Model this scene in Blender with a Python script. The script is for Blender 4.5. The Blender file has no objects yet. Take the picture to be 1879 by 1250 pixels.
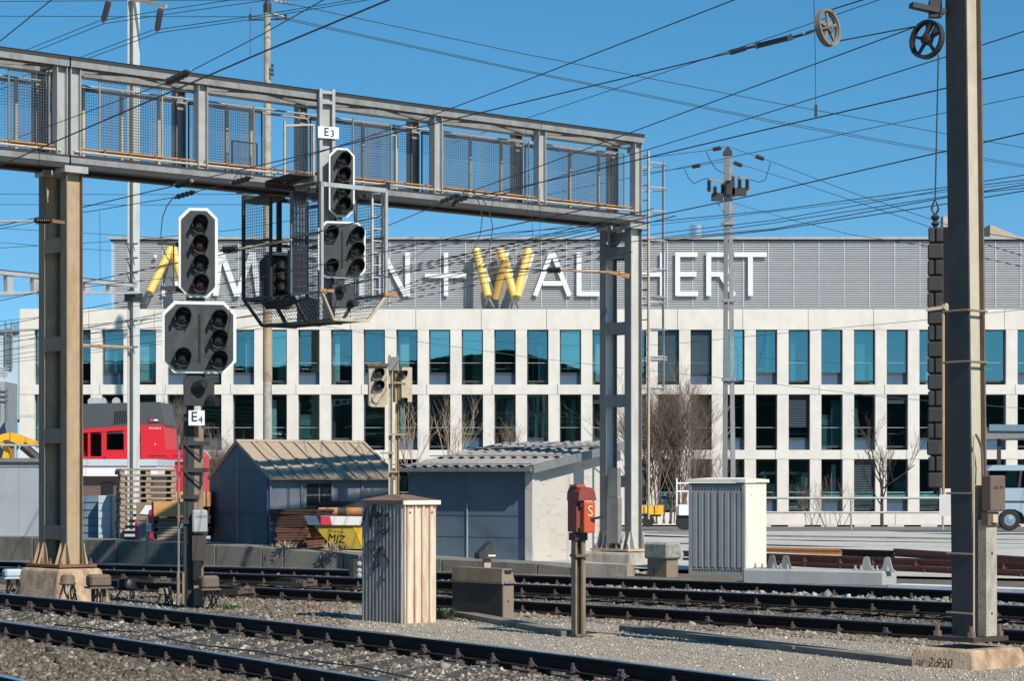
import bpy, math, random
import numpy as np
from mathutils import Vector, Matrix
random.seed(7)
rng = np.random.default_rng(7)
SC = bpy.context.scene
COL = SC.collection
F, CX, YH, CZ = 4200.0, 939.5, 880.0, 1.95     # focal length in photo pixels, principal column, horizon row, eye height
V = Vector
UP = V((0, 0, 1))

def W(x, y, Y):                                 # point seen at photo pixel x, y standing Y metres away
    return V(((x-CX)*Y/F, Y, CZ-(y-YH)*Y/F))
def G(x, y, z=0.08):                            # point at height z seen at pixel x, y
    return W(x, y, F*(CZ-z)/(y-YH))
def slen(p, d, x):                              # length along d from p until the point shows at column x
    return ((x-CX)*p.y-F*p.x)/(F*d.x-(x-CX)*d.y)
def zat(y, Y):
    return CZ-(y-YH)*Y/F
def prx(p):
    return CX+F*p.x/p.y
E1 = V((.757, .654, 0)).normalized()            # along the signal gantry, away and to the right
E2 = V((-.654, .757, 0)).normalized()           # across it
def frame(o, ex=V((1, 0, 0)), ey=None, ez=UP):
    ey = ey or ez.cross(ex)
    return Matrix(((ex.x, ey.x, ez.x, o.x), (ex.y, ey.y, ez.y, o.y), (ex.z, ey.z, ez.z, o.z), (0, 0, 0, 1)))
def yaw(a):                                     # ex for a face whose normal turns a degrees to the right
    a = math.radians(a); return V((math.cos(a), math.sin(a), 0))

# ---------------------------------------------------------------- materials
MATS = {}
def mat(name, col, rough=.6, metal=0., var=.18, scale=3., col2=None, f2=.0, s2=2.5, stretch=1., bump=0., bscale=60., spec=.5, attr=None, lo=.48, hi=.66):
    if name in MATS: return MATS[name]
    m = bpy.data.materials.new(name); m.use_nodes = True
    nt = m.node_tree; N = nt.nodes; L = nt.links; N.clear()
    out = N.new('ShaderNodeOutputMaterial'); b = N.new('ShaderNodeBsdfPrincipled'); L.new(b.outputs[0], out.inputs[0])
    b.inputs['Roughness'].default_value = rough; b.inputs['Metallic'].default_value = metal
    b.inputs['Specular IOR Level'].default_value = spec
    tc = N.new('ShaderNodeTexCoord'); c = col if len(col) == 4 else (*col, 1)
    n1 = N.new('ShaderNodeTexNoise'); n1.inputs['Scale'].default_value = scale; n1.inputs['Detail'].default_value = 7; n1.inputs['Roughness'].default_value = .65
    L.new(tc.outputs['Object'], n1.inputs['Vector'])
    mr = N.new('ShaderNodeMapRange'); mr.inputs[1].default_value = .25; mr.inputs[2].default_value = .75; mr.inputs[3].default_value = 1-var; mr.inputs[4].default_value = 1+var
    L.new(n1.outputs[0], mr.inputs[0])
    mx = N.new('ShaderNodeMix'); mx.data_type = 'RGBA'; mx.blend_type = 'MULTIPLY'; mx.inputs[0].default_value = 1
    mx.inputs[6].default_value = c; L.new(mr.outputs[0], mx.inputs[7])
    if attr:
        at = N.new('ShaderNodeAttribute'); at.attribute_name = attr; L.new(at.outputs['Color'], mx.inputs[6])
    res = mx.outputs[2]
    if col2:
        mp = N.new('ShaderNodeMapping'); mp.inputs['Scale'].default_value = (1, 1, stretch); L.new(tc.outputs['Object'], mp.inputs[0])
        n2 = N.new('ShaderNodeTexNoise'); n2.inputs['Scale'].default_value = s2; n2.inputs['Detail'].default_value = 8; n2.inputs['Roughness'].default_value = .7
        L.new(mp.outputs[0], n2.inputs['Vector'])
        r2 = N.new('ShaderNodeMapRange'); r2.inputs[1].default_value = lo; r2.inputs[2].default_value = hi; r2.inputs[3].default_value = 0; r2.inputs[4].default_value = f2
        L.new(n2.outputs[0], r2.inputs[0])
        m2 = N.new('ShaderNodeMix'); m2.data_type = 'RGBA'; m2.inputs[7].default_value = (*col2, 1); L.new(r2.outputs[0], m2.inputs[0]); L.new(res, m2.inputs[6]); res = m2.outputs[2]
    L.new(res, b.inputs['Base Color'])
    if bump:
        n3 = N.new('ShaderNodeTexNoise'); n3.inputs['Scale'].default_value = bscale; n3.inputs['Detail'].default_value = 4; L.new(tc.outputs['Object'], n3.inputs['Vector'])
        bp = N.new('ShaderNodeBump'); bp.inputs['Strength'].default_value = bump; bp.inputs['Distance'].default_value = .02; L.new(n3.outputs[0], bp.inputs['Height']); L.new(bp.outputs[0], b.inputs['Normal'])
    MATS[name] = m; return m

M_CONC = mat('pale_concrete', (.72, .68, .605), .85, var=.09, scale=1.6, col2=(.52, .48, .42), f2=.6, s2=.9, stretch=.45, lo=.48, hi=.78)
M_LOUV = mat('louvre_metal', (.67, .69, .71), .5, .2, var=.05)
M_WHITE = mat('white_paint', (.74, .74, .72), .5, var=.04)
M_YEL = mat('yellow_tube', (.80, .52, .12), .45, var=.05)
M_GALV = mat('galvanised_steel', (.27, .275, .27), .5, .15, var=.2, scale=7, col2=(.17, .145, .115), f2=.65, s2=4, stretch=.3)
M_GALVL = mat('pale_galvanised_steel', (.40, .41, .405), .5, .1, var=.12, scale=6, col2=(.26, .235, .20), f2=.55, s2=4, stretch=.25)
M_LEGP = mat('pale_leg_steel', (.56, .56, .52), .5, .1, var=.10, scale=6, col2=(.40, .38, .33), f2=.5, s2=4, stretch=.25)
M_LEGF = mat('shaded_brown_flange', (.17, .145, .11), .7, var=.16, scale=5, col2=(.10, .07, .045), f2=.5, s2=2.5, stretch=.3)  # leg steel darkened on the left leg's flanges and battens to stand for shade
M_LEGG = mat('darkened_grey_steel', (.17, .175, .17), .6, .1, var=.14, scale=6)  # shade put into the right leg's flanges as darker grey; far pole uses it too
M_WHEEL = mat('grey_beige_cast_iron', (.21, .185, .145), .7, var=.15, scale=9, col2=(.16, .13, .10), f2=.5, s2=7)
M_WEB = mat('pale_mast_web', (.50, .455, .36), .65, var=.12, scale=6, col2=(.33, .23, .13), f2=.6, s2=2.0, stretch=.25)
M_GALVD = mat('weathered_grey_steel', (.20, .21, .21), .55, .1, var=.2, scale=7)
M_RUSTB = mat('rust_stained_beige_steel', (.42, .315, .20), .7, var=.14, scale=5, col2=(.27, .13, .055), f2=.75, s2=2.2, stretch=.25)
M_RUST = mat('rusty_steel', (.22, .11, .06), .85, var=.3, scale=14, col2=(.10, .06, .04), f2=.6, s2=6)
M_RUSTO = mat('orange_brown_pipe', (.42, .20, .07), .7, var=.25, scale=10)
M_BEIGE = mat('beige_painted_steel', (.49, .42, .31), .6, var=.12, scale=6, col2=(.35, .22, .12), f2=.5, s2=5)
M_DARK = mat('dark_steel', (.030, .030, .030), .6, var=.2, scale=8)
M_BLACK = mat('black_plastic', (.012, .012, .013), .45, var=.1)
M_SIG = mat('signal_grey_paint', (.032, .039, .043), .55, var=.2, scale=5, col2=(.10, .10, .09), f2=.5, s2=6, stretch=.4)
M_HOOD = mat('black_lamp_hood', (.018, .018, .018), .5, var=.1)
M_LENS = mat('dark_glass_lens', (.03, .03, .032), .06, var=.05, spec=.9)
M_LENSR = mat('dark_red_lens', (.07, .012, .015), .06, var=.05, spec=.9)
M_BROWN = mat('brown_weathered_box', (.16, .115, .085), .7, var=.16, scale=6, col2=(.08, .055, .04), f2=.5, s2=5)
M_BROWND = mat('dark_brown_box', (.055, .040, .034), .65, var=.2, scale=6)
M_BROWNL = mat('light_brown_box', (.25, .19, .13), .7, var=.16, scale=6, col2=(.12, .08, .05), f2=.45, s2=5)
M_FOUND = mat('stained_foundation_concrete', (.52, .38, .25), .9, var=.25, scale=5, col2=(.20, .11, .06), f2=.9, s2=3.6, stretch=.6, lo=.44, hi=.66, bump=.5, bscale=40)
M_FOUNDG = mat('grey_foundation_concrete', (.42, .38, .31), .9, var=.2, scale=5, col2=(.20, .17, .13), f2=.7, s2=3, stretch=.5, bump=.5, bscale=40)
M_KERB = mat('old_kerb_concrete', (.20, .185, .155), .95, var=.2, scale=2.5, col2=(.09, .085, .075), f2=.75, s2=1.4, stretch=.5, bump=.4, bscale=30)
M_BLOCK = mat('fresh_concrete_block', (.38, .39, .38), .9, var=.1, scale=4, col2=(.33, .34, .33), f2=.6, s2=3, stretch=.4, bump=.3, bscale=50)
M_STONE = mat('mossy_stone_cap', (.30, .29, .25), .95, var=.3, scale=14, col2=(.08, .085, .07), f2=.7, s2=9, bump=.6, bscale=50)
M_CREAM = mat('cream_cabinet_paint', (.72, .61, .46), .6, var=.06, scale=4, col2=(.45, .20, .07), f2=.9, s2=8, stretch=.10, lo=.42, hi=.66)
M_CABG = mat('grey_cabinet_metal', (.34, .325, .30), .6, .1, var=.14, scale=5, col2=(.12, .085, .06), f2=.8, s2=7, stretch=.12)
M_CABB = mat('grey_ribbed_cabinet', (.27, .295, .30), .6, .1, var=.08, scale=5, col2=(.22, .23, .22), f2=.5, s2=8, stretch=.1)
M_CABC = mat('pale_cream_panel', (.80, .73, .60), .6, var=.04, scale=3)
M_ROOFR = mat('rusty_cap', (.20, .12, .085), .8, var=.2, scale=9)
M_GRAF = mat('black_spray_paint', (.015, .015, .015), .5, var=.1)
M_CHALK = mat('chalk_marks', (.24, .23, .20), .9, var=.2)
M_RED = mat('orange_red_paint', (.55, .09, .03), .5, var=.12, scale=6, col2=(.25, .05, .03), f2=.4, s2=6)
M_REDD = mat('shaded_dark_red_paint', (.24, .05, .035), .6, var=.12)  # darker red carries the shade on the housing's side; the hood shares it
M_YLET = mat('pale_letter_paint', (.78, .55, .30), .6, var=.04)
M_LOCO = mat('locomotive_red', (.64, .018, .03), .4, var=.05)
M_LOCG = mat('locomotive_grey', (.07, .078, .082), .5, var=.06)
M_SHEDB = mat('blue_grey_fibre_board', (.105, .15, .19), .8, var=.10, scale=3, col2=(.075, .105, .13), f2=.5, s2=2, stretch=.3)
M_SHEDL = mat('pale_sheet_metal_wall', (.27, .30, .335), .55, var=.10, scale=2, col2=(.17, .18, .19), f2=.6, s2=3, stretch=.3)
M_SHEDR = mat('tan_sheet_roof', (.39, .31, .22), .7, var=.08, scale=3, col2=(.36, .30, .23), f2=.5, s2=2)
M_ROOFG = mat('grey_corrugated_roof', (.30, .285, .26), .75, var=.14, scale=4, col2=(.16, .15, .14), f2=.6, s2=3)
M_BOARD = mat('board_marked_concrete', (.53, .50, .45), .9, var=.07, scale=3, col2=(.26, .23, .19), f2=.8, s2=2.2, stretch=6., lo=.56, hi=.70)
M_CONT = mat('grey_container_paint', (.34, .37, .40), .6, var=.07, scale=2, col2=(.26, .28, .30), f2=.5, s2=1.5)
M_LBLUE = mat('pale_blue_panel', (.45, .55, .60), .6, var=.06)
M_SBLUE = mat('steel_blue_panel', (.13, .21, .28), .6, var=.08)
M_WOOD = mat('grey_weathered_wood', (.32, .26, .19), .9, var=.25, scale=12, col2=(.12, .095, .07), f2=.6, s2=8)
M_OWOOD = mat('orange_plank', (.62, .32, .11), .75, var=.12, scale=5, stretch=1, col2=(.45, .22, .08), f2=.5, s2=6)
M_PLANK = mat('grey_plank_stack', (.30, .27, .22), .9, var=.3, scale=9)
M_TILE = mat('brown_roof_tiles', (.07, .035, .026), .85, var=.35, scale=22)
M_TILEL = mat('red_brown_bricks', (.17, .075, .045), .85, var=.3, scale=22)
M_SKIPY = mat('shaded_skip_yellow', (.40, .29, .03), .55, var=.12, scale=4, col2=(.30, .20, .04), f2=.5, s2=4)  # yellow darkened to carry the shade on the skip's front
M_SRED = mat('red_stripe', (.55, .04, .07), .5, var=.06)
M_EXC = mat('excavator_yellow', (.80, .44, .02), .45, var=.06)
M_BROWNW = mat('brown_hut_wall', (.13, .085, .065), .7, var=.12, scale=3)
M_BARK = mat('bare_bark', (.17, .125, .095), .9, var=.3, scale=8)
M_BARKL = mat('pale_twigs', (.36, .28, .20), .9, var=.3, scale=8)
M_BARKT = mat('sunlit_twigs', (.24, .185, .14), .9, var=.3, scale=8)
M_BARKD = mat('dark_bark', (.06, .05, .042), .9, var=.3, scale=8)
M_LEAF = mat('green_leaf', (.06, .11, .04), .6, var=.4, scale=12)
M_INS = mat('brown_insulator', (.045, .025, .018), .25, var=.2)
M_WIRE = mat('dark_wire', (.05, .05, .055), .6, var=.1)
M_WIREG = mat('blue_green_copper_wire', (.035, .075, .095), .6, var=.1)
M_RHEAD = mat('polished_rail_head', (.55, .58, .62), .22, .9, var=.06, scale=20)
M_RSIDE = mat('oily_rail_side', (.020, .015, .012), .75, var=.3, scale=9, spec=.2)
M_SLEEP = mat('oily_sleeper', (.062, .053, .043), .9, var=.4, scale=12, col2=(.14, .12, .095), f2=.7, s2=6)
M_CLIP = mat('rail_fastening_steel', (.085, .065, .052), .8, var=.3, scale=20)
M_SRAIL = mat('red_brown_rusty_rail', (.12, .045, .03), .85, var=.3, scale=10)
M_ASPH = mat('asphalt', (.16, .155, .15), .95, var=.12, scale=1.5, bump=.2)
M_GRAV = mat('pale_fine_gravel', (.33, .29, .225), .95, var=.32, scale=45, col2=(.24, .21, .165), f2=.6, s2=.9, bump=.7, bscale=70)
M_GRAVF = mat('grey_yard_gravel', (.50, .48, .44), .95, var=.3, scale=22, col2=(.27, .25, .22), f2=.65, s2=.6, bump=.6, bscale=50)
M_GROUND = mat('ballast_ground', (.13, .108, .082), .95, var=.5, scale=14, col2=(.22, .20, .165), f2=.7, s2=1.2, bump=.9, bscale=35)
M_BAL = mat('ballast_stone', (.2, .18, .15), .9, var=.15, scale=30, attr='stone')
M_HILL = mat('far_hill', (.02, .03, .022), .95, var=.3, scale=.1)
M_BLIND = mat('dark_blind_slat', (.075, .105, .125), .5, var=.05)
M_SPAN = mat('blue_grey_spandrel', (.05, .095, .15), .5, var=.06)
M_FRAME = mat('dark_window_frame', (.045, .045, .045), .5, var=.06)
M_INT = mat('interior_wall', (.34, .34, .32), .9, var=.1)
M_CURT = mat('teal_curtain', (.30, .55, .58), .8, var=.08)
M_PAPER = mat('white_paper', (.75, .78, .8), .8, var=.03)
M_VAN = mat('pale_blue_white_van_paint', (.30, .40, .47), .35, var=.04)
M_TYRE = mat('tyre_rubber', (.015, .015, .015), .8, var=.2)
M_HUB = mat('blue_grey_hubcap', (.25, .32, .38), .35, .4, var=.05)
M_CHROME = mat('shiny_flue_steel', (.65, .66, .68), .25, .9, var=.05)
M_SAND = mat('sandy_old_masonry', (.50, .40, .29), .9, var=.2, scale=1.5)
M_MESH = mat('wire_mesh_steel', (.10, .12, .14), .6, .1, var=.1)

def glass(name, tint, ior_f, refl):
    m = bpy.data.materials.new(name); m.use_nodes = True; nt = m.node_tree; N = nt.nodes; L = nt.links; N.clear()
    out = N.new('ShaderNodeOutputMaterial'); mx = N.new('ShaderNodeMixShader'); t = N.new('ShaderNodeBsdfTransparent'); g = N.new('ShaderNodeBsdfGlossy')
    t.inputs[0].default_value = (*tint, 1); g.inputs[0].default_value = (*refl, 1); g.inputs['Roughness'].default_value = .01
    mx.inputs[0].default_value = ior_f
    tc = N.new('ShaderNodeTexCoord'); n = N.new('ShaderNodeTexNoise'); n.inputs['Scale'].default_value = 1.1; bp = N.new('ShaderNodeBump'); bp.inputs['Strength'].default_value = .02; bp.inputs['Distance'].default_value = .02
    L.new(tc.outputs['Object'], n.inputs['Vector']); L.new(n.outputs[0], bp.inputs['Height']); L.new(bp.outputs[0], g.inputs['Normal'])
    L.new(t.outputs[0], mx.inputs[1]); L.new(g.outputs[0], mx.inputs[2]); L.new(mx.outputs[0], out.inputs[0]); MATS[name] = m; return m
M_GLASS = glass('coated_window_glass', (.60, .74, .74), .25, (.48, .80, .80)); M_GLASS2 = glass('lighter_coated_window_glass', (.66, .80, .78), .36, (.66, 1.0, .92)); M_GLASS3 = glass('clear_window_glass', (.80, .88, .88), .18, (.58, .92, .92))
M_GLASSD = glass('dark_vehicle_glass', (.35, .45, .48), .2, (.7, .9, .95))

# ---------------------------------------------------------------- mesh builder
class MB:
    def __init__(s, M=None):
        s.v = []; s.f = []; s.mi = []; s.M = M or Matrix.Identity(4); s.sm = False
    def add(s, vs, fs, mi=0):
        o = len(s.v); s.v += [s.M @ V(p) for p in vs]; s.f += [tuple(i+o for i in f) for f in fs]; s.mi += [mi]*len(fs); return s
    def box(s, c, d, mi=0):
        x, y, z = c; a, b, e = d[0]/2, d[1]/2, d[2]/2
        return s.add([(x+i*a, y+j*b, z+k*e) for i in (-1, 1) for j in (-1, 1) for k in (-1, 1)],
                     [(0, 1, 3, 2), (4, 6, 7, 5), (0, 4, 5, 1), (2, 3, 7, 6), (0, 2, 6, 4), (1, 5, 7, 3)], mi)
    def bar(s, p, q, w, h, up=UP, mi=0, w2=None, h2=None):
        p, q = V(p), V(q); d = (q-p).normalized(); up = V(up)
        if abs(d.dot(up)) > .98: up = V((0, 1, 0)) if abs(d.y) < .9 else V((1, 0, 0))
        sd = d.cross(up).normalized(); u = sd.cross(d); w2 = w2 or w; h2 = h2 or h; vs = []
        for c, a, b in ((p, w/2, h/2), (q, w2/2, h2/2)):
            vs += [c-sd*a-u*b, c+sd*a-u*b, c+sd*a+u*b, c-sd*a+u*b]
        return s.add(vs, [(3, 2, 1, 0), (4, 5, 6, 7), (0, 1, 5, 4), (1, 2, 6, 5), (2, 3, 7, 6), (3, 0, 4, 7)], mi)
    def tube(s, p, q, r, r2=None, n=8, mi=0):
        return s.path([p, q], r, n, mi, r2)
    def path(s, pts, r, n=6, mi=0, r2=None):
        pts = [V(p) for p in pts]; vs = []; fs = []; k = len(pts)
        d0 = (pts[1]-pts[0]).normalized(); a = d0.cross(UP if abs(d0.z) < .9 else V((1, 0, 0))).normalized()
        for i, p in enumerate(pts):
            d = (pts[min(i+1, k-1)]-pts[max(i-1, 0)]).normalized(); a = (a-d*a.dot(d)).normalized(); b = d.cross(a)
            rr = r if r2 is None else r+(r2-r)*i/(k-1)
            vs += [p+(a*math.cos(t)+b*math.sin(t))*rr for t in [2*math.pi*j/n for j in range(n)]]
        for i in range(k-1):
            fs += [(i*n+j, i*n+(j+1) % n, (i+1)*n+(j+1) % n, (i+1)*n+j) for j in range(n)]
        fs += [tuple(range(n))[::-1], tuple(range((k-1)*n, k*n))]
        return s.add(vs, fs, mi)
    def prism(s, poly, o, u, v, w, mi=0):         # polygon in the plane o,u,v pushed along w
        o, u, v, w = V(o), V(u), V(v), V(w); n = len(poly)
        vs = [o+u*a+v*b for a, b in poly]+[o+u*a+v*b+w for a, b in poly]
        return s.add(vs, [tuple(range(n))[::-1], tuple(range(n, 2*n))]+[(i, (i+1) % n, n+(i+1) % n, n+i) for i in range(n)], mi)
    def lathe(s, prof, o=(0, 0, 0), ax=UP, n=16, mi=0):   # prof: (radius, height)
        o, ax = V(o), V(ax).normalized(); a = ax.cross(V((1, 0, 0)) if abs(ax.x) < .9 else V((0, 1, 0))).normalized(); b = ax.cross(a); vs = []; fs = []
        for r, h in prof: vs += [o+ax*h+(a*math.cos(t)+b*math.sin(t))*max(r, 1e-4) for t in [2*math.pi*j/n for j in range(n)]]
        for i in range(len(prof)-1): fs += [(i*n+j, i*n+(j+1) % n, (i+1)*n+(j+1) % n, (i+1)*n+j) for j in range(n)]
        fs += [tuple(range(n))[::-1], tuple(range((len(prof)-1)*n, len(prof)*n))]
        return s.add(vs, fs, mi)
    def sphere(s, c, r, n=10, mi=0):
        return s.lathe([(r*math.sin(math.pi*i/6), -r*math.cos(math.pi*i/6)) for i in range(7)], c, UP, n, mi)
    def frus(s, o, ex, ey, a0, b0, a1, b1, z0, z1, mi=0):  # block tapering upwards
        o = V(o); vs = []
        for a, b, z in ((a0, b0, z0), (a1, b1, z1)):
            vs += [o+ex*(i*a/2)+ey*(j*b/2)+UP*z for i, j in ((-1, -1), (1, -1), (1, 1), (-1, 1))]
        return s.add(vs, [(3, 2, 1, 0), (4, 5, 6, 7), (0, 1, 5, 4), (1, 2, 6, 5), (2, 3, 7, 6), (3, 0, 4, 7)], mi)
    def text(s, t, o, u, v, size, depth=.004, mi=0):
        vs, fs = text_mesh(t); o, u, v = V(o), V(u).normalized(), V(v).normalized(); w = u.cross(v)*depth
        for k in (1,):
            s.add([o+u*(a*size)+v*(b*size)+w for a, b in vs], fs, mi)
        return s
    def build(s, name, m, parent=None, smooth=False, org=None):
        me = bpy.data.meshes.new(name); o = V((0, 0, 0)) if org is None else V(org)
        me.from_pydata([tuple(p-o) for p in s.v], [], s.f)
        ms = m if isinstance(m, (list, tuple)) else [m]
        for x in ms: me.materials.append(x)
        if len(ms) > 1: me.polygons.foreach_set('material_index', s.mi)
        if smooth: me.polygons.foreach_set('use_smooth', [True]*len(me.polygons)); me.set_sharp_from_angle(angle=math.radians(38))
        me.update()
        ob = bpy.data.objects.new(name, me); COL.objects.link(ob)
        if parent is not None: ob.parent = parent
        elif org is not None: ob.location = o
        return ob
_tx = {}
def text_mesh(t):
    if t not in _tx:
        cu = bpy.data.curves.new('lettering', 'FONT'); cu.body = t; cu.size = 1; cu.resolution_u = 3
        ob = bpy.data.objects.new('lettering', cu); COL.objects.link(ob); dg = bpy.context.evaluated_depsgraph_get()
        me = ob.evaluated_get(dg).to_mesh(); _tx[t] = ([(p.co.x, p.co.y) for p in me.vertices], [tuple(p.vertices) for p in me.polygons])
        ob.evaluated_get(dg).to_mesh_clear(); bpy.data.objects.remove(ob); bpy.data.curves.remove(cu)
    return _tx[t]

class Thing:                                    # an Empty at the base of the thing; its parts hang under it
    def __init__(s, name, label, cat, loc, group=None):
        s.loc = V(loc); s.o = bpy.data.objects.new(name, None); COL.objects.link(s.o); s.o.location = s.loc
        s.o.empty_display_size = .2; s.o['label'] = label; s.o['category'] = cat
        if group: s.o['group'] = group
    def part(s, name, mb, m, parent=None, smooth=False, label=None):
        ob = mb.build(name, m, parent or s.o, smooth, s.loc)
        if label: ob['label'] = label
        return ob
def tag(o, label, cat, group=None):
    o['label'] = label; o['category'] = cat
    if group: o['group'] = group
    return o
def struct(o, kind='structure'):
    o['kind'] = kind; return o
def copy_tree(o, parent=None):
    c = o.copy(); COL.objects.link(c)
    if parent is not None: c.parent = parent
    for ch in list(o.children): copy_tree(ch, c)
    return c
def single(name, mb, m, label, cat, group=None, smooth=False):
    a = V((sum(p.x for p in mb.v)/len(mb.v), sum(p.y for p in mb.v)/len(mb.v), min(p.z for p in mb.v)))
    return tag(mb.build(name, m, None, smooth, a), label, cat, group)
# ---------------------------------------------------------------- world, sun, camera
SUN_AZ, SUN_EL = 36.0, 42.0                     # degrees to the right of straight behind the camera, and above the horizon
def setup():
    w = bpy.data.worlds.new('World'); SC.world = w; w.use_nodes = True; nt = w.node_tree
    bg = nt.nodes['Background']; sky = nt.nodes.new('ShaderNodeTexSky'); sky.sky_type = 'NISHITA'; sky.sun_disc = False
    sky.sun_elevation = math.radians(SUN_EL); sky.sun_rotation = math.radians(180-SUN_AZ); sky.altitude = 400; sky.air_density = 1.0; sky.dust_density = .15; sky.ozone_density = 2.5
    tc = nt.nodes.new('ShaderNodeTexCoord'); mp = nt.nodes.new('ShaderNodeMapping'); mp.inputs['Location'].default_value = (0, 0, .10); mp.inputs['Scale'].default_value = (1, 1, 1.15)
    nt.links.new(tc.outputs['Generated'], mp.inputs[0]); nm = nt.nodes.new('ShaderNodeVectorMath'); nm.operation = 'NORMALIZE'; nt.links.new(mp.outputs[0], nm.inputs[0]); nt.links.new(nm.outputs[0], sky.inputs[0])
    hs = nt.nodes.new('ShaderNodeHueSaturation'); hs.inputs['Saturation'].default_value = 1.32; hs.inputs['Value'].default_value = 2.0; hs.inputs['Hue'].default_value = .487; nt.links.new(sky.outputs[0], hs.inputs['Color'])
    nt.links.new(hs.outputs[0], bg.inputs[0]); bg.inputs[1].default_value = .064
    l = bpy.data.lights.new('sun', 'SUN'); l.energy = 5.0; l.angle = math.radians(.5); l.color = (1, .93, .82)
    o = bpy.data.objects.new('sun', l); COL.objects.link(o)
    a, e = math.radians(SUN_AZ), math.radians(SUN_EL)
    d = V((math.sin(a)*math.cos(e), -math.cos(a)*math.cos(e), math.sin(e))); o.rotation_euler = d.to_track_quat('Z', 'Y').to_euler(); o.location = d*60
    c = bpy.data.cameras.new('camera'); co = bpy.data.objects.new('camera', c); COL.objects.link(co); SC.camera = co
    c.sensor_fit = 'HORIZONTAL'; c.sensor_width = 36; c.lens = F/1879*36; c.shift_y = (YH-625)/1879; c.shift_x = 0
    c.clip_start = .5; c.clip_end = 2000; co.location = (0, 0, CZ); co.rotation_euler = (math.radians(90), 0, 0)
    SC.view_settings.view_transform = 'Standard'; SC.view_settings.look = 'None'; SC.view_settings.exposure = .08; SC.view_settings.gamma = 1
setup()

# ---------------------------------------------------------------- rail lines on the ground
def rail_line(pts):                             # (column, row, depth of the rail head below the eye)
    q = [V(((x-CX)*h/(y-YH), F*h/(y-YH), CZ-h)) for x, y, h in pts]
    a, b = q[0], q[-1]
    da = (a-q[1]); da.z = 0; da.normalize(); db = (b-q[-2]); db.z = 0; db.normalize()
    ta, tb = V((-.72, .69, 0)), V((.66, -.75, 0))
    pre = []; p = a.copy(); d = da.copy()
    for i in range(16):
        d = (d*.8+ta*.2).normalized(); p = p+d*1.2; pre.append(p.copy())
    post = []; p = b.copy(); d = db.copy()
    for i in range(14):
        d = (d*.8+tb*.2).normalized(); p = p+d*1.2; post.append(p.copy())
    q = pre[::-1]+q+post
    for k in range(3):                          # ease the corners
        q = [q[0]]+[(q[i-1]+q[i]*2+q[i+1])/4 for i in range(1, len(q)-1)]+[q[-1]]
    out = [q[0]]                                 # even steps
    for i in range(len(q)-1):
        n = max(1, int((q[i+1]-q[i]).length/.6))
        out += [q[i].lerp(q[i+1], j/n) for j in range(1, n+1)]
    for k in range(4):
        out = [out[0]]+[(out[i-1]+out[i]*2+out[i+1])/4 for i in range(1, len(out)-1)]+[out[-1]]
    return out
LN = rail_line([(0, 1138.6, 1.85), (240, 1172.5, 1.85), (480, 1210, 1.85), (640, 1237, 1.85), (800, 1266, 1.85)])
LF = rail_line([(0, 1089, 1.64), (240, 1110.5, 1.64), (480, 1135.5, 1.64), (710, 1162, 1.64), (950, 1189.5, 1.64), (1180, 1217.5, 1.64), (1420, 1249.5, 1.64), (1560, 1269, 1.64)])
LA = rail_line([(256, 1067, 1.71), (480, 1079, 1.71), (660, 1087, 1.71), (940, 1101, 1.71), (1180, 1114.5, 1.71), (1420, 1129.5, 1.71), (1640, 1144, 1.71), (1879, 1157, 1.71)])
LB = rail_line([(150, 1045, 1.573), (480, 1052, 1.573), (650, 1059, 1.573), (940, 1071, 1.573), (1180, 1080.5, 1.56), (1420, 1091, 1.54), (1640, 1101, 1.515), (1879, 1110.5, 1.49)])
LC = rail_line([(0, 1031.5, 1.512), (150, 1035, 1.512), (480, 1040.5, 1.512), (650, 1045.5, 1.512), (940, 1054.5, 1.512), (1180, 1062, 1.50), (1420, 1070, 1.48), (1640, 1079, 1.455), (1879, 1087.5, 1.43)])
LZ = [p+(LN[i]-LF[min(i, len(LF)-1)])*0 for i, p in enumerate(LN)]
def at_x(line, x):                              # point of a line seen at column x
    best = None
    for a, b in zip(line, line[1:]):
        fa, fb = a.x*F-(x-CX)*a.y, b.x*F-(x-CX)*b.y
        if fa*fb <= 0 and a.y > 5 and b.y > 5: return a.lerp(b, fa/(fa-fb) if fa != fb else 0)
    return line[0]
def offset(line, d, z=None):                    # parallel line, d metres towards the building
    out = []
    for i, p in enumerate(line):
        t = (line[min(i+1, len(line)-1)]-line[max(i-1, 0)]); t.z = 0; t.normalize(); n = V((-t.y, t.x, 0)); q = p+n*d
        if z is not None: q.z = z
        out.append(q)
    return out
RH = .16
def shift(line, dz): return [V((p.x, p.y, p.z+dz)) for p in line]
# kerb wall of the raised yard, running behind the tracks
KB = []
for x, y, z in ((-900, 1010, .30), (-300, 1021, .30), (0, 1027, .30), (470, 1040, .30), (660, 1044.5, .30), (1000, 1054, .30), (1060, 1055.5, .30), (1500, 1066, .32), (2300, 1082, .33)):
    KB.append(G(x, y, z))
def kz(X):                                      # yard height just behind the kerb
    return float(np.interp(X, [-14, -9.3, -4.9, -2.9, .6, 1.6, 3, 9], [.78, .75, .66, .54, .46, .34, .31, .31]))
GD = .085                                        # the yard surface lies a little below the kerb top
KT = [V((p.x, p.y, kz(p.x)-GD*min(1, max(0, (2.2-p.x)/1.5)))) for p in offset(KB, .62)]
KP = [V((p.x, p.y, .30)) for p in offset(KB, .34)]
LAYERS = [(offset(LN, -6), None, -.10), (offset(LN, -1.9), None, -.08), (offset(LN, -.75), None, -.07), (shift(LN, -RH-.055), None, None), (shift(LF, -RH-.055), None, None), (offset(LF, .6), None, .13), (offset(LF, 1.5), None, .08),
          (offset(LA, -1.3), None, .08), (offset(LA, -.6), None, .07), (shift(LA, -RH-.05), None, None), (shift(LB, -RH-.05), None, None), (shift(LC, -RH-.03), None, None), (KP, None, None), (KT, None, None)]
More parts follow.
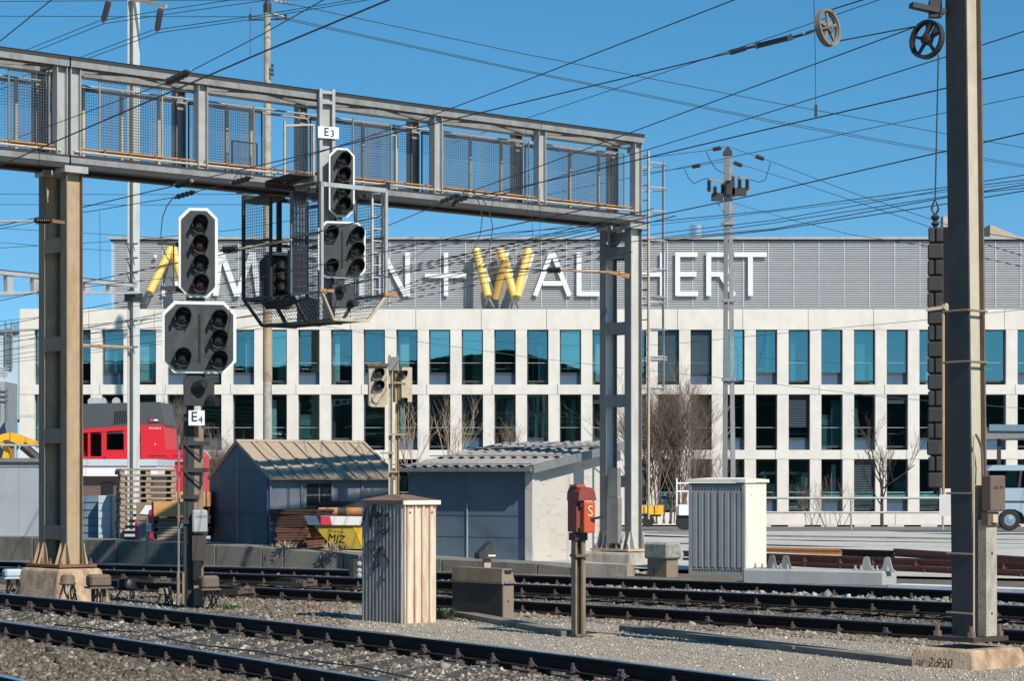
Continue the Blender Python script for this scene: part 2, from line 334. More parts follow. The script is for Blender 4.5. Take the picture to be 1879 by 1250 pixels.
def sd_arr(line, X, Y):                          # signed distance (positive on the building side) and height at the foot point
    P = np.array([(p.x, p.y, p.z) for p in line]); best = np.full(X.shape, 1e9); sd = np.zeros(X.shape); zz = np.zeros(X.shape)
    for i in range(len(P)-1):
        a, b = P[i], P[i+1]; dx, dy = b[0]-a[0], b[1]-a[1]; l2 = dx*dx+dy*dy
        if l2 < 1e-9: continue
        t = np.clip(((X-a[0])*dx+(Y-a[1])*dy)/l2, 0, 1); ex = X-a[0]-t*dx; ey = Y-a[1]-t*dy; d = np.hypot(ex, ey); s = np.where(dx*(Y-a[1])-dy*(X-a[0]) >= 0, 1, -1)
        m = d < best; best = np.where(m, d, best); sd = np.where(m, d*s, sd); zz = np.where(m, a[2]+t*(b[2]-a[2]), zz)
    return sd, zz
def ground_z(X, Y):
    X = np.asarray(X, float); Y = np.asarray(Y, float); z = np.full(X.shape, -.10); pd = None; pz = None
    for ln, _, zc in LAYERS:
        d, zz = sd_arr(ln, X, Y)
        if zc is not None: zz = np.full(X.shape, zc)
        if pd is not None:
            m = (pd > 0) & (d <= 0); t = np.clip(pd/np.maximum(pd-d, 1e-6), 0, 1); z = np.where(m, pz+t*(zz-pz), z)
        else: z = np.where(d <= 0, zz, z)
        pd, pz = d, zz
    far = pz+(np.interp(Y, [40, 50, 62, 75, 100, 140], [.0, .0, -.10, -.22, -.62, -.7]))*np.clip((Y-44)/8, 0, 1)
    far = np.where(Y > 60, np.interp(Y, [60, 75, 100, 140], [.3, .12, -.22, -.25])*np.clip((Y-60)/6, 0, 1)+far*(1-np.clip((Y-60)/6, 0, 1)), far)
    return np.where(pd > 0, far, z)
def gz(x, y): return float(ground_z(np.array([x]), np.array([y]))[0])

def ground():
    ys = np.concatenate([np.arange(-2, 17, 2.), np.arange(17, 50, .33), np.arange(50, 64, 1.), np.arange(64, 140, 4), [160, 250, 500, 900]])
    us = np.concatenate([[-1.2, -.8, -.5, -.35], np.arange(-.27, .2701, .0055), [.35, .5, .8, 1.2]])
    yy, uu = np.meshgrid(ys, us, indexing='ij'); xx = uu*np.maximum(yy, 30.); zz = ground_z(xx, yy); zz = np.where(yy > 200, -.3, zz)
    n, m = yy.shape; me = bpy.data.meshes.new('ground'); idx = np.arange(n*m).reshape(n, m)
    fs = np.stack([idx[:-1, :-1], idx[:-1, 1:], idx[1:, 1:], idx[1:, :-1]], -1).reshape(-1, 4)
    me.from_pydata(np.stack([xx, yy, zz], -1).reshape(-1, 3).tolist(), [], fs.tolist()); me.materials.append(M_GROUND)
    o = bpy.data.objects.new('ground', me); COL.objects.link(o); struct(o)
ground()
def sheet(name, m, a, b, dz=.006, nu=60, nv=6):   # a strip of surface between two lines, following the ground
    def rs(l, k): return [l[0].lerp(l[-1], i/k) if len(l) == 2 else l[round(i*(len(l)-1)/k)] for i in range(k+1)]
    A, B = rs(a, nu), rs(b, nu); X = np.array([[A[i].lerp(B[i], j/nv).x for j in range(nv+1)] for i in range(nu+1)]); Y = np.array([[A[i].lerp(B[i], j/nv).y for j in range(nv+1)] for i in range(nu+1)])
    Z = ground_z(X, Y)+dz; k = nv+1; vs = np.stack([X, Y, Z], -1).reshape(-1, 3).tolist()
    fs = [(i*k+j, (i+1)*k+j, (i+1)*k+j+1, i*k+j+1) for i in range(nu) for j in range(nv)]
    me = bpy.data.meshes.new(name); me.from_pydata(vs, [], fs); me.materials.append(m); o = bpy.data.objects.new(name, me); COL.objects.link(o); return struct(o)
def cut(line, x0, x1): return [at_x(line, x0+(x1-x0)*i/40) for i in range(41)]
def blend(a, b, t): return [p.lerp(q, t) for p, q in zip(a, b)]
g0, g1 = cut(offset(LF, .75), 560, 2050), cut(offset(LA, -1.15), 560, 2050)
sheet('gravel_path', M_GRAV, g0, g1, .012, 80, 8)
sheet('yard_gravel', M_GRAVF, [V((-16, 58, 0)), V((26, 58, 0))] and [KT[0].lerp(KT[-1], 0)+V((0, 1.0, 0))]+[p+V((0, .9, 0)) for p in KT[1:]], [V((p.x*2.0, 84, 0)) for p in KT], .045, 90, 90)
sheet('yard_road', M_ASPH, [V((-40+i*2., 84.1, 0)) for i in range(41)], [V((-40+i*2., 103, 0)) for i in range(41)], .04, 40, 20)

# ---------------------------------------------------------------- rails and sleepers
def rail_mesh(line):
    prof = [(-.07, 0), (-.07, .012), (-.012, .035), (-.010, .115), (-.036, .125), (-.036, .152), (-.028, .160), (.028, .160), (.036, .152), (.036, .125), (.010, .115), (.012, .035), (.07, .012), (.07, 0)]
    mb = MB(); k = len(prof); vs = []; fs = []; mi = []
    for i, p in enumerate(line):
        t = (line[min(i+1, len(line)-1)]-line[max(i-1, 0)]).normalized(); n = V((-t.y, t.x, 0)).normalized()
        vs += [p+n*a+UP*(b-.16) for a, b in prof]
    for i in range(len(line)-1):
        for j in range(k):
            fs.append((i*k+j, (i+1)*k+j, (i+1)*k+(j+1) % k, i*k+(j+1) % k)); mi.append(1 if j in (5, 6, 7) else 0)
    mb.add(vs, fs); mb.mi = mi; return mb
def clip_mesh(M, side):                          # bolt, spring plate and ribbed base on one side of the rail foot
    mb = MB(M)
    for s in (-1, 1):
        mb.box((0, s*.12, .006), (.17, .13, .022)); mb.box((-.02, s*.095, .03), (.10, .08, .03)); mb.lathe([(.028, .02), (.028, .065), (.016, .067), (.016, .10), (.004, .105)], (.01, s*.10, .02), UP, 6); mb.bar((.05, s*.07, .035), (.08, s*.12, .07), .02, .014)
    return mb
def near(line, p): return min(line, key=lambda q: (q.x-p.x)**2+(q.y-p.y)**2)
def make_track(name, label, lines, ref, x0, x1, half, cat='track'):
    pts = [at_x(lines[ref], x) for x in (x0, x1)]; t = Thing(name, label, cat, (pts[0].x, pts[0].y, pts[0].z-.3))
    for l in lines: t.part('rail', rail_mesh(l), [M_RSIDE, M_RHEAD])
    ln = lines[ref]; i0 = min(range(len(ln)), key=lambda i: (ln[i]-pts[0]).length); i1 = min(range(len(ln)), key=lambda i: (ln[i]-pts[1]).length)
    L = 0; pos = []; i0, i1 = min(i0, i1), max(i0, i1)
    for i in range(i0, i1):
        a, b = ln[i], ln[i+1]; d = (b-a).length
        while L < d: pos.append((a.lerp(b, L/d), (b-a).normalized())); L += .6
        L -= d
    smesh = None; cmesh = None
    for p, d in pos:
        qs = [near(l, p+V((-d.y, d.x, 0))*0) for l in lines]; nrm = V((-d.y, d.x, 0)).normalized()
        hits = []
        for l in lines:
            bst = min(l, key=lambda q: abs((q-p).dot(V((d.x, d.y, 0)).normalized()))+(0 if (q-p).length < 6 else 99)); hits.append(bst)
        hits.sort(key=lambda q: (q-p).dot(nrm)); lo, hi = hits[0], hits[-1]; ey = (hi-lo).normalized(); ex = V((d.x, d.y, 0)).normalized(); ez = ex.cross(ey).normalized(); ex = ey.cross(ez)
        mid = (lo+hi)/2-ez*(RH+.02); w = (hi-lo).length+half*2
        sl = MB(frame(V((0, 0, 0)))).box((0, 0, -.08), (.25, 1, .16))
        if smesh is None:
            o = MB().box((0, 0, -.08), (.25, 1, .16)).build('sleeper', M_SLEEP, t.o); smesh = o.data; c = clip_mesh(Matrix.Identity(4), 0).build('rail_fastening', M_CLIP, o); cmesh = c.data; COL.objects.unlink(c); bpy.data.objects.remove(c)
        else:
            o = bpy.data.objects.new('sleeper', smesh); COL.objects.link(o); o.parent = t.o
        M = frame(mid+ez*(random.random()*.01)-t.loc, ex, ey, ez); o.matrix_local = M @ Matrix.Diagonal((1, w, 1, 1)); 
        for h in hits:
            c = bpy.data.objects.new('rail_fastening', cmesh); COL.objects.link(c); c.parent = o
            loc = M.inverted() @ (h-ez*(RH+.012)-t.loc); c.location = (loc.x, loc.y/w, loc.z); c.scale = (1, 1/w, 1)
    return t
make_track('railway_track', 'curved railway track in the foreground crossing the bottom left of the picture on oily sleepers', [LN, LF], 1, -60, 1640, .45)
make_track('railway_turnout', 'three railed turnout track behind the cream cabinet and the red telephone post', [LA, LB, LC], 1, -50, 2000, .35)
# the next track: only its far rail enters the bottom left corner
L0 = offset(LN, -2.5); L0 = [V((p.x, p.y, p.z-.04)) for p in L0]
p0 = V(((0-CX)*1.87/(1236-YH), F*1.87/(1236-YH), 0)); q0 = at_x(L0, 0); dd = p0-q0; L0 = [V((p.x+dd.x, p.y+dd.y, p.z)) for p in L0]
nt_ = Thing('railway_track', 'nearest railway track with one rail end showing in the bottom left corner', 'track', (L0[20].x, L0[20].y, -.2))
for l in (L0, offset(L0, -1.5)): nt_.part('rail', rail_mesh(l), [M_RSIDE, M_RHEAD])

# siding of two rusty rails at the right, and loose rails on the gravel
S1 = [W(x, y, F*1.42/(y-YH)) for x, y in ((1255, 1011), (1406, 1016), (1560, 1021.5), (1751, 1027.5), (1879, 1032), (2100, 1040))]
S2 = [W(x, y, F*1.50/(y-YH)) for x, y in ((1255, 1024), (1406, 1029.5), (1560, 1035), (1751, 1043), (1879, 1048), (2100, 1057))]
def dens(q): return [a.lerp(b, k/12) for a, b in zip(q, q[1:]) for k in range(12)]+[q[-1]]
S1, S2 = dens(S1), dens(S2)
t = Thing('railway_siding', 'rusty disused siding track with red brown fastenings behind the long concrete block', 'track', S2[20]-UP*.2)
for l in (S1, S2): t.part('rail', rail_mesh(l), [M_SRAIL, M_RSIDE])
cm = clip_mesh(Matrix.Identity(4), 0)
for i, (a, b) in enumerate(zip(S1[3::5], S2[3::5])):
    a2 = near(S1, b+V((.60, .72, 0))*1.3); sl = MB(); sl.bar(a2-UP*.26+(a2-b)*.25, b-UP*.26-(a2-b)*.25, .25, .14); so = t.part('sleeper', sl, M_SLEEP)
    for h in (a2, b):
        d = V((.7, -.71, 0)); M = frame(h-UP*.17, d, V((.71, .7, 0))); m2 = MB(M); m2.add(cm.v, cm.f); t.part('rail_fastening', m2, M_SRAIL, so)
def loose(name, label, x0, y0, x1, y1, z, m, cat='rail', r=1.0):
    a, b = G(x0, y0, z), G(x1, y1, z); l = dens([a, a.lerp(b, .5), b])
    mb = rail_mesh(l); o = mb.build(name, [m, m], None, False, a); tag(o, label, cat)
loose('loose_rail', 'red brown loose rail lying on the grey gravel behind the siding', 1642, 1007, 1990, 1029, .55, M_SRAIL)
loose('loose_rail', 'short orange rusty rail end lying on gravel right of the grey cabinet', 1400, 1004.5, 1545, 1007, .50, M_RUSTO)
loose('loose_rail', 'dark thin rail lying between the orange rusty rail end and the red brown rail', 1546, 1008, 1640, 1011, .50, M_RSIDE)

# ---------------------------------------------------------------- kerb wall: separate concrete blocks
def kerb():
    xs = [-420, -260, -110, 60, 215, 330, 395, 480, 520, 590, 630, 660, 735, 810, 900, 985, 1055]
    grp = 'concrete kerb blocks along the yard edge'
    for i, (x0, x1) in enumerate(zip(xs, xs[1:])):
        line = dens(KB); a, b = at_x(line, x0+1), at_x(line, x1-1); d = (b-a).normalized(); n = V((-d.y, d.x, 0))
        h = kz((a.x+b.x)/2)+.01+random.uniform(-.01, .012); mb = MB()
        za, zb = kz(a.x)+.015, kz(b.x)+.015
        vs = [a-n*0-UP*.2, b-UP*.2, b+n*.80-UP*.2, a+n*.80-UP*.2]; tp = [V((a.x, a.y, za)), V((b.x, b.y, zb)), V((b.x, b.y, zb))+n*.80, V((a.x, a.y, za))+n*.80]
        mb.add(vs+tp, [(3, 2, 1, 0), (4, 5, 6, 7), (0, 1, 5, 4), (1, 2, 6, 5), (2, 3, 7, 6), (3, 0, 4, 7)])
        o = mb.build('kerb_block', M_KERB, None, False, a.lerp(b, .5)); tag(o, 'weathered grey concrete kerb block in the wall along the raised yard edge', 'kerb', grp)
        bv = o.modifiers.new('bevel', 'BEVEL'); bv.width = .012; bv.segments = 2
    p, q = G(1060, 1047, .44), G(1110, 1047, .40)
    e = single('kerb_block', MB().bar(at_x(dens(KB), 1061)+V((0, .1, .06)), at_x(dens(KB), 1158)+V((0, .1, .04)), .25, .30), M_FOUNDG, 'pale sunlit concrete kerb end block in front of the right gantry foundation', 'kerb')
kerb()

# ---------------------------------------------------------------- ballast stones
def stones(name, n, region, size, seed, cols, zoff=0.0, wts=None):
    r = np.random.default_rng(seed); X, Y = region(r, n); Z = ground_z(X, Y)+zoff; n = len(X)
    base = np.array([(1, 0, 0), (-1, 0, 0), (0, 1, 0), (0, -1, 0), (0, 0, 1), (0, 0, -1)], float); T = np.array([(0, 2, 4), (2, 1, 4), (1, 3, 4), (3, 0, 4), (2, 0, 5), (1, 2, 5), (3, 1, 5), (0, 3, 5)])
    s = size*r.lognormal(0, .35, n); sc = np.stack([s*r.uniform(.8, 1.4, n), s*r.uniform(.7, 1.1, n), s*r.uniform(.5, .95, n)], -1)
    P = base[None]*r.uniform(.65, 1.15, (n, 6, 1))+r.uniform(-.25, .25, (n, 6, 3)); P = P*sc[:, None]
    a = r.uniform(0, 6.28, n); b = r.uniform(-.9, .9, n); ca, sa, cb, sb = np.cos(a), np.sin(a), np.cos(b), np.sin(b)
    y1 = P[..., 1]*cb[:, None]-P[..., 2]*sb[:, None]; z1 = P[..., 1]*sb[:, None]+P[..., 2]*cb[:, None]; x1 = P[..., 0]*ca[:, None]-y1*sa[:, None]; y2 = P[..., 0]*sa[:, None]+y1*ca[:, None]
    vs = np.stack([x1+X[:, None], y2+Y[:, None], z1+(Z+s*.25)[:, None]], -1).reshape(-1, 3); fs = (T[None]+(np.arange(n)*6)[:, None, None]).reshape(-1, 3)
    me = bpy.data.meshes.new(name); me.vertices.add(len(vs)); me.vertices.foreach_set('co', vs.ravel()); me.loops.add(fs.size); me.loops.foreach_set('vertex_index', fs.ravel().astype(np.int32))
    me.polygons.add(len(fs)); me.polygons.foreach_set('loop_start', np.arange(0, fs.size, 3, dtype=np.int32)); me.polygons.foreach_set('loop_total', np.full(len(fs), 3, np.int32)); me.update()
    cs = np.array(cols); k = r.choice(len(cs), n, p=wts); c = cs[k]*r.uniform(.6, 1.4, (n, 1)); c4 = np.concatenate([c, np.ones((n, 1))], 1).repeat(6, 0)
    at = me.color_attributes.new('stone', 'FLOAT_COLOR', 'POINT'); at.data.foreach_set('color', c4.ravel().astype(np.float32)); me.materials.append(M_BAL)
    o = bpy.data.objects.new(name, me); COL.objects.link(o); return o
def band(l0, l1, x0, x1):                        # random spots between two lines
    A, B = cut(l0, x0, x1), cut(l1, x0, x1)
    def f(r, n):
        i = r.uniform(0, 39.99, n); k = i.astype(int); t = i-k; s = r.uniform(0, 1, n); a = np.array([(p.x, p.y) for p in A]); b = np.array([(p.x, p.y) for p in B])
        p = a[k]*(1-t)[:, None]+a[k+1]*t[:, None]; q = b[k]*(1-t)[:, None]+b[k+1]*t[:, None]; c = p*(1-s)[:, None]+q*s[:, None]; return c[:, 0], c[:, 1]
    return f
BC = [(.16, .13, .095), (.21, .185, .145), (.10, .085, .065), (.29, .27, .23), (.17, .115, .07), (.12, .10, .075)]; BG = [(.20, .185, .155), (.31, .29, .25), (.13, .12, .10), (.46, .43, .37), (.23, .18, .125)]
BD = [(.11, .09, .07), (.07, .06, .05), (.16, .135, .10), (.22, .20, .17)]
def stuff(o, label): o['kind'] = 'stuff'; o['label'] = label; o['category'] = 'ballast'
stuff(stones('ballast', 34000, band(offset(LN, -4.5), offset(LN, -.15), -40, 1000), .029, 1, [(.12, .095, .066), (.16, .135, .098), (.07, .056, .040), (.23, .205, .165), (.115, .078, .05), (.10, .088, .06)]), 'brown loose ballast stones in front of the foreground track')
stuff(stones('ballast', 30000, band(offset(LN, .12), offset(LF, -.12), -40, 1500), .021, 2, [(.16, .14, .115), (.24, .22, .185), (.10, .088, .07), (.36, .335, .29), (.17, .13, .09)], .012), 'grey ballast stones between the rails of the foreground track')
stuff(stones('ballast', 9000, band(offset(LF, .10), offset(LF, 1.0), -40, 1900), .026, 3, BG), 'pale grey ballast stones along the far side of the foreground track')
stuff(stones('ballast', 22000, band(offset(LF, .8), offset(LA, -.1), -60, 640), .022, 4, BC), 'brown ballast stones round the signal mast and the trackside boxes')
stuff(stones('ballast', 14000, band(offset(LA, -1.0), offset(LA, -.1), 560, 2000), .022, 5, [(.24, .19, .135), (.31, .265, .205), (.22, .17, .12), (.16, .14, .11)]), 'sandy brown ballast stones along the near side of the turnout track')
stuff(stones('ballast', 12000, band(offset(LA, .1), offset(LB, -.1), -60, 2000), .022, 6, BD, -.01), 'dark oily ballast stones between the turnout rails')
stuff(stones('ballast', 12000, band(offset(LB, .12), offset(LC, -.12), -60, 2000), .030, 7, [(.24, .215, .18), (.16, .145, .12), (.34, .31, .27), (.13, .12, .10)], .05), 'grey brown ballast heap between the second and third turnout rails')
stuff(stones('ballast', 6000, band(offset(LC, .12), offset(LC, 1.2), 1100, 2000), .030, 8, [(.5, .48, .43), (.36, .34, .3), (.26, .24, .2)]), 'pale ballast stones round the long concrete block')
stuff(stones('ballast', 5000, band(offset(LC, .12), offset(LC, 1.6), -60, 1150), .022, 9, BC), 'small stones at the foot of the kerb wall')
stuff(stones('ballast', 5000, band(offset(KT, .0), offset(KT, .5), 300, 1200), .022, 10, [(.45, .42, .36), (.34, .30, .25), (.24, .2, .15)]), 'rubble along the top of the kerb wall')
stuff(stones('gravel', 22000, band(offset(LF, .9), offset(LA, -.9), 640, 2000), .009, 11, [(.42, .37, .29), (.33, .285, .215), (.25, .21, .155), (.54, .49, .41)], .012), 'fine beige gravel of the path between the tracks')
# ---------------------------------------------------------------- office building
BY = 105.0
def bx(x): return (x-CX)*BY/F
def bz(y): return CZ-(y-YH)*BY/F
PX = BY/F
def office():
    T = Thing('office_building', 'long white concrete office building with grey louvred top storey carrying big letters', 'building', (bx(1000), BY, bz(968)))
    xl, xr = 36, 2160
    # interior: floors, ceilings, back wall
    mb = MB()
    for y in (600, 714, 834, 962): mb.box((bx((xl+xr)/2), BY+3.2, bz(y)), ((xr-xl)*PX-.4, 5.0, .16))
    mb.box((bx((xl+xr)/2), BY+5.8, bz(780)), ((xr-xl)*PX-.4, .2, 9.6))
    for x in range(130, 2150, 240): mb.box((bx(x), BY+3.4, bz(780)), (.12, 4.6, 9.3))
    T.part('interior', mb, M_INT)
    # pillars, one mesh each
    pil = []
    rows = ((605, 706), (724, 826), (843, 941))
    for r, (y0, y1) in enumerate(rows):
        for k in range(-22, 12):
            x0 = 1426.4+60*k; w = 20.7
            if k == -22: x0, w = 106.4, 20.7
            mb = MB().box((bx(x0+w/2), BY+.19, (bz(y0)+bz(y1))/2), (w*PX, .38, (y1-y0)*PX))
            T.part('pillar', mb, M_CONC)
    for (y0, y1) in rows: T.part('corner_pillar', MB().box((bx(49.5), BY+.19, (bz(y0)+bz(y1))/2), (27*PX, .378, (y1-y0)*PX)), M_CONC)
    for nm, y0, y1, st, off, pr in (('parapet_panel', 567, 605, 120, 43, .012), ('floor_band', 706, 724, 120, 63, .018), ('floor_band', 826, 843, 120, 103, .018), ('plinth_band', 941, 964, 120, 83, .018)):
        x = xl; nx = off+st
        while x < xr:
            mb = MB().box((bx((x+nx)/2), BY+.19-pr/2, (bz(y0)+bz(y1))/2), ((nx-x)*PX-.022, .38+pr, (y1-y0)*PX-.004)); T.part(nm, mb, M_CONC); x = nx; nx = min(nx+st, xr)
    # dark joints backing so that gaps read as joints, and basement slots
    T.part('joint_backing', MB().box((bx((xl+xr)/2), BY+.30, bz(586)), ((xr-xl)*PX-.1, .1, 36*PX)).box((bx((xl+xr)/2), BY+.30, bz(715)), ((xr-xl)*PX-.1, .1, 16*PX)).box((bx((xl+xr)/2), BY+.30, bz(834.5)), ((xr-xl)*PX-.1, .1, 15*PX)), M_FRAME)
    T.part('basement_wall', MB().box((bx((xl+xr)/2), BY+.32, bz(975)), ((xr-xl)*PX-.1, .2, 23*PX)), M_FRAME)
    for i in range(18): T.part('plinth_foot', MB().box((bx(1400+i*61), BY+.12, bz(970)), (30*PX, .25, 12*PX)), M_CONC)
    rnd = random.Random(3)
    for r, (y0, y1) in enumerate(rows):
        for k in range(-23, 12):
            x0, x1 = 1447.1+60*k, 1486.4+60*k
            if k == -23: x0 = 63
            span = (k % 2 == 1) if r != 1 else (k % 2 == 0)
            yb = y1-(18 if span else 4); fm = MB(); yy = BY+.33; cx = bx((x0+x1)/2)
            fm.box((cx, yy, bz(y0)-.02), ((x1-x0)*PX, .06, .05)); fm.box((bx(x0)+.03, yy, bz((y0+yb)/2)), (.06, .06, (yb-y0)*PX-.05)); fm.box((bx(x1)-.03, yy, bz((y0+yb)/2)), (.06, .06, (yb-y0)*PX-.05))
            fm.box((cx, yy-.01, bz(yb)+.05), ((x1-x0)*PX, .08, .12 if span else .09))
            w = T.part('window', fm, M_FRAME)
            T.part('pane', MB().box((cx, yy+.012, bz((y0+yb)/2)), ((x1-x0)*PX-.06, .012, (yb-y0)*PX-.04)), rnd.choice((M_GLASS, M_GLASS, M_GLASS2, M_GLASS3)), w)
            if span: T.part('spandrel', MB().box((cx, yy-.02, bz((yb+y1)/2)), ((x1-x0)*PX-.01, .05, (y1-yb)*PX-.01)), M_SPAN, w)
            if rnd.random() < .72 or not span: T.part('safety_rail', MB().tube((bx(x0), yy-.09, bz(y0+61)), (bx(x1), yy-.09, bz(y0+61)), .012), M_GALVL, w)
            if r == 0 and k in (-4, -3, -18):
                ys = np.arange(y0+3, yb-2 if k != -18 else yb, 3.1); bl = MB()
                for y in ys: bl.bar((bx(x0)+.05, yy-.1, bz(y)), (bx(x1)-.05, yy-.1, bz(y)), .075, .012, (0, -.6, .8))
                T.part('blind', bl, M_BLIND, w)
            elif rnd.random() < .13:
                bl = MB(); dp = rnd.choice((18, 30, 44, 60))
                for y in np.arange(y0+3, y0+dp, 3.1): bl.bar((bx(x0)+.05, yy-.1, bz(y)), (bx(x1)-.05, yy-.1, bz(y)), .075, .012, (0, -.6, .8))
                T.part('blind', bl, M_BLIND, w)
            elif (r == 0 and k in (-21, -20, -19, -14, -12, -8, -6, 0, 2, 5, 8)) or (r == 1 and k in (-21, -20, -19, -3, 1, -9)) or (r == 2 and k in (1,)) or rnd.random() < .10:
                f0 = rnd.choice((0, .12, .5)) if k > -19 else 0; wd = rnd.choice((.3, .5)) if k > -19 else 1
                T.part('curtain', MB().box((bx(x0)+.06+f0*(x1-x0)*PX, yy+.5, bz((y0+yb)/2)), (0.02, .02, .02)).box((bx(x0+(x1-x0)*(f0+wd/2)), yy+.25, bz((y0+yb)/2+4)), ((x1-x0)*PX*wd-.08, .03, (yb-y0)*PX*.86)), M_CURT, w)
    # louvred storey, set back
    ly = BY+1.6; pl = (ly)/F; lx = lambda x: (x-CX)*pl; lz = lambda y: CZ-(y-YH)*pl
    T.part('louvre_backing', MB().box((lx(1190), ly+.30, lz(502)), (1960*pl, .2, 128*pl)), M_GALV)
    mb = MB()
    y = 443.
    while y < 568: mb.bar((lx(205), ly, lz(y)), (lx(2160), ly, lz(y)), .10, .035, (0, -.45, .9)); y += 4.05
    T.part('louvre_slats', mb, M_LOUV)
    mb = MB()
    for i in range(45): mb.box((lx(206+i*46.3), ly-.055, lz(502)), (.03, .02, 128*pl))
    T.part('louvre_posts', mb, M_LOUV)
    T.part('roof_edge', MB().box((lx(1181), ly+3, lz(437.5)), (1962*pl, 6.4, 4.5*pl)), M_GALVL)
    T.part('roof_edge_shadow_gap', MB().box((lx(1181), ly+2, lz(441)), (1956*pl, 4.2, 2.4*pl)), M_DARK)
    T.part('terrace', MB().box((bx((xl+xr)/2), BY+3, bz(567)-.12), ((xr-xl)*PX-.5, 5.2, .1)), M_KERB)
    # lettering
    ty = ly-.18; tp = ty/F; X = lambda x: (x-CX)*tp; Z = lambda y: CZ-(y-YH)*tp
    def strokes(name, segs, m=M_WHITE, w=9.0, y=ty, d=.06):
        mb = MB()
        for i, (a, b, c, e) in enumerate(segs): mb.bar((X(a), y+.003*i, Z(b)), (X(c), y+.003*i, Z(e)), w*tp, d+.004*i, (0, -1, 0))
        return T.part(name, mb, m)
    t, b = 463, 543; m_ = 503
    strokes('letter', [(396, b, 404, t), (406, t, 435, b), (435, b, 463, t), (464, t, 475, b)], w=10)
    def arcs(cx, cy, rx, ry, a0, a1, n=12): return [(cx+rx*math.cos(math.radians(a0+(a1-a0)*i/n)), cy-ry*math.sin(math.radians(a0+(a1-a0)*i/n))) for i in range(n+1)]
    def curve(name, pts, extra=(), w=9.2):
        mb = MB()
        for p, q in zip(pts, pts[1:]): mb.bar((X(p[0]), ty, Z(p[1])), (X(q[0]), ty, Z(q[1])), w*tp, .06, (0, -1, 0))
        for i, (a, bb, c, e) in enumerate(extra): mb.bar((X(a), ty+.004, Z(bb)), (X(c), ty+.004, Z(e)), w*tp, .064, (0, -1, 0))
        T.part(name, mb, M_WHITE)
    curve('letter', arcs(509, 484, 17, 17, 30, 270)+arcs(509, 522, 18, 17, 90, -150))
    strokes('letter', [(533, 467, 582, 467), (557.5, t, 557.5, b)])
    strokes('letter', [(600, t, 600, b), (600, 467, 636, 467), (600, m_, 632, m_), (600, 539, 637, 539)])
    strokes('letter', [(663, t, 663, b)])
    strokes('letter', [(700, b, 700, t), (702, t, 745, b), (748, b, 748, t)])
    strokes('plus_sign', [(780, 506, 857, 506), (818.5, t, 818.5, b)], w=8)
    strokes('letter', [(982, b, 1012, t), (1014, t, 1045, b), (996, 520, 1032, 520)])
    strokes('letter', [(1062.5, t, 1062.5, b), (1062, 539, 1100, 539)])
    strokes('letter', [(1103, 467, 1152, 467), (1127.5, t, 1127.5, b)])
    strokes('letter', [(1166, t, 1166, b), (1215.5, t, 1215.5, b), (1166, 503, 1215, 503)])
    strokes('letter', [(1243.5, t, 1243.5, b), (1243, 467, 1280, 467), (1243, m_, 1278, m_), (1243, 539, 1281, 539)])
    curve('letter', [(1300, 467)]+[(1322, 467)]+arcs(1324, 485, 17, 18, 90, -90)+[(1300, 503)], [(1300.5, t, 1300.5, b), (1322, 503, 1347, b)])
    strokes('letter', [(1347, 467, 1407, 467), (1377, t, 1377, b)])
    # the first A and the W: flat white letters behind leaning yellow tubes on thin legs
    strokes('letter', [(300, 543, 322, t), (330, t, 366, b), (303, 520, 352, 520)])
    strokes('letter', [(876, t, 906, b), (907, b, 930, t), (924, t, 951, b), (952, b, 978, t)])
    def yt(x0, y0, x1, y1, m=M_YEL, top=.35, bot=1.15):
        a, c = V((X(x0), ty-top, Z(y0))), V((X(x1), ty-bot, Z(y1))); mb = MB().tube(a, c, .19, n=20); o = T.part('tube_stroke', mb, m, smooth=True); return a, c, o
    for (x0, y0, x1, y1, legs) in ((317, 455, 282, 540, ((270, 566),)), (319, 456, 346, 540, ()), (874, 460, 896, 548, ((890, 566), (906, 566))), (909, 548, 928, 480, ()), (918, 460, 944, 548, ((938, 566), (950, 566))), (970, 460, 948, 548, ())):
        a, c, o = yt(x0, y0, x1, y1); low = a if a.z < c.z else c
        for lx_, ly_ in legs: T.part('tube_leg', MB().tube(low, (X(lx_), ty-.6, Z(ly_)), .055), M_GALVL, o)
    T.part('flue', MB().lathe([(.36, 0), (.36, .95), (.33, .96)], (lx(1289), ly+3.5, lz(436)), UP, 18), M_CHROME, smooth=True)
    for x, y in ((286, 472),): T.part('roof_lamp', MB().sphere((lx(x), ly-.2, lz(y)), .09), M_WHITE, smooth=True)
office()
ob = Thing('neighbour_building', 'grey and white building with roof ladder and railing at the left edge behind the office', 'building', (bx(-60), 118, -.3))
nx_ = lambda x: (x-CX)*118/F
nz_ = lambda y: CZ-(y-YH)*118/F
ob.part('upper_wall', MB().box((nx_(-80), 121, nz_(690)), (226*118/F, 6, 160*118/F)), M_LBLUE)
ob.part('roof_edge', MB().box((nx_(-80), 121, nz_(608)), (230*118/F, 6.3, 5*118/F)), M_GALVD)
ob.part('lower_block', MB().box((nx_(-80), 116.5, nz_(820)), (224*118/F, 3, 230*118/F)), M_CONT)
mb = MB()
for i in range(9): mb.box((nx_(-60+i*12), 114.96, nz_(745)), (.06, .08, 60*118/F))
for i in range(3): mb.box((nx_(-60), 114.95, nz_(722+i*9)), (200*118/F, .06, .05))
ob.part('facade_grille', mb, M_GALVD)
ob.part('louvre_window', MB().box((nx_(-20), 114.94, nz_(772)), (84*118/F, .05, 46*118/F)), M_BLIND)
mb = MB()
for i in range(4): mb.tube((nx_(-150), 115.2, nz_(681+i*4.5)), (nx_(36), 115.2, nz_(681+i*4.5)), .035)
for i in range(6): mb.tube((nx_(-140+i*34), 115.2, nz_(700)), (nx_(-140+i*34), 115.2, nz_(680)), .035)
ob.part('railing', mb, M_GALVL)
mb = MB()
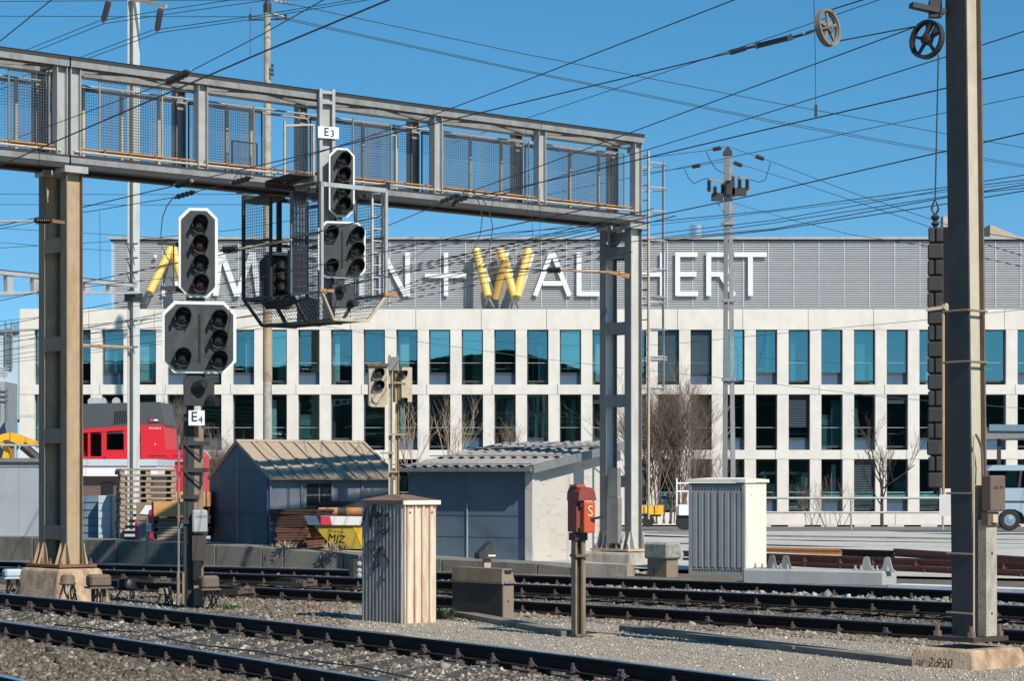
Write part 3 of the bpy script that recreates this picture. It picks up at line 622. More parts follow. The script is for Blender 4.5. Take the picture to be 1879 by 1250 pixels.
for x in (11, 22): mb.tube((nx_(x), 117.9, nz_(678)), (nx_(x), 117.9, nz_(591)), .05)
for x in (24, 29): mb.tube((nx_(x), 118.4, nz_(608)), (nx_(x), 118.4, nz_(591)), .04)
for i in range(14): mb.tube((nx_(11), 117.9, nz_(676-i*5.6)), (nx_(22), 117.9, nz_(676-i*5.6)), .035)
ob.part('ladder', mb, M_GALVD)
# hills and the far bank behind the camera: what the lower windows mirror
hp = [(-400, 0)]+[(-400+i*20, (15.0 if i in (21, 22, 23, 24, 25, 26) else 19.4)+1.1*math.sin(i*.7)+.9*math.sin(i*1.9+1)+random.uniform(-.6, .6)) for i in range(41)]+[(400, 0)]
struct(MB().prism(hp, (0, -130, 0), (1, 0, 0), (0, 0, 1), (0, -30, 0)).build('hills', M_HILL))

# ---------------------------------------------------------------- bare shrubs and small trees
def twigs(mb, p, d, L, r, depth, rnd, spread=.55, n=3, segs=3, up=.12):
    pts = [p]; q = p
    for i in range(segs):
        d = (d+V((rnd.uniform(-.2, .2), rnd.uniform(-.2, .2), rnd.uniform(-.1, .2)+up))).normalized(); q = q+d*(L/segs); pts.append(q)
    mb.path(pts, r, 4 if r > .02 else 3, 0, r*.55)
    if depth:
        for i in range(n):
            k = rnd.uniform(.35, 1); a = pts[min(int(k*segs), segs-1)].lerp(pts[min(int(k*segs)+1, segs)], (k*segs) % 1)
            dd = (d+V((rnd.uniform(-1, 1), rnd.uniform(-1, 1), rnd.uniform(-.5, .6)))*spread*1.6).normalized()
            twigs(mb, a, dd, L*rnd.uniform(.45, .75), r*.55, depth-1, rnd, spread, n, segs, up)
def shrub(name, label, cat, x, yb, Y, h, wide, nst, depth, m, m2=None, seed=1, r=.02, n=3, trunk=0., group=None, up=.12, spread=.55):
    rnd = random.Random(seed); X = (x-CX)*Y/F; z = zat(yb, Y); T = Thing(name, label, cat, (X, Y, z), group); st = MB(); tw = MB()
    for i in range(nst):
        a = V((X+rnd.uniform(-wide, wide)*.35, Y+rnd.uniform(-wide, wide)*.3, z)); d = V((rnd.uniform(-1, 1)*wide*.45, rnd.uniform(-1, 1)*wide*.3, h)).normalized()
        if trunk: 
            b = a+UP*trunk; st.tube(a, b, r*1.5, r*1.2, 7)
            for j in range(7):
                c = a.lerp(b, .45+.55*j/6); twigs(tw, c, (V((rnd.uniform(-1, 1), rnd.uniform(-1, 1), rnd.uniform(.5, 1.3)))).normalized(), h*.5, r*.7, depth, rnd, spread, n, 3, up)
        else:
            L = h*rnd.uniform(.35, .55); b = a+d*L; st.tube(a, b, r, r*.8, 5)
            for j in range(3): twigs(tw, a.lerp(b, rnd.uniform(.4, 1)), (d+V((rnd.uniform(-1, 1), rnd.uniform(-1, 1), rnd.uniform(-.2, .6)))*.45).normalized(), h*rnd.uniform(.3, .55), r*.7, depth, rnd, spread, n, 3, up)
    T.part('trunk' if trunk else 'stem', st, m); T.part('crown', tw, m2 or m); return T
shrub('bare_shrub', 'large dense leafless shrub behind the right gantry leg', 'shrub', 1208, 962, 88, 4.6, 2.7, 34, 3, M_BARK, M_BARK, 3, .027, 4, up=.08)
shrub('bare_shrub', 'smaller leafless shrub behind the grey ribbed cabinet', 'shrub', 1290, 962, 92, 2.9, 2.2, 12, 3, M_BARK, M_BARK, 4, .018, 3)
shrub('bare_shrub', 'pale leafless shrub rising behind the roof of the concrete shed', 'shrub', 795, 900, 84, 3.0, 2.4, 9, 2, M_BARKL, M_BARKL, 5, .02, 3, up=.16)
shrub('bare_shrub', 'dark leafless twigs over the ridge of the concrete shed roof', 'shrub', 938, 870, 84, 1.9, 1.6, 8, 2, M_BARK, M_BARK, 6, .014)
shrub('bare_tree', 'young leafless tree standing by the railing in front of the office', 'tree', 1635, 968, 94, 3.4, 1.6, 1, 3, M_BARKD, M_BARKD, 8, .05, 3, 1.9)
shrub('bare_shrub', 'low leafless bush with arching twigs beside the railing', 'shrub', 1515, 968, 96, 1.9, 2.4, 12, 2, M_BARK, M_BARK, 9, .014)
shrub('bare_shrub', 'leafless bush behind the red locomotive', 'shrub', 320, 880, 92, 2.9, 1.5, 26, 2, M_BARK, M_BARK, 10, .02)
shrub('bare_shrub', 'leafless brambles between the red locomotive and the gabled shed', 'shrub', 400, 940, 86, 2.6, 1.6, 26, 2, M_BARK, M_BARK, 11, .018)

# ---------------------------------------------------------------- gabled sheet shed
def gable_shed():
    Y0 = 45.4; c = W(490, 1005, Y0); ex = V((.86, .51, 0)).normalized(); ey = V((-.51, .86, 0)).normalized()  # right side runs along ex, gable along ey
    wl = slen(c, ey, 386); ll = slen(c, ex, 722); ze = zat(877, Y0); zr = zat(811, c.y+ey.y*wl/2); z0 = c.z-.15
    T = Thing('gabled_shed', 'blue grey gabled shed with tan sheet metal roof', 'shed', c)
    u, w = ey, ex
    T.part('wall', MB().prism([(0, z0), (wl, z0), (wl, ze), (wl/2, zr-.05), (0, ze)], V((c.x, c.y, 0)), u, UP, w*.04), M_SHEDB)
    T.part('wall', MB().prism([(0, z0), (wl, z0), (wl, ze), (wl/2, zr-.05), (0, ze)], V((c.x, c.y, 0))+w*(ll-.04), u, UP, w*.04), M_SHEDB)
    mid = c+ey*(wl/2); T.part('joint_strip', MB().bar(V((mid.x, mid.y, z0))-w*.012, V((mid.x, mid.y, zr-.25))-w*.012, .012, .03, w), M_GALVL)
    mb = MB()
    for z in (ze-.72, ze+.12): mb.bar(V((c.x, c.y, z))-w*.008+u*.03, V((c.x, c.y, z))-w*.008+u*(wl-.03), .01, .012)
    T.part('board_joint', mb, M_SHEDB)
    for s in (0, wl):
        mb = MB(); a = V((c.x, c.y, 0))+u*s; n = max(2, int(ll/.62)); mb.bar(a+UP*((z0+ze)/2)+w*.05, a+UP*((z0+ze)/2)+w*(ll-.05), .04, ze-z0)
        for i in range(n+1):
            p = a+w*(.06+(ll-.12)*i/n)-u*(.035 if s == 0 else -.035); mb.bar(p+UP*z0, p+UP*(ze-.02), .05, .05, w)
        T.part('side_wall', mb, M_SHEDL)
    dn = MB(); 
    for i, x in enumerate((562, 587)):
        t = slen(c, ex, x); p = c+w*t-u*.035
        for j in range(3):
            z = ze-.22-j*.24; dn.bar(p+UP*(z-c.z), p+w*.26+UP*(z-c.z), .02, .20)
    T.part('window', dn, M_BLACK)
    # roof: two pitched sheets with ridged seams and short flat eave skirt
    ov = .04
    for sgn in (0, 1):
        mb = MB(); e = -.22 if sgn == 0 else wl+.03; a = V((c.x, c.y, 0))-w*ov
        r0 = a+u*(wl/2)+UP*zr; e0 = a+u*e+UP*(ze-.02); sl = (e0-r0); nrm = (w.cross(sl)).normalized(); nrm = nrm if nrm.z > 0 else -nrm
        L = ll+2*ov; q = [r0, e0, e0+w*L, r0+w*L]; mb.add(q+[p-nrm*.03 for p in q], [(0, 1, 2, 3), (7, 6, 5, 4), (0, 4, 5, 1), (1, 5, 6, 2), (2, 6, 7, 3), (3, 7, 4, 0)])
        n = 9
        for i in range(n+1):
            p = w*(.02+(L-.04)*i/n); mb.bar(r0+p+nrm*.02, e0+p+nrm*.02, .06, .035, nrm)
        T.part('roof', mb, M_SHEDR)
    T.part('ridge_cap', MB().tube(V((c.x, c.y, zr+.01))+u*(wl/2)-w*ov, V((c.x, c.y, zr+.01))+u*(wl/2)+w*(ll+ov), .04), M_SHEDR)
gable_shed()

# ---------------------------------------------------------------- concrete shed with lean-to roof
def lean_shed():
    Y0 = 42.3; c = W(975, 1034, Y0); ey = V((-.83, .56, 0)).normalized(); ex = V((.56, .83, 0)).normalized()
    wl = slen(c, ey, 749); ll = slen(c, ex, 1140); zb = c.z-.2; ze = zat(858, Y0); zt = zat(816, (c+ex*ll).y)
    T = Thing('lean_to_shed', 'low concrete shed with blue grey front and grey corrugated lean-to roof', 'shed', c)
    o = V((c.x, c.y, 0))
    T.part('front_wall', MB().prism([(0.02, zb), (wl, zb), (wl, ze), (0.02, ze)], o, ey, UP, ex*.08), M_SHEDB)
    mb = MB()
    for z in (zat(947, Y0), zat(987, Y0)): mb.bar(o+UP*z-ex*.004+ey*.05, o+UP*z-ex*.004+ey*(wl-.05), .008, .010)
    T.part('board_joint', mb, M_SHEDB)
    m = slen(c, ey, 858); T.part('joint_strip', MB().bar(o+ey*m-ex*.012+UP*zb, o+ey*m-ex*.012+UP*zat(924, Y0), .015, .03, ex), M_GALVL)
    T.part('side_wall', MB().prism([(0.03, zb), (ll, zb), (ll, zt-.03), (0.03, ze-.03)], o+ey*.02, ex, UP, ey*.1), M_BOARD)
    T.part('side_wall', MB().prism([(0.03, zb), (ll, zb), (ll, zt-.03), (0.03, ze-.03)], o+ey*(wl-.12), ex, UP, ey*.1), M_BOARD)
    T.part('back_wall', MB().prism([(0.1, zb), (wl-.1, zb), (wl-.1, zt-.03), (0.1, zt-.03)], o+ex*(ll-.1), ey, UP, ex*.08), M_BOARD)
    T.part('corner_post', MB().bar(o-ex*.03+ey*.01+UP*zb, o-ex*.03+ey*.01+UP*(ze-.01), .16, .09, ex).bar(o+ex*.13-ey*.005+UP*zb, o+ex*.13-ey*.005+UP*(ze+.02), .2, .05, ey), M_BOARD)
    # corrugated roof
    ov = .24; mb = MB(); a = o-ex*ov-ey*.16+UP*(ze+.02-ov*(zt-ze)/ll); b = o+ex*(ll+.25)-ey*.16+UP*(zt+.05); L = wl+.36; n = 13; vs = []; fs = []
    for i in range(n*4+1):
        hgt = (.0, .035, .035, 0)[i % 4]; p = ey*(L*i/(n*4))+UP*hgt; vs += [a+p, b+p, a+p-UP*.02, b+p-UP*.02]
    for i in range(n*4):
        k = i*4; fs += [(k, k+4, k+5, k+1), (k+2, k+3, k+7, k+6), (k, k+2, k+6, k+4), (k+1, k+5, k+7, k+3)]
    mb.add(vs, fs)
    for i in range(3):
        t = .02+i*.33; mb.bar(a.lerp(b, t)+UP*.065, a.lerp(b, t)+ey*L+UP*.065, .16, .02)
    T.part('roof', mb, M_ROOFG)
    T.part('gutter', MB().bar(a-UP*.03-ey*.01, a+ey*L-UP*.03, .09, .07), M_GALVD)
    T.part('verge_board', MB().bar(a-ey*.03-UP*.02, b-ey*.03-UP*.02, .05, .15), M_GALVD)
lean_shed()

# ---------------------------------------------------------------- cabinets
def cabinet_frame(xc, yb, z, xl, xr, ex=E1, ey=E2):
    c = G(xc, yb, z); return c, slen(c, ey, xl), slen(c, ex, xr)
def ribs(mb, o, u, L, z0, z1, n, d, wd, out):
    for i in range(n):
        p = o+u*(L*(i+.5)/n)-out*(-d/2); mb.bar(p+UP*z0, p+UP*z1, wd*L/n, d, out)
def corr_cabinet():
    c, a, b = cabinet_frame(741, 1147, .08, 665, 800); h = zat(924, c.y)-c.z; ex, ey = E1, E2
    T = Thing('corrugated_cabinet', 'tall corrugated trackside cabinet with graffiti and rust streaked cream end', 'cabinet', c)
    T.part('body', MB(frame(c, ex, ey)).box((b/2, a/2, h/2-.05), (b-.012, a-.012, h+.06)), M_CABG)
    mb = MB(); n = 12
    for i in range(n):
        t0 = a*i/n; p = c+ey*t0-ex*.002; w = a/n
        mb.prism([(0, 0), (.2*w, -.028), (.55*w, -.028), (.75*w, 0), (.75*w, .008), (0, .008)], p+UP*.0, ey, ex, UP*(h-.01))
    T.part('door', mb, M_CABG)
    mb = MB(); n = 4; mb.bar(c+ex*.001-ey*.004+UP*0, c+ex*.001-ey*.004+UP*h, .02, .05, ey)
    for i in range(n):
        p = c+ex*(.035+(b-.035)*i/n); w = (b-.035)/n
        mb.prism([(0.012, 0), (0.012, -.008), (.05*w+.014, -.02), (w*.93-.01, -.02), (w*.95, -.008), (w*.95, 0)], p, ex, ey, UP*(h-.02))
    o = T.part('end_panel', mb, M_CREAM)
    mb = MB()
    for t in (.16, .84): mb.lathe([(.011, 0), (.011, .012)], c+ex*(b*t)-ey*.02+UP*(h-.12), -ey, 8)
    T.part('screw', mb, M_DARK, o)
    mb = MB()
    for i in range(4): mb.bar(c+ex*(b*(i+.35)/4+.02)-ey*.021+UP*(h-.045), c+ex*(b*(i+.8)/4+.02)-ey*.021+UP*(h-.045), .006, .035)
    T.part('vent', mb, M_ROOFR, o)
    ctr = c+ex*b/2+ey*a/2; T.part('roof', MB().frus(ctr, ex, ey, b+.07, a+.07, b+.07, a+.07, h-.01, h+.035).frus(ctr, ex, ey, b+.05, a+.05, .18, .14, h+.036, h+.11), [M_CREAM, M_ROOFR][1:])
    T.part('roof_rim', MB(frame(c, ex, ey)).box((b/2, -.040, h+.008), (b+.086, .014, .055)), M_CABC)
    # graffiti, brush strokes on the corrugated door
    def gp(x, y): d = slen(c, ey, x); q = c+ey*d; return V((q.x, q.y, zat(y, q.y)))-ex*.034
    S = [[(667, 965), (673, 945), (677, 929), (681, 950), (683, 968), (686, 940), (692, 925), (690, 945), (694, 952), (700, 940)], [(689, 950), (686, 938), (690, 926), (696, 928), (697, 940), (692, 950), (700, 948), (708, 935), (704, 942), (712, 948), (718, 940), (720, 950)],
         [(697, 962), (700, 958), (705, 962), (700, 970), (706, 974), (712, 968), (708, 980)], [(695, 980), (700, 976), (708, 982), (714, 978), (718, 966)],
         [(676, 998), (684, 992), (692, 996), (693, 1006), (684, 1012), (678, 1004)], [(684, 1012), (690, 1022), (698, 1012), (704, 1004), (700, 1018), (692, 1026), (700, 1034), (694, 1042), (688, 1044)], [(695, 1010), (706, 1002), (710, 1016), (718, 1036), (712, 1024), (704, 1018)], [(690, 1030), (688, 1048)], [(706, 1052), (704, 1062), (708, 1066), (710, 1060)]]
    mb = MB()
    for i, s in enumerate(S): mb.path([gp(x, y) for x, y in s], .012 if i < 2 else .007, 5)
    T.part('graffiti', mb, M_GRAF)
corr_cabinet()
def ribbed_cabinet():
    c, a, b = cabinet_frame(1365, 1057.5, .30, 1267.5, 1404.5, V((.52, .854, 0)), V((-.854, .52, 0))); ex = V((.52, .854, 0)).normalized(); ey = V((-.854, .52, 0)).normalized(); h = zat(886, c.y)-c.z
    T = Thing('ribbed_cabinet', 'wide grey double door cabinet with cream side panel and flat cap', 'cabinet', c)
    T.part('body', MB(frame(c, ex, ey)).box((b/2, a/2, h/2), (b-.03, a-.03, h-.02)), M_CABB)
    for k in range(2):
        mb = MB(); o = c+ey*(a*(.02+.49*k)); w = a*.47; mb.bar(o+UP*(h/2), o+ey*w+UP*(h/2), .02, h-.10)
        for i in range(4): p = o+ey*(w*(i+.5)/4)-ex*.016; mb.bar(p+UP*.14, p+UP*(h-.16), w/4*.55, .014, ex)
        d = T.part('door', mb, M_CABB); mb = MB()
        for z in (.085, h-.11):
            mb = MB()
            for i in range(8): mb.lathe([(.018, 0), (.016, .008)], o+ey*(w*(i+.5)/8)-ex*.010+UP*z, -ex, 8)
            T.part('vent_row', mb, M_DARK, d)
    T.part('frame', MB().bar(c-ex*.006+UP*0, c-ex*.006+UP*(h-.01), .05, .05, ex).bar(c+ey*a-ex*.006, c+ey*a-ex*.006+UP*(h-.01), .05, .05, ex).bar(c+UP*.03, c+ey*a+UP*.03, .05, .06), M_CABB)
    o = T.part('side_panel', MB().bar(c-ey*.002+ex*.035+UP*(h/2), c-ey*.002+ex*b+UP*(h/2), .03, h-.03), M_CABC); mb = MB()
    for t in (.3, .8): mb.lathe([(.010, 0), (.010, .006)], c+ex*b*t-ey*.017+UP*(h-.22), -ey, 8)
    for t in (.3, .55, .8): mb.lathe([(.008, 0), (.008, .004)], c+ex*b*t-ey*.017+UP*(h-.07), -ey, 8)
    T.part('screw', mb, M_BROWNL, o)
    T.part('cap', MB().frus(c+ex*b/2+ey*a/2, ex, ey, b+.1, a+.1, b+.1, a+.1, h, h+.055).frus(c+ex*b/2+ey*a/2, ex, ey, b+.08, a+.08, b*.3, a*.6, h+.056, h+.085), M_CABC)
ribbed_cabinet()
def tilt_box():
    c, a, b = cabinet_frame(921, 1139.5, .08, 830, 942.5); h = zat(1045, c.y)-c.z; hm = zat(1073, c.y)-c.z; ex, ey = E1, E2; ct = c+ex*b/2+ey*a/2
    T = Thing('trackside_box', 'dark brown low box with paler sloping lid standing by the cream cabinet', 'box', c)
    T.part('body', MB().frus(ct, ex, ey, b, a, b, a, -.05, hm), M_BROWND)
    T.part('end_plate', MB().bar(c-ey*.006+ex*.01+UP*(hm/2), c-ey*.006+ex*(b-.01)+UP*(hm/2), .012, hm-.03), M_BROWNL)
    l = T.part('lid', MB().frus(ct, ex, ey, b+.05, a+.05, b+.05, a+.05, hm, hm+.03).frus(ct, ex, ey, b+.02, a+.02, b-.03, a-.03, hm+.031, h), M_BROWNL)
    T.part('handle', MB().bar(c-ey*.01+ex*.05+UP*(h-.03), c-ey*.01+ex*(b-.04)+UP*(h-.03), .03, .03), M_DARK, l)
    T.part('latch', MB().bar(c-ey*.03+ex*.02+UP*(hm+.02), c-ey*.03+ex*(b)+UP*(hm+.02), .03, .025).lathe([(.012, 0), (.012, .02)], c-ey*.01+ex*b*.5+UP*.26, -ey, 8), M_GALVD)
    s = single('concrete_slab', MB(frame(c-UP*.05+ey*.2-ex*.12, ex, ey)).box((b*.9, -.25, .012), (1.5, 2.2, .10)), M_KERB, 'flat concrete trough cover lying beside the dark brown trackside box', 'slab')
tilt_box()
def phone():
    c = G(1061, 1172, .08); s = F/c.y; ex, ey = V((.87, .49, 0)).normalized(), V((-.49, .87, 0)).normalized()
    T = Thing('telephone_post', 'orange red trackside telephone box marked S on a rusty steel post', 'telephone', c)
    hz = lambda y: zat(y, c.y)-c.z
    T.part('post', MB().bar(c-ex*.055-UP*.1, c-ex*.055+UP*hz(992), .022, .10, ey).bar(c+ex*.055-UP*.1, c+ex*.055+UP*hz(992), .035, .10, ey).bar(c+ey*.05-UP*.1, c+ey*.05+UP*hz(992), .11, .014, ey), M_BROWNL)
    T.part('cable_pipe', MB().tube(c+ex*.02-ey*.05-UP*.05, c+ex*.02-ey*.05+UP*hz(985), .014), M_BROWN)
    for y in (1020, 1166): T.part('clamp', MB(frame(c+UP*hz(y), ex, ey)).box((0, -.02, 0), (.17, .15, .03)), M_BROWN)
    T.part('bracket', MB(frame(c+UP*hz(985), ex, ey)).box((0, 0, 0), (.17, .15, .09)), M_DARK)
    z0, z1 = hz(978), hz(921)
    b = T.part('housing', MB(frame(c+ey*.02, ex, ey)).box((-.035, -.03, (z0+z1)/2+.05), (.11, .20, z1-z0+.08)), M_REDD)
    d = T.part('door', MB(frame(c-ey*.02, ex, ey)).box((.045, -.04, (z0+z1)/2), (.155, .26, z1-z0)), M_RED)
    bv = d.modifiers.new('bevel', 'BEVEL'); bv.width = .015; bv.segments = 2
    prof = [(-.105, 0), (-.10, .10), (-.07, .155), (-.02, .165), (.07, .15), (.12, .10), (.14, .0)]
    T.part('hood', MB().prism(prof, c-ey*.185+UP*(z1+.012), ex, UP, ey*.27), M_REDD)
    T.part('hood_ridge', MB(frame(c, ex, ey)).box((-.03, -.03, z1+.185), (.12, .16, .03)), M_RED)
    mb = MB(); mb.text('S', c+ex*.005-ey*.195+UP*(z1-.17), ex, UP, .18, .003); T.part('letter', mb, M_YLET, d)
    T.part('handle', MB().bar(c+ex*.06-ey*.19+UP*(z0+.16), c+ex*.17-ey*.28+UP*(z0+.19), .02, .03), M_DARK, d)
    mb = MB()
    for z in (z0+.05, z1-.04): mb.lathe([(.018, -.02), (.018, .03)], c-ex*.05-ey*.15+UP*z, UP, 8)
    T.part('hinge', mb, M_DARK, d)
    single('concrete_slab', MB(frame(c+ex*.32+ey*.05, ex, ey)).box((0, 0, 0), (.34, .3, .06)), M_FOUND, 'small pale concrete slab at the foot of the telephone post', 'slab')
phone()
def trough():                                    # long cable trough edge running along the path
    for x0, x1, lab in ((846, 1046, 'concrete cable trough between the dark box and the telephone post'), (1150, 1470, 'long concrete cable trough along the gravel path right of the telephone post'), (1474, 1690, 'concrete cable trough section ending beside the steel mast foundation')):
        n = 9; up = [V(G(x0+(x1-x0)*i/n, 0+np.interp(x0+(x1-x0)*i/n, [846, 1046, 1150, 1420, 1700], [1131, 1168, 1157, 1190, 1223]), .10)) for i in range(n+1)]
        mb = MB()
        for p, q in zip(up, up[1:]): mb.bar(p+UP*.0, q+UP*.0, .22, .12)
        single('cable_trough', mb, M_KERB, lab, 'cable trough')
    pts = [G(x, y, .05) for x, y in ((100, 1147), (190, 1157), (270, 1162), (330, 1178), (380, 1186), (470, 1196), (560, 1212), (660, 1225), (760, 1246))]
    single('cable', MB().path(pts, .009, 6), M_BLACK, 'thin black cable lying across the sleepers of the foreground track', 'cable')
trough()
# ---------------------------------------------------------------- signal gantry
GL = W(132, 1040, 34.7); GL.z = 0; LENG = 11.78                      # front line of the gantry, left leg
GZT, GZB = 8.35, 6.69                                                  # top of the upper chord, underside of the lower chord
GW = .64
def gp(s, t, z): return V((GL.x+E1.x*s+E2.x*t, GL.y+E1.y*s+E2.y*t, z))
def gs(x, t=0.): 
    p = gp(0, t, 0); return slen(p, E1, x)
def gzy(y, s, t=0.): return zat(y, gp(s, t, 0).y)
def hsec(mb, p, z0, z1, eu, ev, du, dv, tf=.014, tw=.012):  # H section: flanges dv wide, du apart along eu
    mb.bar(p-eu*(du/2)+UP*z0, p-eu*(du/2)+UP*z1, dv, tf, eu); mb.bar(p+eu*(du/2)+UP*z0, p+eu*(du/2)+UP*z1, dv, tf, eu)
    mb.bar(p+UP*z0, p+UP*z1, du-tf, tw, ev)
def gantry():
    T = Thing('signal_gantry', 'long galvanised steel signal gantry with mesh railings spanning the tracks on two rust stained legs', 'gantry', gp(0, 0, .63))
    sL, sR = gs(123)-.02, gs(1176)
    spans = ((-6.2, gs(121)), (gs(124), sR))
    for a, b in spans:
        for t in (0, GW):
            mb = MB(); z = GZT
            # upper chord: wide flange beam with bright front edge under a dark cover strip
            mb.bar(gp(a, t-.10, z-.112), gp(b, t-.10, z-.112), .014, .092); mb.bar(gp(a, t+.10, z-.112), gp(b, t+.10, z-.112), .014, .092); mb.bar(gp(a, t, z-.10), gp(b, t, z-.10), .19, .012)
            T.part('upper_chord', mb, M_GALV)
            T.part('cover_strip', MB().bar(gp(a, t, z-.034), gp(b, t, z-.034), .208, .062).bar(gp(a, t, z), gp(b, t, z), .226, .006), M_DARK)
            mb = MB(); z = GZB+.17
            mb.bar(gp(a, t-.10, z-.082), gp(b, t-.10, z-.082), .014, .085); mb.bar(gp(a, t+.10, z-.082), gp(b, t+.10, z-.082), .014, .085); mb.bar(gp(a, t, z-.07), gp(b, t, z-.07), .19, .012)
            T.part('lower_chord', mb, M_GALV)
            T.part('cable_duct', MB().bar(gp(a, t, z-.165), gp(b, t, z-.165), .20, .075).bar(gp(a, t, z-.022), gp(b, t, z-.022), .20, .034), M_DARK)
        for s in (a+.1, b-.1): T.part('end_frame', MB().bar(gp(s, 0, GZB+.1), gp(s, GW, GZB+.1), .1, .12), M_GALV); T.part('end_frame', MB().bar(gp(s, 0, GZT-.1), gp(s, GW, GZT-.1), .1, .1), M_GALV)
        # perforated walkway and the zigzag beneath it
        mb = MB(); n = int((b-a)/.14)
        for i in range(n): mb.bar(gp(a+(i+.5)*(b-a)/n, .11, GZB+.065), gp(a+(i+.5)*(b-a)/n, GW-.11, GZB+.065), .10, .02)
        for t in (.14, .34, .5): mb.bar(gp(a, t, GZB+.04), gp(b, t, GZB+.04), .05, .03)
        T.part('walkway', mb, M_DARK)
        mb = MB(); n = max(3, int((b-a)/1.2))
        for i in range(n):
            mb.bar(gp(a+i*(b-a)/n, .08 if i % 2 else GW-.08, GZT-.13), gp(a+(i+1)*(b-a)/n, GW-.08 if i % 2 else .08, GZT-.13), .05, .04)
        T.part('wind_bracing', mb, M_GALVD)
    posts = [gs(-148), gs(110), gs(135), gs(368.5), gs(594), gs(800), gs(990.5), gs(1167)]
    for i, s in enumerate(posts):
        for t in (0, GW):
            mb = MB(); hsec(mb, gp(s, t, 0), GZB+.17, GZT-.15, E1, E2, .165, .15)
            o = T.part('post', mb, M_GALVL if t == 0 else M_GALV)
        T.part('gusset', MB().prism([(0, 0), (.32, 0), (.06, -.14), (0, -.14)], gp(s+.1, GW*.5, GZT-.16), E1, UP, E2*.02), M_GALVD)
    # mesh railing panels with their pale uprights, back and front
    zt, zb = GZT-.34, GZB+.28
    def panel(a, b, t, z0, z1, fr, nm='mesh_panel'):
        mb = MB(); n = int((b-a)/.042); k = int((z1-z0)/.042)
        for i in range(n+1): s = a+(b-a)*i/n; mb.bar(gp(s, t, z0), gp(s, t, z1), .0052, .0052)
        for i in range(k+1): z = z0+(z1-z0)*i/k; mb.bar(gp(a, t+.003, z), gp(b, t+.003, z), .0052, .0052)
        o = T.part(nm, mb, M_MESH); mb = MB()
        for s in (a, b): mb.bar(gp(s, t-.01, z0), gp(s, t-.01, z1), .02, .02, E1)
        for z in (z0, z1): mb.bar(gp(a, t-.01, z), gp(b, t-.01, z), .018, .018)
        T.part('panel_frame', mb, fr, o); return o
    for p, q in ((posts[0], posts[1]), (posts[2], posts[3]), (posts[3], posts[4]), (posts[4], posts[5]), (posts[5], posts[6]), (posts[6], posts[7])):
        b_ = q-.12
        if (p, q) == (posts[3], posts[4]): b_ = gs(474, GW)
        panel(p+.12, b_, GW-.09, zb, zt, M_DARK)
        n = 3
        for i in range(n):
            s = p+.12+(b_-p-.12)*(i+.5)/n; mb = MB().bar(gp(s, GW-.13, zb-.03), gp(s, GW-.13, zt+.02), .045, .045, E1); T.part('railing_upright', mb, M_BEIGE)
    for a, b in ((198, 300), (648, 676), (1003, 1007)):
        pass
    panel(gs(150)+.35, gs(302), .08, zb, zt+.08, M_RUSTB); panel(gs(652), gs(722), .08, zb, zt-.02, M_GALVD); panel(gs(818), gs(975), .08, zb, zt-.02, M_GALVD); panel(gs(1003), gs(1150), .08, zb, zt-.02, M_GALVD); panel(gs(20), gs(94), .08, zb, zt+.05, M_GALVD); panel(gs(385), gs(470), .08, zb, zt-.02, M_GALVD)
    panel(gs(425, .3), gs(471, .3), .30, zb-.1, zb+.45, M_DARK, 'gate'); panel(gs(676, .2), gs(726, .2), .20, zb-.05, zb+.85, M_BEIGE, 'gate')
    for a, b in spans:
        for t, z, m, r in ((-.02, GZB+.235, M_BEIGE, .020), (.04, GZB+.30, M_RUSTO, .017), (GW-.05, GZT-.36, M_BEIGE, .022), (.12, GZT-.26, M_BEIGE, .018), (GW-.1, GZT-.30, M_GALVL, .016), (GW+.02, GZB+.27, M_RUSTO, .016)):
            T.part('conduit_pipe', MB().tube(gp(a+.1, t, z), gp(b-.1, t, z), r), m)
        n = int((b-a)/.45)
        for i in range(n): T.part('pipe_bracket', MB().bar(gp(a+.2+i*.45, .0, GZB+.17), gp(a+.2+i*.45, .0, GZB+.32), .02, .03), M_RUST)
    # the two legs: pairs of columns with battens, base plates and stiffeners
    for s0, m, ys, z0 in ((0., M_RUSTB, (0.48, 1.95, 3.35, 4.85), .66), (LENG+.0, M_LEGP, (1.25, 2.75, 4.1, 5.5), .66)):
        s0 = gs(132 if s0 == 0 else 1162)
        L = []
        for t in (0, GW):
            mb = MB(); t_ = t if t == 0 else GW+.03; hsec(mb, gp(s0, t_, 0), z0, GZB-.10, E1, E2, .27, .17, .016); mb.mi = [1]*12+[0]*6; mf = M_LEGF if s0 < 3 else M_LEGG; L.append(T.part('leg', mb, [m, mf])); nt_ = MB()  # flange shade comes from the darkened steel, the web keeps the leg colour
            nt_.bar(gp(s0, t, GZB-.10), gp(s0, t, GZB+.0), .40, .28, E2); T.part('bearing_plate', nt_, M_GALVL, L[-1])
            for u in (-.14, .14):
                p = gp(s0+u, t_, 0); sg = 1 if u > 0 else -1
                for k in (-1, 1): T.part('stiffener', MB().prism([(0, z0), (0, z0+.32), (k*.02, z0+.32), (k*.10, z0)], p+E2*(k*.085), E2, UP, E1*.014), m, L[-1])
                for v in (-.07, .07): T.part('stiffener', MB().prism([(0, z0), (0, z0+.32), (sg*.012, z0+.32), (sg*.11, z0)], p+E2*v, E1, UP, E2*.014), m, L[-1])
        T.part('base_plate', MB().bar(gp(s0-.32, GW/2, z0-.02), gp(s0+.32, GW/2, z0-.02), 1.02, .04), M_RUST if s0 < 3 else M_BEIGE)
        for u in (-.26, .26):
            for v in (-.11, .19, GW-.19, GW+.11): T.part('anchor_bolt', MB().lathe([(.028, 0), (.028, .045), (.015, .045), (.015, .09)], gp(s0+u, v, z0), UP, 6), M_RUST)
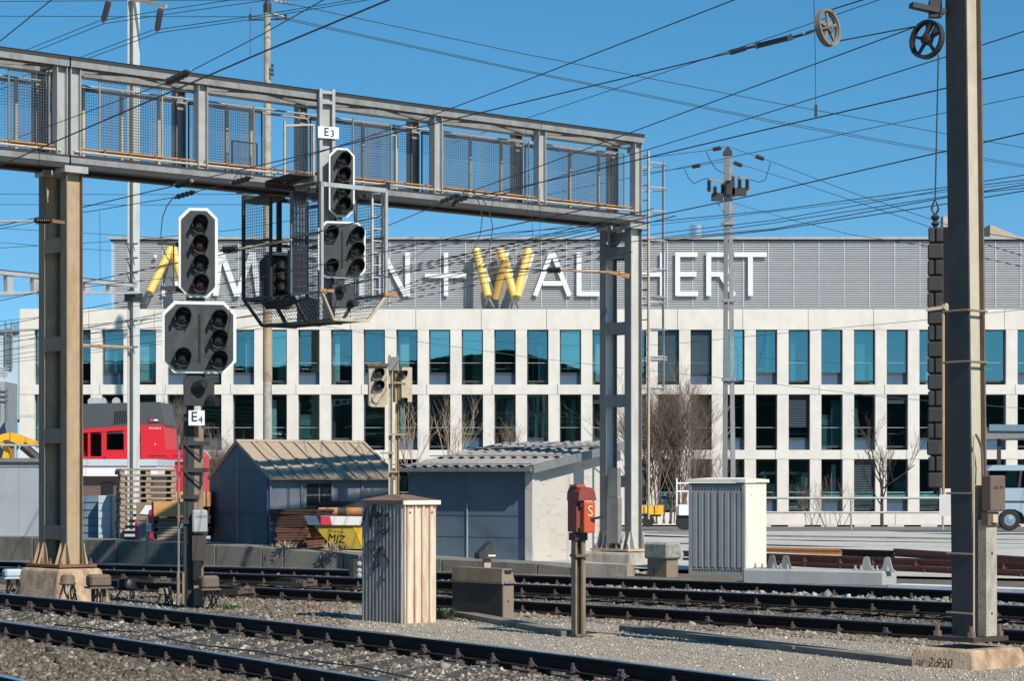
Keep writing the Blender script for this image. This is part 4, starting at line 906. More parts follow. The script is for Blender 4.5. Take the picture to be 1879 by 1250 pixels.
        for z in ys:
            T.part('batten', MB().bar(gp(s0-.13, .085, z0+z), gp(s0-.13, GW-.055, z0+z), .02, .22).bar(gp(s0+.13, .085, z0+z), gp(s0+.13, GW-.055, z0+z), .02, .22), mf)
    s0 = gs(1162); T.part('top_gusset', MB().prism([(0, 0), (GW, 0), (GW, -.12), (.35, -.12), (0, -.42)], gp(s0, GW, GZB-.13), -E2, UP, E1*.015), M_GALVD)
    mb = MB(); mb.bar(gp(s0-.20, .30, z0+.1), gp(s0-.20, .30, z0+.95), .30, .10, E1); T.part('cover_box', mb, M_GALV)
    T.part('cover_box', MB().bar(gp(s0-.19, .30, z0+.96), gp(s0-.19, .30, z0+1.5), .24, .09, E1), M_GALV)
    # ladder with safety hoops on the far end
    lx = gs(1183, 0.2); mb = MB()
    for t in (.1, .5): mb.bar(gp(lx, t, 1.2), gp(lx, t, GZT-.25), .035, .035, E1)
    z = 1.3
    while z < GZT-.3: mb.tube(gp(lx, .1, z), gp(lx, .5, z), .012); z += .28
    T.part('ladder', mb, M_BEIGE); mb = MB()
    for y in (300, 345, 388, 442, 494, 545, 556, 604, 655, 660, 712):
        z = gzy(y, lx, .3); mb.path([gp(lx+a, .3+b, z) for a, b in ((0, -.2), (.32, -.27), (.5, -.18), (.56, 0), (.5, .22), (.32, .32), (0, .24))], .016, 5)
    for a, b in ((.32, -.28), (.57, 0), (.32, .34)): mb.bar(gp(lx+a, .3+b, gzy(716, lx, .3)), gp(lx+a, .3+b, gzy(296, lx, .3)), .028, .012, E1)
    T.part('safety_cage', mb, M_GALVL)
    for x, yb, g_, nm, lab, w_ in ((112, 1098, M_FOUND, 'gantry_foundation', 'large rust stained concrete foundation under the left gantry leg', .98), (1140, 1043, M_FOUNDG, 'gantry_foundation', 'grey tapered concrete foundation under the right gantry leg', 1.2)):
        s0 = gs(132 if x < 500 else 1162); c = gp(s0, GW/2, .05); mb = MB().frus(c, E1, E2, w_*.98, w_*1.42, w_*.76, w_*1.18, 0, .55)
        o = single(nm, mb, g_, lab, 'foundation'); bv = o.modifiers.new('bevel', 'BEVEL'); bv.width = .05; bv.segments = 3
gantry()

# ---------------------------------------------------------------- signals
def lamp(T, board, M, x, z, r, length, lens=None, drop=0.):
    mb = MB(M); n = 18; vs = []; fs = []
    for k, rr in enumerate((r, r-.012)):
        for j in range(2):
            for i in range(n+1):
                a = math.radians(-28+236*i/n); ln = length*(.62+.38*max(0, math.sin(a))) if j else 0
                vs.append((x+rr*math.cos(a), -.012-ln, z+rr*math.sin(a)-drop*ln))
    q = n+1
    for i in range(n):
        fs += [(i, i+1, q+i+1, q+i), (2*q+i, 3*q+i, 3*q+i+1, 2*q+i+1), (q+i, q+i+1, 3*q+i+1, 3*q+i)]
    fs += [(0, q, 3*q, 2*q), (n, 2*q+n, 3*q+n, q+n)]
    mb.add(vs, fs); ho = T.part('lamp_hood', mb, M_HOOD, board, True)
    mb = MB(M).lathe([(r*.88, -.004), (r*.86, .02), (r*.74, .035), (r*.4, .052), (.005, .058)], (x, -.01, z), (0, -1, 0), 18); T.part('lens', mb, lens or M_LENS, ho, True)
    mb = MB(M); mb.path([(x+r*.95*math.cos(math.radians(a)), -.05, z+r*.95*math.sin(math.radians(a))) for a in range(200, 341, 20)], .011, 5); T.part('lens_ring', mb, M_SIG, ho)
def octa(w, h, c): return [(-w/2+c, -h/2), (w/2-c, -h/2), (w/2, -h/2+c), (w/2, h/2-c), (w/2-c, h/2), (-w/2+c, h/2), (-w/2, h/2-c), (-w/2, -h/2+c)]
def sboard(T, c, ex, w, h, ch, lamps, r, ln, slot=None, bd=.043):
    M = frame(c, ex); b = T.part('signal_board', MB(M).prism(octa(w-2*bd, h-2*bd, ch-bd*.55), (0, -.03, 0), (1, 0, 0), (0, 0, 1), (0, .03, 0)), M_SIG)
    T.part('white_border', MB(M).prism(octa(w, h, ch), (0, 0, 0), (1, 0, 0), (0, 0, 1), (0, .035, 0)), M_WHITE, b)
    M2 = frame(c-M.to_3x3() @ V((0, .03, 0)), ex)
    for x, z, le in lamps: lamp(T, b, M2, x, z, r, ln, le, -.12)
    T.part('back_box', MB(M).box((0, .12, 0), (w*.62, .16, h*.78)), M_DARK, b)
    if slot: T.part('slot_strip', MB(M).bar((slot[0], -.036, slot[1]), (slot[0], -.036, slot[2]), .03, .014, (0, 1, 0)), M_BLACK, b)
def ground_signal():
    c = G(352, 1112, .12); Y = c.y; s = F/Y; ex = yaw(13); X = lambda x: (x-352)/s; Z = lambda y: zat(y, Y)
    T = Thing('main_signal', 'tall signal with two white bordered lamp boards and plate E4 on a rusty post', 'signal', c)
    M = frame(V((c.x, c.y, 0)), ex); mp = MB(M)
    # post of two channels
    for x, m_, w in ((-.10, M_DARK, .035), (.09, M_BROWNL, .15)):
        mb = MB(M); mb.bar((x, .02, c.z-.2), (x, .02, Z(760)), .14 if x < 0 else .10, w, (1, 0, 0)); T.part('post', mb, m_)
    T.part('post', MB(M).bar((-.02, .06, c.z), (-.02, .06, Z(400)), .10, .20, (0, 1, 0)), M_DARK)
    for y0, y1 in ((815, 842), (865, 892)):
        mb = MB(M); mb.bar((-.12, -.08, Z(y0)), (.14, -.08, Z(y1)), .02, .02); mb.bar((.14, -.08, Z(y0)), (.14, -.08, Z(y1)), .02, .02); T.part('stay', mb, M_DARK)
    for y in (814, 863, 912, 958): T.part('step_bracket', MB(M).bar((-.16, -.06, Z(y)), (.24 if y < 900 else .1, -.06, Z(y)), .05, .06), M_DARK)
    T.part('cable_pipe', MB(M).tube((-.19, 0, c.z+.1), (-.19, 0, Z(800)), .018), M_GALVD)
    cu = V((c.x, c.y, 0))-M.to_3x3() @ V((0, .20, 0)); f = lambda x, y: cu+ex*X(x)+UP*Z(y)
    sboard(T, f(361.5, 466), ex, .56, 1.29, .145, [(.01+.004*i, z, le) for i, (z, le) in enumerate(((.385, None), (.10, M_LENSR), (-.185, None), (-.465, M_LENSR)))], .118, .25)
    sboard(T, f(363.5, 620.5), ex, 1.06, 1.035, .17, [(-.25, .27, None), (.27, .24, None), (.27, -.04, None), (-.25, -.31, None), (.27, -.34, None)], .122, .26, (.0, .33, -.36), .046)
    T.part('bracket', MB(M).bar((-.12, -.1, Z(452)), (-.50, -.1, Z(448)), .04, .05).bar((-.12, -.1, Z(535)), (-.46, -.1, Z(530)), .04, .06).bar((-.27, -.1, Z(452)), (-.27, -.1, Z(532)), .02, .02), M_DARK)
    T.part('collar', MB(M).box((.05, -.06, Z(551)), (.25, .2, .09)), M_DARK); T.part('collar', MB(M).box((.05, -.06, Z(690)), (.25, .2, .07)), M_DARK)
    bo = T.part('auxiliary_lamp_box', MB(M).box((.09, -.12, Z(720)), (.43, .2, .40)), M_DARK); M2 = frame(V((c.x, c.y, 0))-M.to_3x3() @ V((0, .22, 0)), ex)
    for x, z in ((.05, Z(712)), (.24, Z(735))): T.part('lamp_hood', MB(M2).tube((x, 0, z), (x+.10, -.12, z+.05 if x < .1 else z-.03), .085, .07, 14), M_HOOD, bo, True)
    pl = T.part('number_plate', MB(M).box((.05, -.20, Z(768)), (.23, .012, .215)), M_PAPER); T.part('lettering', MB(M).text('E', (-.035, -.21, Z(774)), (1, 0, 0), UP, .20).text('4', (.075, -.21, Z(776)), (1, 0, 0), UP, .13), M_BLACK, pl)
    mb = MB(M).box((.10, -.14, Z(957)), (.215, .12, .33)); b = T.part('meter_box', mb, M_BLOCK); b.modifiers.new('bevel', 'BEVEL').width = .02
    T.part('lid_writing', MB(M).text('AMBOSS', (.03, -.204, Z(950)), (1, 0, 0), UP, .045, .002), M_GALVD, b)
    T.part('terminal_box', MB(M).box((.09, -.12, Z(1006)), (.20, .12, .36)), M_BROWND); T.part('terminal_box', MB(M).box((.06, -.14, Z(1047)), (.12, .11, .27)), M_BLACK)
    T.part('foot', MB(M).box((.08, -.05, Z(1090)), (.12, .12, .34)).box((-.13, -.05, Z(1080)), (.03, .12, .46)).box((-.20, -.05, Z(1080)), (.035, .14, .48)), M_BROWNL)
ground_signal()
def rail_box(name, lab, x, yt, yb, ybase, w, m, kind, z=.13, cat='equipment box'):
    Yb = {124: 33.0, 181: 33.0, 24: 35.2}.get(x, F*(CZ-z)/(ybase-YH)); c = W(x, ybase, Yb); c.z = gz(c.x, c.y); s = F/c.y; T = Thing(name, lab, cat, c); M = frame(V((c.x, c.y, 0)), yaw(25)); zt, zb = zat(yt, c.y), zat(yb, c.y); W_ = w/s
    if kind == 'round': b = T.part('housing', MB(M).lathe([(W_*.5, zb), (W_*.56, zb+.02), (W_*.48, zb+.04), (W_*.46, zt-.03), (W_*.38, zt), (.01, zt+.006)], (0, 0, 0), UP, 14), m, smooth=True)
    else:
        b = T.part('housing', MB(M).box((0, 0, (zt+zb)/2+.01), (W_*.86, W_*.8, zt-zb-.02)), m); b.modifiers.new('bevel', 'BEVEL').width = .03
        T.part('rim', MB(M).box((0, 0, zb+.01), (W_*.95, W_*.9, .025)), m, b)
    if kind == 'round' or kind == 'tripod':
        for a in (20, 140, 260): a = math.radians(a); T.part('leg', MB(M).bar((.6*W_*.5*math.cos(a), .6*W_*.5*math.sin(a), zb), (W_*.75*math.cos(a), W_*.75*math.sin(a), c.z-.03), .022, .022), M_GALVD)
    else:
        for u in (-.22, .22): T.part('leg', MB(M).bar((u*W_, 0, zb), (u*W_, 0, c.z-.08), .05, .05), M_BROWN)
    mb = MB(M); r = random.Random(x)
    for i in range(4): u = r.uniform(-.3, .3)*W_; mb.path([(u, -.08, zb+.02), (u+r.uniform(-.05, .05), -.2, zb-.08), (u+r.uniform(-.12, .12), -.12, c.z-.05)], .013, 6)
    T.part('cable', mb, M_BLACK); return T
rail_box('junction_box', 'small round brown box on a tripod in front of the left gantry foundation', 124, 1056, 1074, 1092, 28, M_BROWN, 'round')
rail_box('junction_box', 'brown rectangular box on two legs right of the left gantry foundation', 181, 1055, 1080, 1097, 46, M_BROWN, 'box')
rail_box('junction_box', 'glossy black round box between the brown box and the signal post', 233, 1063, 1082, 1096, 36, M_BLACK, 'round')
rail_box('junction_box', 'small light brown round box near the signal post foot', 302, 1080, 1092, 1108, 26, M_BROWNL, 'round')
rail_box('junction_box', 'brown box with thick black cables right of the signal post', 383, 1057, 1083, 1113, 38, M_BROWN, 'box')
rail_box('junction_box', 'pale grey latched box at the left edge beside the gantry foundation', 24, 1045, 1062, 1078, 40, M_LBLUE, 'box', .2)

def gantry_signal():
    sm = gs(597, -.18); s_ = F/gp(sm, -.18, 0).y; Y = gp(sm, -.2, 0).y
    c = gp(sm, -.2, 4.6); T = Thing('main_signal', 'lamp signal hanging in the gantry cage with plate E3 on a pale channel mast', 'signal', c)
    ex = yaw(24); M = frame(V((c.x, c.y, 0)), ex); Z = lambda y: zat(y, Y-.25); X = lambda x: (x-597)/s_/math.cos(math.radians(24))
    mb = MB(M)
    for x in (-.105, .115): mb.bar((x, 0, Z(590)), (x, 0, Z(159)), .11, .05, (1, 0, 0))
    mb.bar((0, .04, Z(590)), (0, .04, Z(164)), .20, .02, (0, 1, 0)); T.part('mast', mb, M_GALVL)
    for y in (165, 184): T.part('cross_plate', MB(M).box((0, -.01, Z(y)), (.17, .09, .05)), M_GALVL)
    pl = T.part('number_plate', MB(M).box((.01, -.08, Z(240)), (.36, .02, .19)), M_PAPER); T.part('lettering', MB(M).text('E', (-.075, -.095, Z(246)), (1, 0, 0), UP, .19).text('3', (.04, -.095, Z(247)), (1, 0, 0), UP, .15), M_BLACK, pl)
    b0 = V((c.x, c.y, 0)); off = M.to_3x3() @ V((0, -.22, 0)); f = lambda x, y: b0+off+ex*X(x)+UP*Z(y)
    sboard(T, f(617, 333), yaw(17), .43, 1.13, .12, [(.01, z, le) for z, le in ((.345, None), (.105, M_LENSR), (-.145, None), (-.385, None))], .108, .23, None, .034)
    sboard(T, f(617, 457), yaw(17), .80, .93, .135, [(-.20, .24, None), (.23, .235, None), (.23, -.02, None), (-.20, -.30, None), (.23, -.285, None)], .112, .23, (.0, .3, -.3), .036)
    T.part('collar', MB(M).box((.16, -.15, Z(400)), (.10, .1, .12)), M_DARK); T.part('collar', MB(M).box((.16, -.15, Z(515)), (.18, .1, .10)), M_DARK)
    bo = T.part('auxiliary_lamp_box', MB(frame(f(617, 543), yaw(17))).box((0, 0, 0), (.37, .2, .36)), M_SIG); 
    for x, z in ((-.07, .10), (.12, -.12)): T.part('lamp_hood', MB(frame(f(617, 543), yaw(17))).tube((x, -.1, z), (x+.06, -.22, z), .07, .06, 12), M_HOOD, bo, True)
    # rear facing signal, seen from behind, in the same cage
    s2 = gs(512, GW+.55); p = gp(s2, GW+.55, 0); T2 = Thing('rear_signal', 'black back of a second signal in the left half of the gantry cage', 'signal', V((p.x, p.y, zat(565, p.y)))); e = yaw(20); M = frame(p, e); Z2 = lambda y: zat(y, p.y)
    T2.part('signal_board', MB(M).prism(octa(.62, .92, .12), (0, .1, Z2(517)), (1, 0, 0), UP, (0, .03, 0)), M_DARK)
    mb = MB(M).box((0, -.02, Z2(515)), (.42, .22, .74)); T2.part('back_box', mb, M_BLACK); T2.part('white_hood', MB(M).box((0, 0, Z2(467)), (.5, .3, .05)), M_WHITE)
    for i in range(4): T2.part('lamp_housing', MB(M).lathe([(.09, 0), (.09, .12), (.05, .16)], (0, -.13, Z2(490+i*20)), (0, -1, 0), 12), M_BLACK)
    T2.part('hanger', MB(M).bar((0, 0, Z2(480)), (0, 0, GZB), .08, .08), M_DARK)
gantry_signal()
def cage():
    tF = -.86; sa = slen(gp(0, tF, 0), E1, 590); sb = slen(gp(0, tF, 0), E1, 708); p = gp(sa, tF, 0); tB = tF+slen(p, E2, 447); zt, zb, zf = GZB+.02, gzy(535, sa, tF), gzy(578, sa, tF)-.05
    T = Thing('service_cage', 'hanging steel mesh service cage with tapered floor under the gantry round the E3 signal', 'cage', gp((sa+sb)/2, .3, zf))
    tm1, tm2 = tF+slen(p, E2, 535), tF+slen(p, E2, 497)
    def side(s, t0, t1, z0, z1, m=M_DARK, mid=None):
        mb = MB()
        for t in (t0, t1): mb.bar(gp(s, t, z0), gp(s, t, z1), .04, .04, E1)
        for z in (z0, z1)+((mid,) if mid else ()): mb.bar(gp(s, t0, z), gp(s, t1, z), .035, .05)
        o = T.part('side_frame', mb, m); mb = MB(); n = int(abs(t1-t0)/.05)
        for i in range(n): t = t0+(t1-t0)*i/n; mb.bar(gp(s, t, z0), gp(s, t, z1), .007, .007)
        for i in range(int((z1-z0)/.05)): z = z0+.05*i; mb.bar(gp(s, t0, z), gp(s, t1, z), .007, .007)
        T.part('mesh_panel', mb, M_MESH, o)
    zm = zb+.95
    for s in (sa, sb):
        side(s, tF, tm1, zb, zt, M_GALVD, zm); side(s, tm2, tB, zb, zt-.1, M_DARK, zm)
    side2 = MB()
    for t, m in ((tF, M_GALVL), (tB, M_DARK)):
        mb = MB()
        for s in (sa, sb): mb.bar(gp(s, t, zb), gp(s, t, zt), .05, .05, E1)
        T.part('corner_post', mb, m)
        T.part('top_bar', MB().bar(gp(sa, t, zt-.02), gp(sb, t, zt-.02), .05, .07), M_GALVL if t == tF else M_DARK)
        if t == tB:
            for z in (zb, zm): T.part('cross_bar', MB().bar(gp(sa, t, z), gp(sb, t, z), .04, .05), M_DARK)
    # tapered floor
    k = .30
    for t, dt, m in ((tF, .10, M_BEIGE), (tm1, 0, M_DARK), (tm2, 0, M_DARK), (tB, -.10, M_DARK)):
        mb = MB(); a, b, c, d = gp(sa, t, zb), gp(sa+k, t+dt, zf), gp(sb-k, t+dt, zf), gp(sb, t, zb)
        mb.bar(a, b, .045, .045).bar(b, c, .045, .045).bar(c, d, .045, .045); T.part('floor_rib', mb, m)
    mb = MB(); n = 44
    for i in range(n): t = tF+.1+(tB-tF-.2)*i/(n-1); mb.bar(gp(sa+k, t, zf), gp(sb-k, t, zf), .012, .025)
    for s in np.linspace(sa+k, sb-k, 9): mb.bar(gp(s, tF+.1, zf+.005), gp(s, tB-.1, zf+.005), .012, .02)
    T.part('floor_grating', mb, M_DARK)
    mb = MB()
    for s0, s1 in ((sa, sa+k), (sb, sb-k)):
        for i in range(30): t = tF+(tB-tF)*i/29; tt = tF+.1+(tB-tF-.2)*i/29; mb.bar(gp(s0, t, zb), gp(s1, tt, zf), .007, .007)
        for j in range(8): f = j/7; mb.bar(gp(s0+(s1-s0)*f, tF+.1*f, zb+(zf-zb)*f), gp(s0+(s1-s0)*f, tB-.1*f, zb+(zf-zb)*f), .007, .007)
    T.part('skirt_mesh', mb, M_MESH)
    for s, t in ((sa, tF), (sb, tF)): T.part('bracket', MB().bar(gp(s-.05, t, zb+.02), gp(s+.22, t, zb+.02), .08, .05), M_RUSTO)
    for t0 in (tF, tB):
        mb = MB(); mb.bar(gp(sa-.12, t0, zt+.06), gp(sa-.12, GW/2, zt+.10), .06, .10); mb.bar(gp(sb+.12, t0, zt+.06), gp(sb+.12, GW/2, zt+.10), .06, .10); T.part('carrier_beam', mb, M_GALVD)
    T.part('shade_plate', MB().bar(gp(sa-.30, tF+.05, zt+.10), gp(sa-.30, GW, zt-.02), .55, .02), M_DARK); T.part('shade_plate', MB().bar(gp(sb-.3, tF+.3, zt+.02), gp(sb-.3, tF+.9, zt-.06), .5, .02), M_GALVD)
    T.part('shade_plate', MB().bar(gp(sa+.25, tB-.5, zt-.04), gp(sa+.25, tB, zt-.12), .5, .02), M_DARK)
    mb = MB()
    for i in range(5): s = sa+.10+i*.06; mb.bar(gp(s, .05, zb+.1), gp(s, .05, zt), .025, .025, E1)
    for i in range(14): z = zb+.15+.11*i; mb.bar(gp(sa+.08, .05, z), gp(sa+.36, .05, z), .02, .03)
    T.part('cable_rack', mb, M_DARK); T.part('cable_box', MB().bar(gp(sa+.22, .12, zb+.05), gp(sa+.22, .12, zb+.75), .3, .12, E2), M_BLACK); T.part('cable_box', MB().bar(gp(sa+.7, .3, zb-.02), gp(sa+.7, .3, zf+.05), .5, .3, E2), M_BLACK)
    # ladder inside the front
    mb = MB(); l0, l1 = slen(gp(0, tF+.1, 0), E1, 683), slen(gp(0, tF+.1, 0), E1, 701)
    for s in (l0, l1): mb.bar(gp(s, tF+.1, zb), gp(s, tF+.1, zt+.0), .03, .03, E1)
    for i in range(8): mb.tube(gp(l0, tF+.1, zb+.1+.2*i), gp(l1, tF+.1, zb+.1+.2*i), .011)
    T.part('ladder', mb, M_LEGP)
    # railing of the platform over the cage
    mb = MB()
    for x, t in ((522, .0), (575, .0)):
        s = gs(x, -.25); mb.bar(gp(s, -.25, GZB+.05), gp(s, -.25, GZB+1.05), .03, .03, E1)
    mb.bar(gp(gs(522, -.25), -.25, GZB+.98), gp(gs(575, -.25), -.25, GZB+1.05), .03, .03); T.part('guard_rail', mb, M_BEIGE)
    mb = MB(); a, b = gs(522, -.25), gs(575, -.25)
    for i in range(14): s = a+(b-a)*i/13; mb.bar(gp(s, -.25, GZB+.1), gp(s, -.25, GZB+1.0), .005, .005)
    for i in range(20): z = GZB+.1+.045*i; mb.bar(gp(a, -.25, z), gp(b, -.25, z), .005, .005)
    T.part('guard_mesh', mb, M_MESH)
cage()
def small_signal():
    Y = 41.; c = W(722, 960, Y); c.z = .35; T = Thing('shunting_signal', 'weathered twin headed signal with beige lamp boxes on a post behind the corrugated cabinet', 'signal', c); s = F/Y
    X = lambda x: (x-722)/s; Z = lambda y: zat(y, Y)
    M = frame(V((c.x, c.y, 0)), yaw(0))
    for x, m in ((-.055, M_BEIGE), (.065, M_RUSTB)):
        mb = MB(M); hsec(mb, V((x, 0, 0)), .3, Z(658), V((1, 0, 0)), V((0, 1, 0)), .06, .08, .008); mb2 = mb; T.part('post', mb2, m)
    T.part('post_head', MB(M).box((0, -.02, Z(668)), (.19, .12, .24)).box((-.07, -.02, Z(656)), (.04, .1, .08)).box((.07, -.02, Z(656)), (.04, .1, .08)), M_GALV)
    for y, a, b in ((703, -.06, .22), (798, -.06, .22), (832, -.24, .02), (866, -.05, .1)): T.part('step_bracket', MB(M).bar((a, -.06, Z(y)), (b, -.06, Z(y)), .05, .03), M_RUSTB)
    h = MB(frame(V((c.x+X(693), c.y-.1, 0)), yaw(8))); h.prism([(-.16, Z(745)), (-.09, Z(748)), (.12, Z(748)), (.17, Z(742)), (.17, Z(674)), (-.16, Z(674))], (0, -.12, 0), (1, 0, 0), UP, (0, .26, 0)); b = T.part('lamp_box', h, M_BEIGE)
    T.part('lamp_box_cap', MB(frame(V((c.x+X(693), c.y-.1, 0)), yaw(8))).box((0, 0, Z(671)), (.38, .32, .05)), M_RUST, b)
    M3 = frame(V((c.x+X(695), c.y-.22, 0)), yaw(20))
    for y in (686, 709): lamp(T, b, M3, .0, Z(y), .095, .14)
    T.part('blank_disc', MB(M3).lathe([(.09, 0), (.09, .01)], (-.02, 0, Z(732)), (0, -1, 0), 16), M_BEIGE, b)
    h = MB(frame(V((c.x+X(738), c.y+.1, 0)), yaw(35))); h.box((0, 0, Z(706)), (.22, .3, .62)); b = T.part('lamp_box', h, M_BEIGE)
    M4 = frame(V((c.x+X(736), c.y-.06, 0)), yaw(50))
    for y in (688, 738): lamp(T, b, M4, 0, Z(y), .075, .12)
small_signal()
def dwarf():
    c = G(893, 1050, .30); c.y = 38.5; c = W(893, 1040, 38.5); T = Thing('dwarf_signal', 'small dark wedge shaped ground signal above the dark brown box', 'signal', c); Z = lambda y: zat(y, c.y)
    M = frame(V((c.x, c.y, 0)), yaw(20)); T.part('stand', MB(M).box((0, 0, (c.z-.3+Z(1026))/2), (.12, .1, Z(1026)-c.z+.3)), M_BEIGE)
    b = T.part('housing', MB(M).prism([(-.17, Z(1026)), (.14, Z(1026)), (.16, Z(1003)), (.13, Z(994)), (.05, Z(994)), (-.17, Z(1016))], (0, -.12, 0), (1, 0, 0), UP, (0, .26, 0)), M_SIG)
    T.part('lamp_window', MB(M).box((.05, -.125, Z(1020)), (.13, .012, .03)), M_WHITE, b)
    c = W(652, 1062, 37.5); T = Thing('dwarf_signal', 'dark dwarf signal board with three round lamps half hidden by the corrugated cabinet', 'signal', c); M = frame(c, yaw(10))
    b = T.part('signal_board', MB(M).box((.02, 0, .15), (.20, .1, .32)), M_SIG); T.part('shield', MB(M).box((-.07, -.03, .15), (.06, .12, .32)), M_BLACK, b)
    for x, z in ((.06, .24), (.06, .13), (.06, .05)): T.part('lens', MB(M).lathe([(.042, 0), (.04, .02), (.01, .03)], (x, -.05, z), (0, -1, 0), 14), M_GALVL, b, True)
    T.part('foot', MB(M).box((0, 0, -.1), (.12, .1, .2)), M_DARK)
dwarf()
def point_box():
    c = G(1206, 1060, .30); ex, ey = E1, E2; a = slen(c, ey, 1180); cc = W(1219, 1060, c.y); T = Thing('hand_point_box', 'squat brown box marked L under a mossy concrete cap by the right gantry leg', 'box', cc)
    w = (1219-1180)/(F/c.y)/.62; d = .32; ctr = cc+ey*w*.35+ex*d*.5; z0, z1, z2 = -.1, zat(1027, c.y)-cc.z, zat(997, c.y)-cc.z
    T.part('body', MB().frus(ctr, ex, ey, d*.85, w*.8, d*.85, w*.8, z0, z1), M_BROWNL); o = T.part('cap', MB().frus(ctr, ex, ey, d*1.15, w, d*1.1, w*.95, z1, z2), M_STONE); bv = o.modifiers.new('bevel', 'BEVEL'); bv.width = .03
    T.part('lettering', MB().text('L', ctr-ex*(d*.43)+ey*.10+UP*.07, -ey, UP, .17, .004), M_BLACK)
point_box()
def long_block():
    a, b = G(1386, 1071, .30), G(1665, 1075, .30); b2 = V((0, 0, 0)); d = (b-a); d.z = 0; L = d.length; d.normalize(); n = V((-d.y, d.x, 0)); h = .30
    a = G(1362, 1068, .30); b = G(1622, 1074, .30); d = (b-a); d.z = 0; L = d.length; d.normalize(); n = V((-d.y, d.x, 0))
    ztop = zat(1046, a.y); e = slen(b, n, 1690); e = .62
    T = Thing('concrete_block', 'long low concrete foundation block with steel lugs lying beside the turnout', 'concrete block', a); o = T.part('block', MB().bar(a+n*e/2+UP*(ztop-.15-a.z), b+n*e/2+UP*(ztop-.15-a.z), e, .34), M_BLOCK); o.modifiers.new('bevel', 'BEVEL').width = .03
    for t in (.17, .27, .84, .985):
        p = a.lerp(b, t)+n*.25; p.z = ztop+.02; T.part('lug', MB().prism([(-.10, 0), (.10, 0), (.065, .09), (.045, .19), (.02, .215), (-.02, .215), (-.045, .19), (-.065, .09)], p, d, UP, n*.035), M_GALVL if t > .5 else M_GALV)
    for t in (.07, .12, .2, .25, .3, .78, .82, .9, .93, 1.0): T.part('anchor_bolt', MB().lathe([(.03, 0), (.03, .035), (.018, .035), (.018, .08)], V((0, 0, ztop+.02))+V((a.lerp(b, t).x, a.lerp(b, t).y, 0))+n*.15, UP, 6), M_GALVL)
    mb = MB()
    for t0, t1 in ((.04, .33), (.76, 1.03)): p, q = a.lerp(b, t0)+n*.2, a.lerp(b, t1)+n*.2; p.z = q.z = ztop+.012; mb.bar(p, q, .22, .02)
    T.part('base_plate', mb, M_GALVD)
long_block()
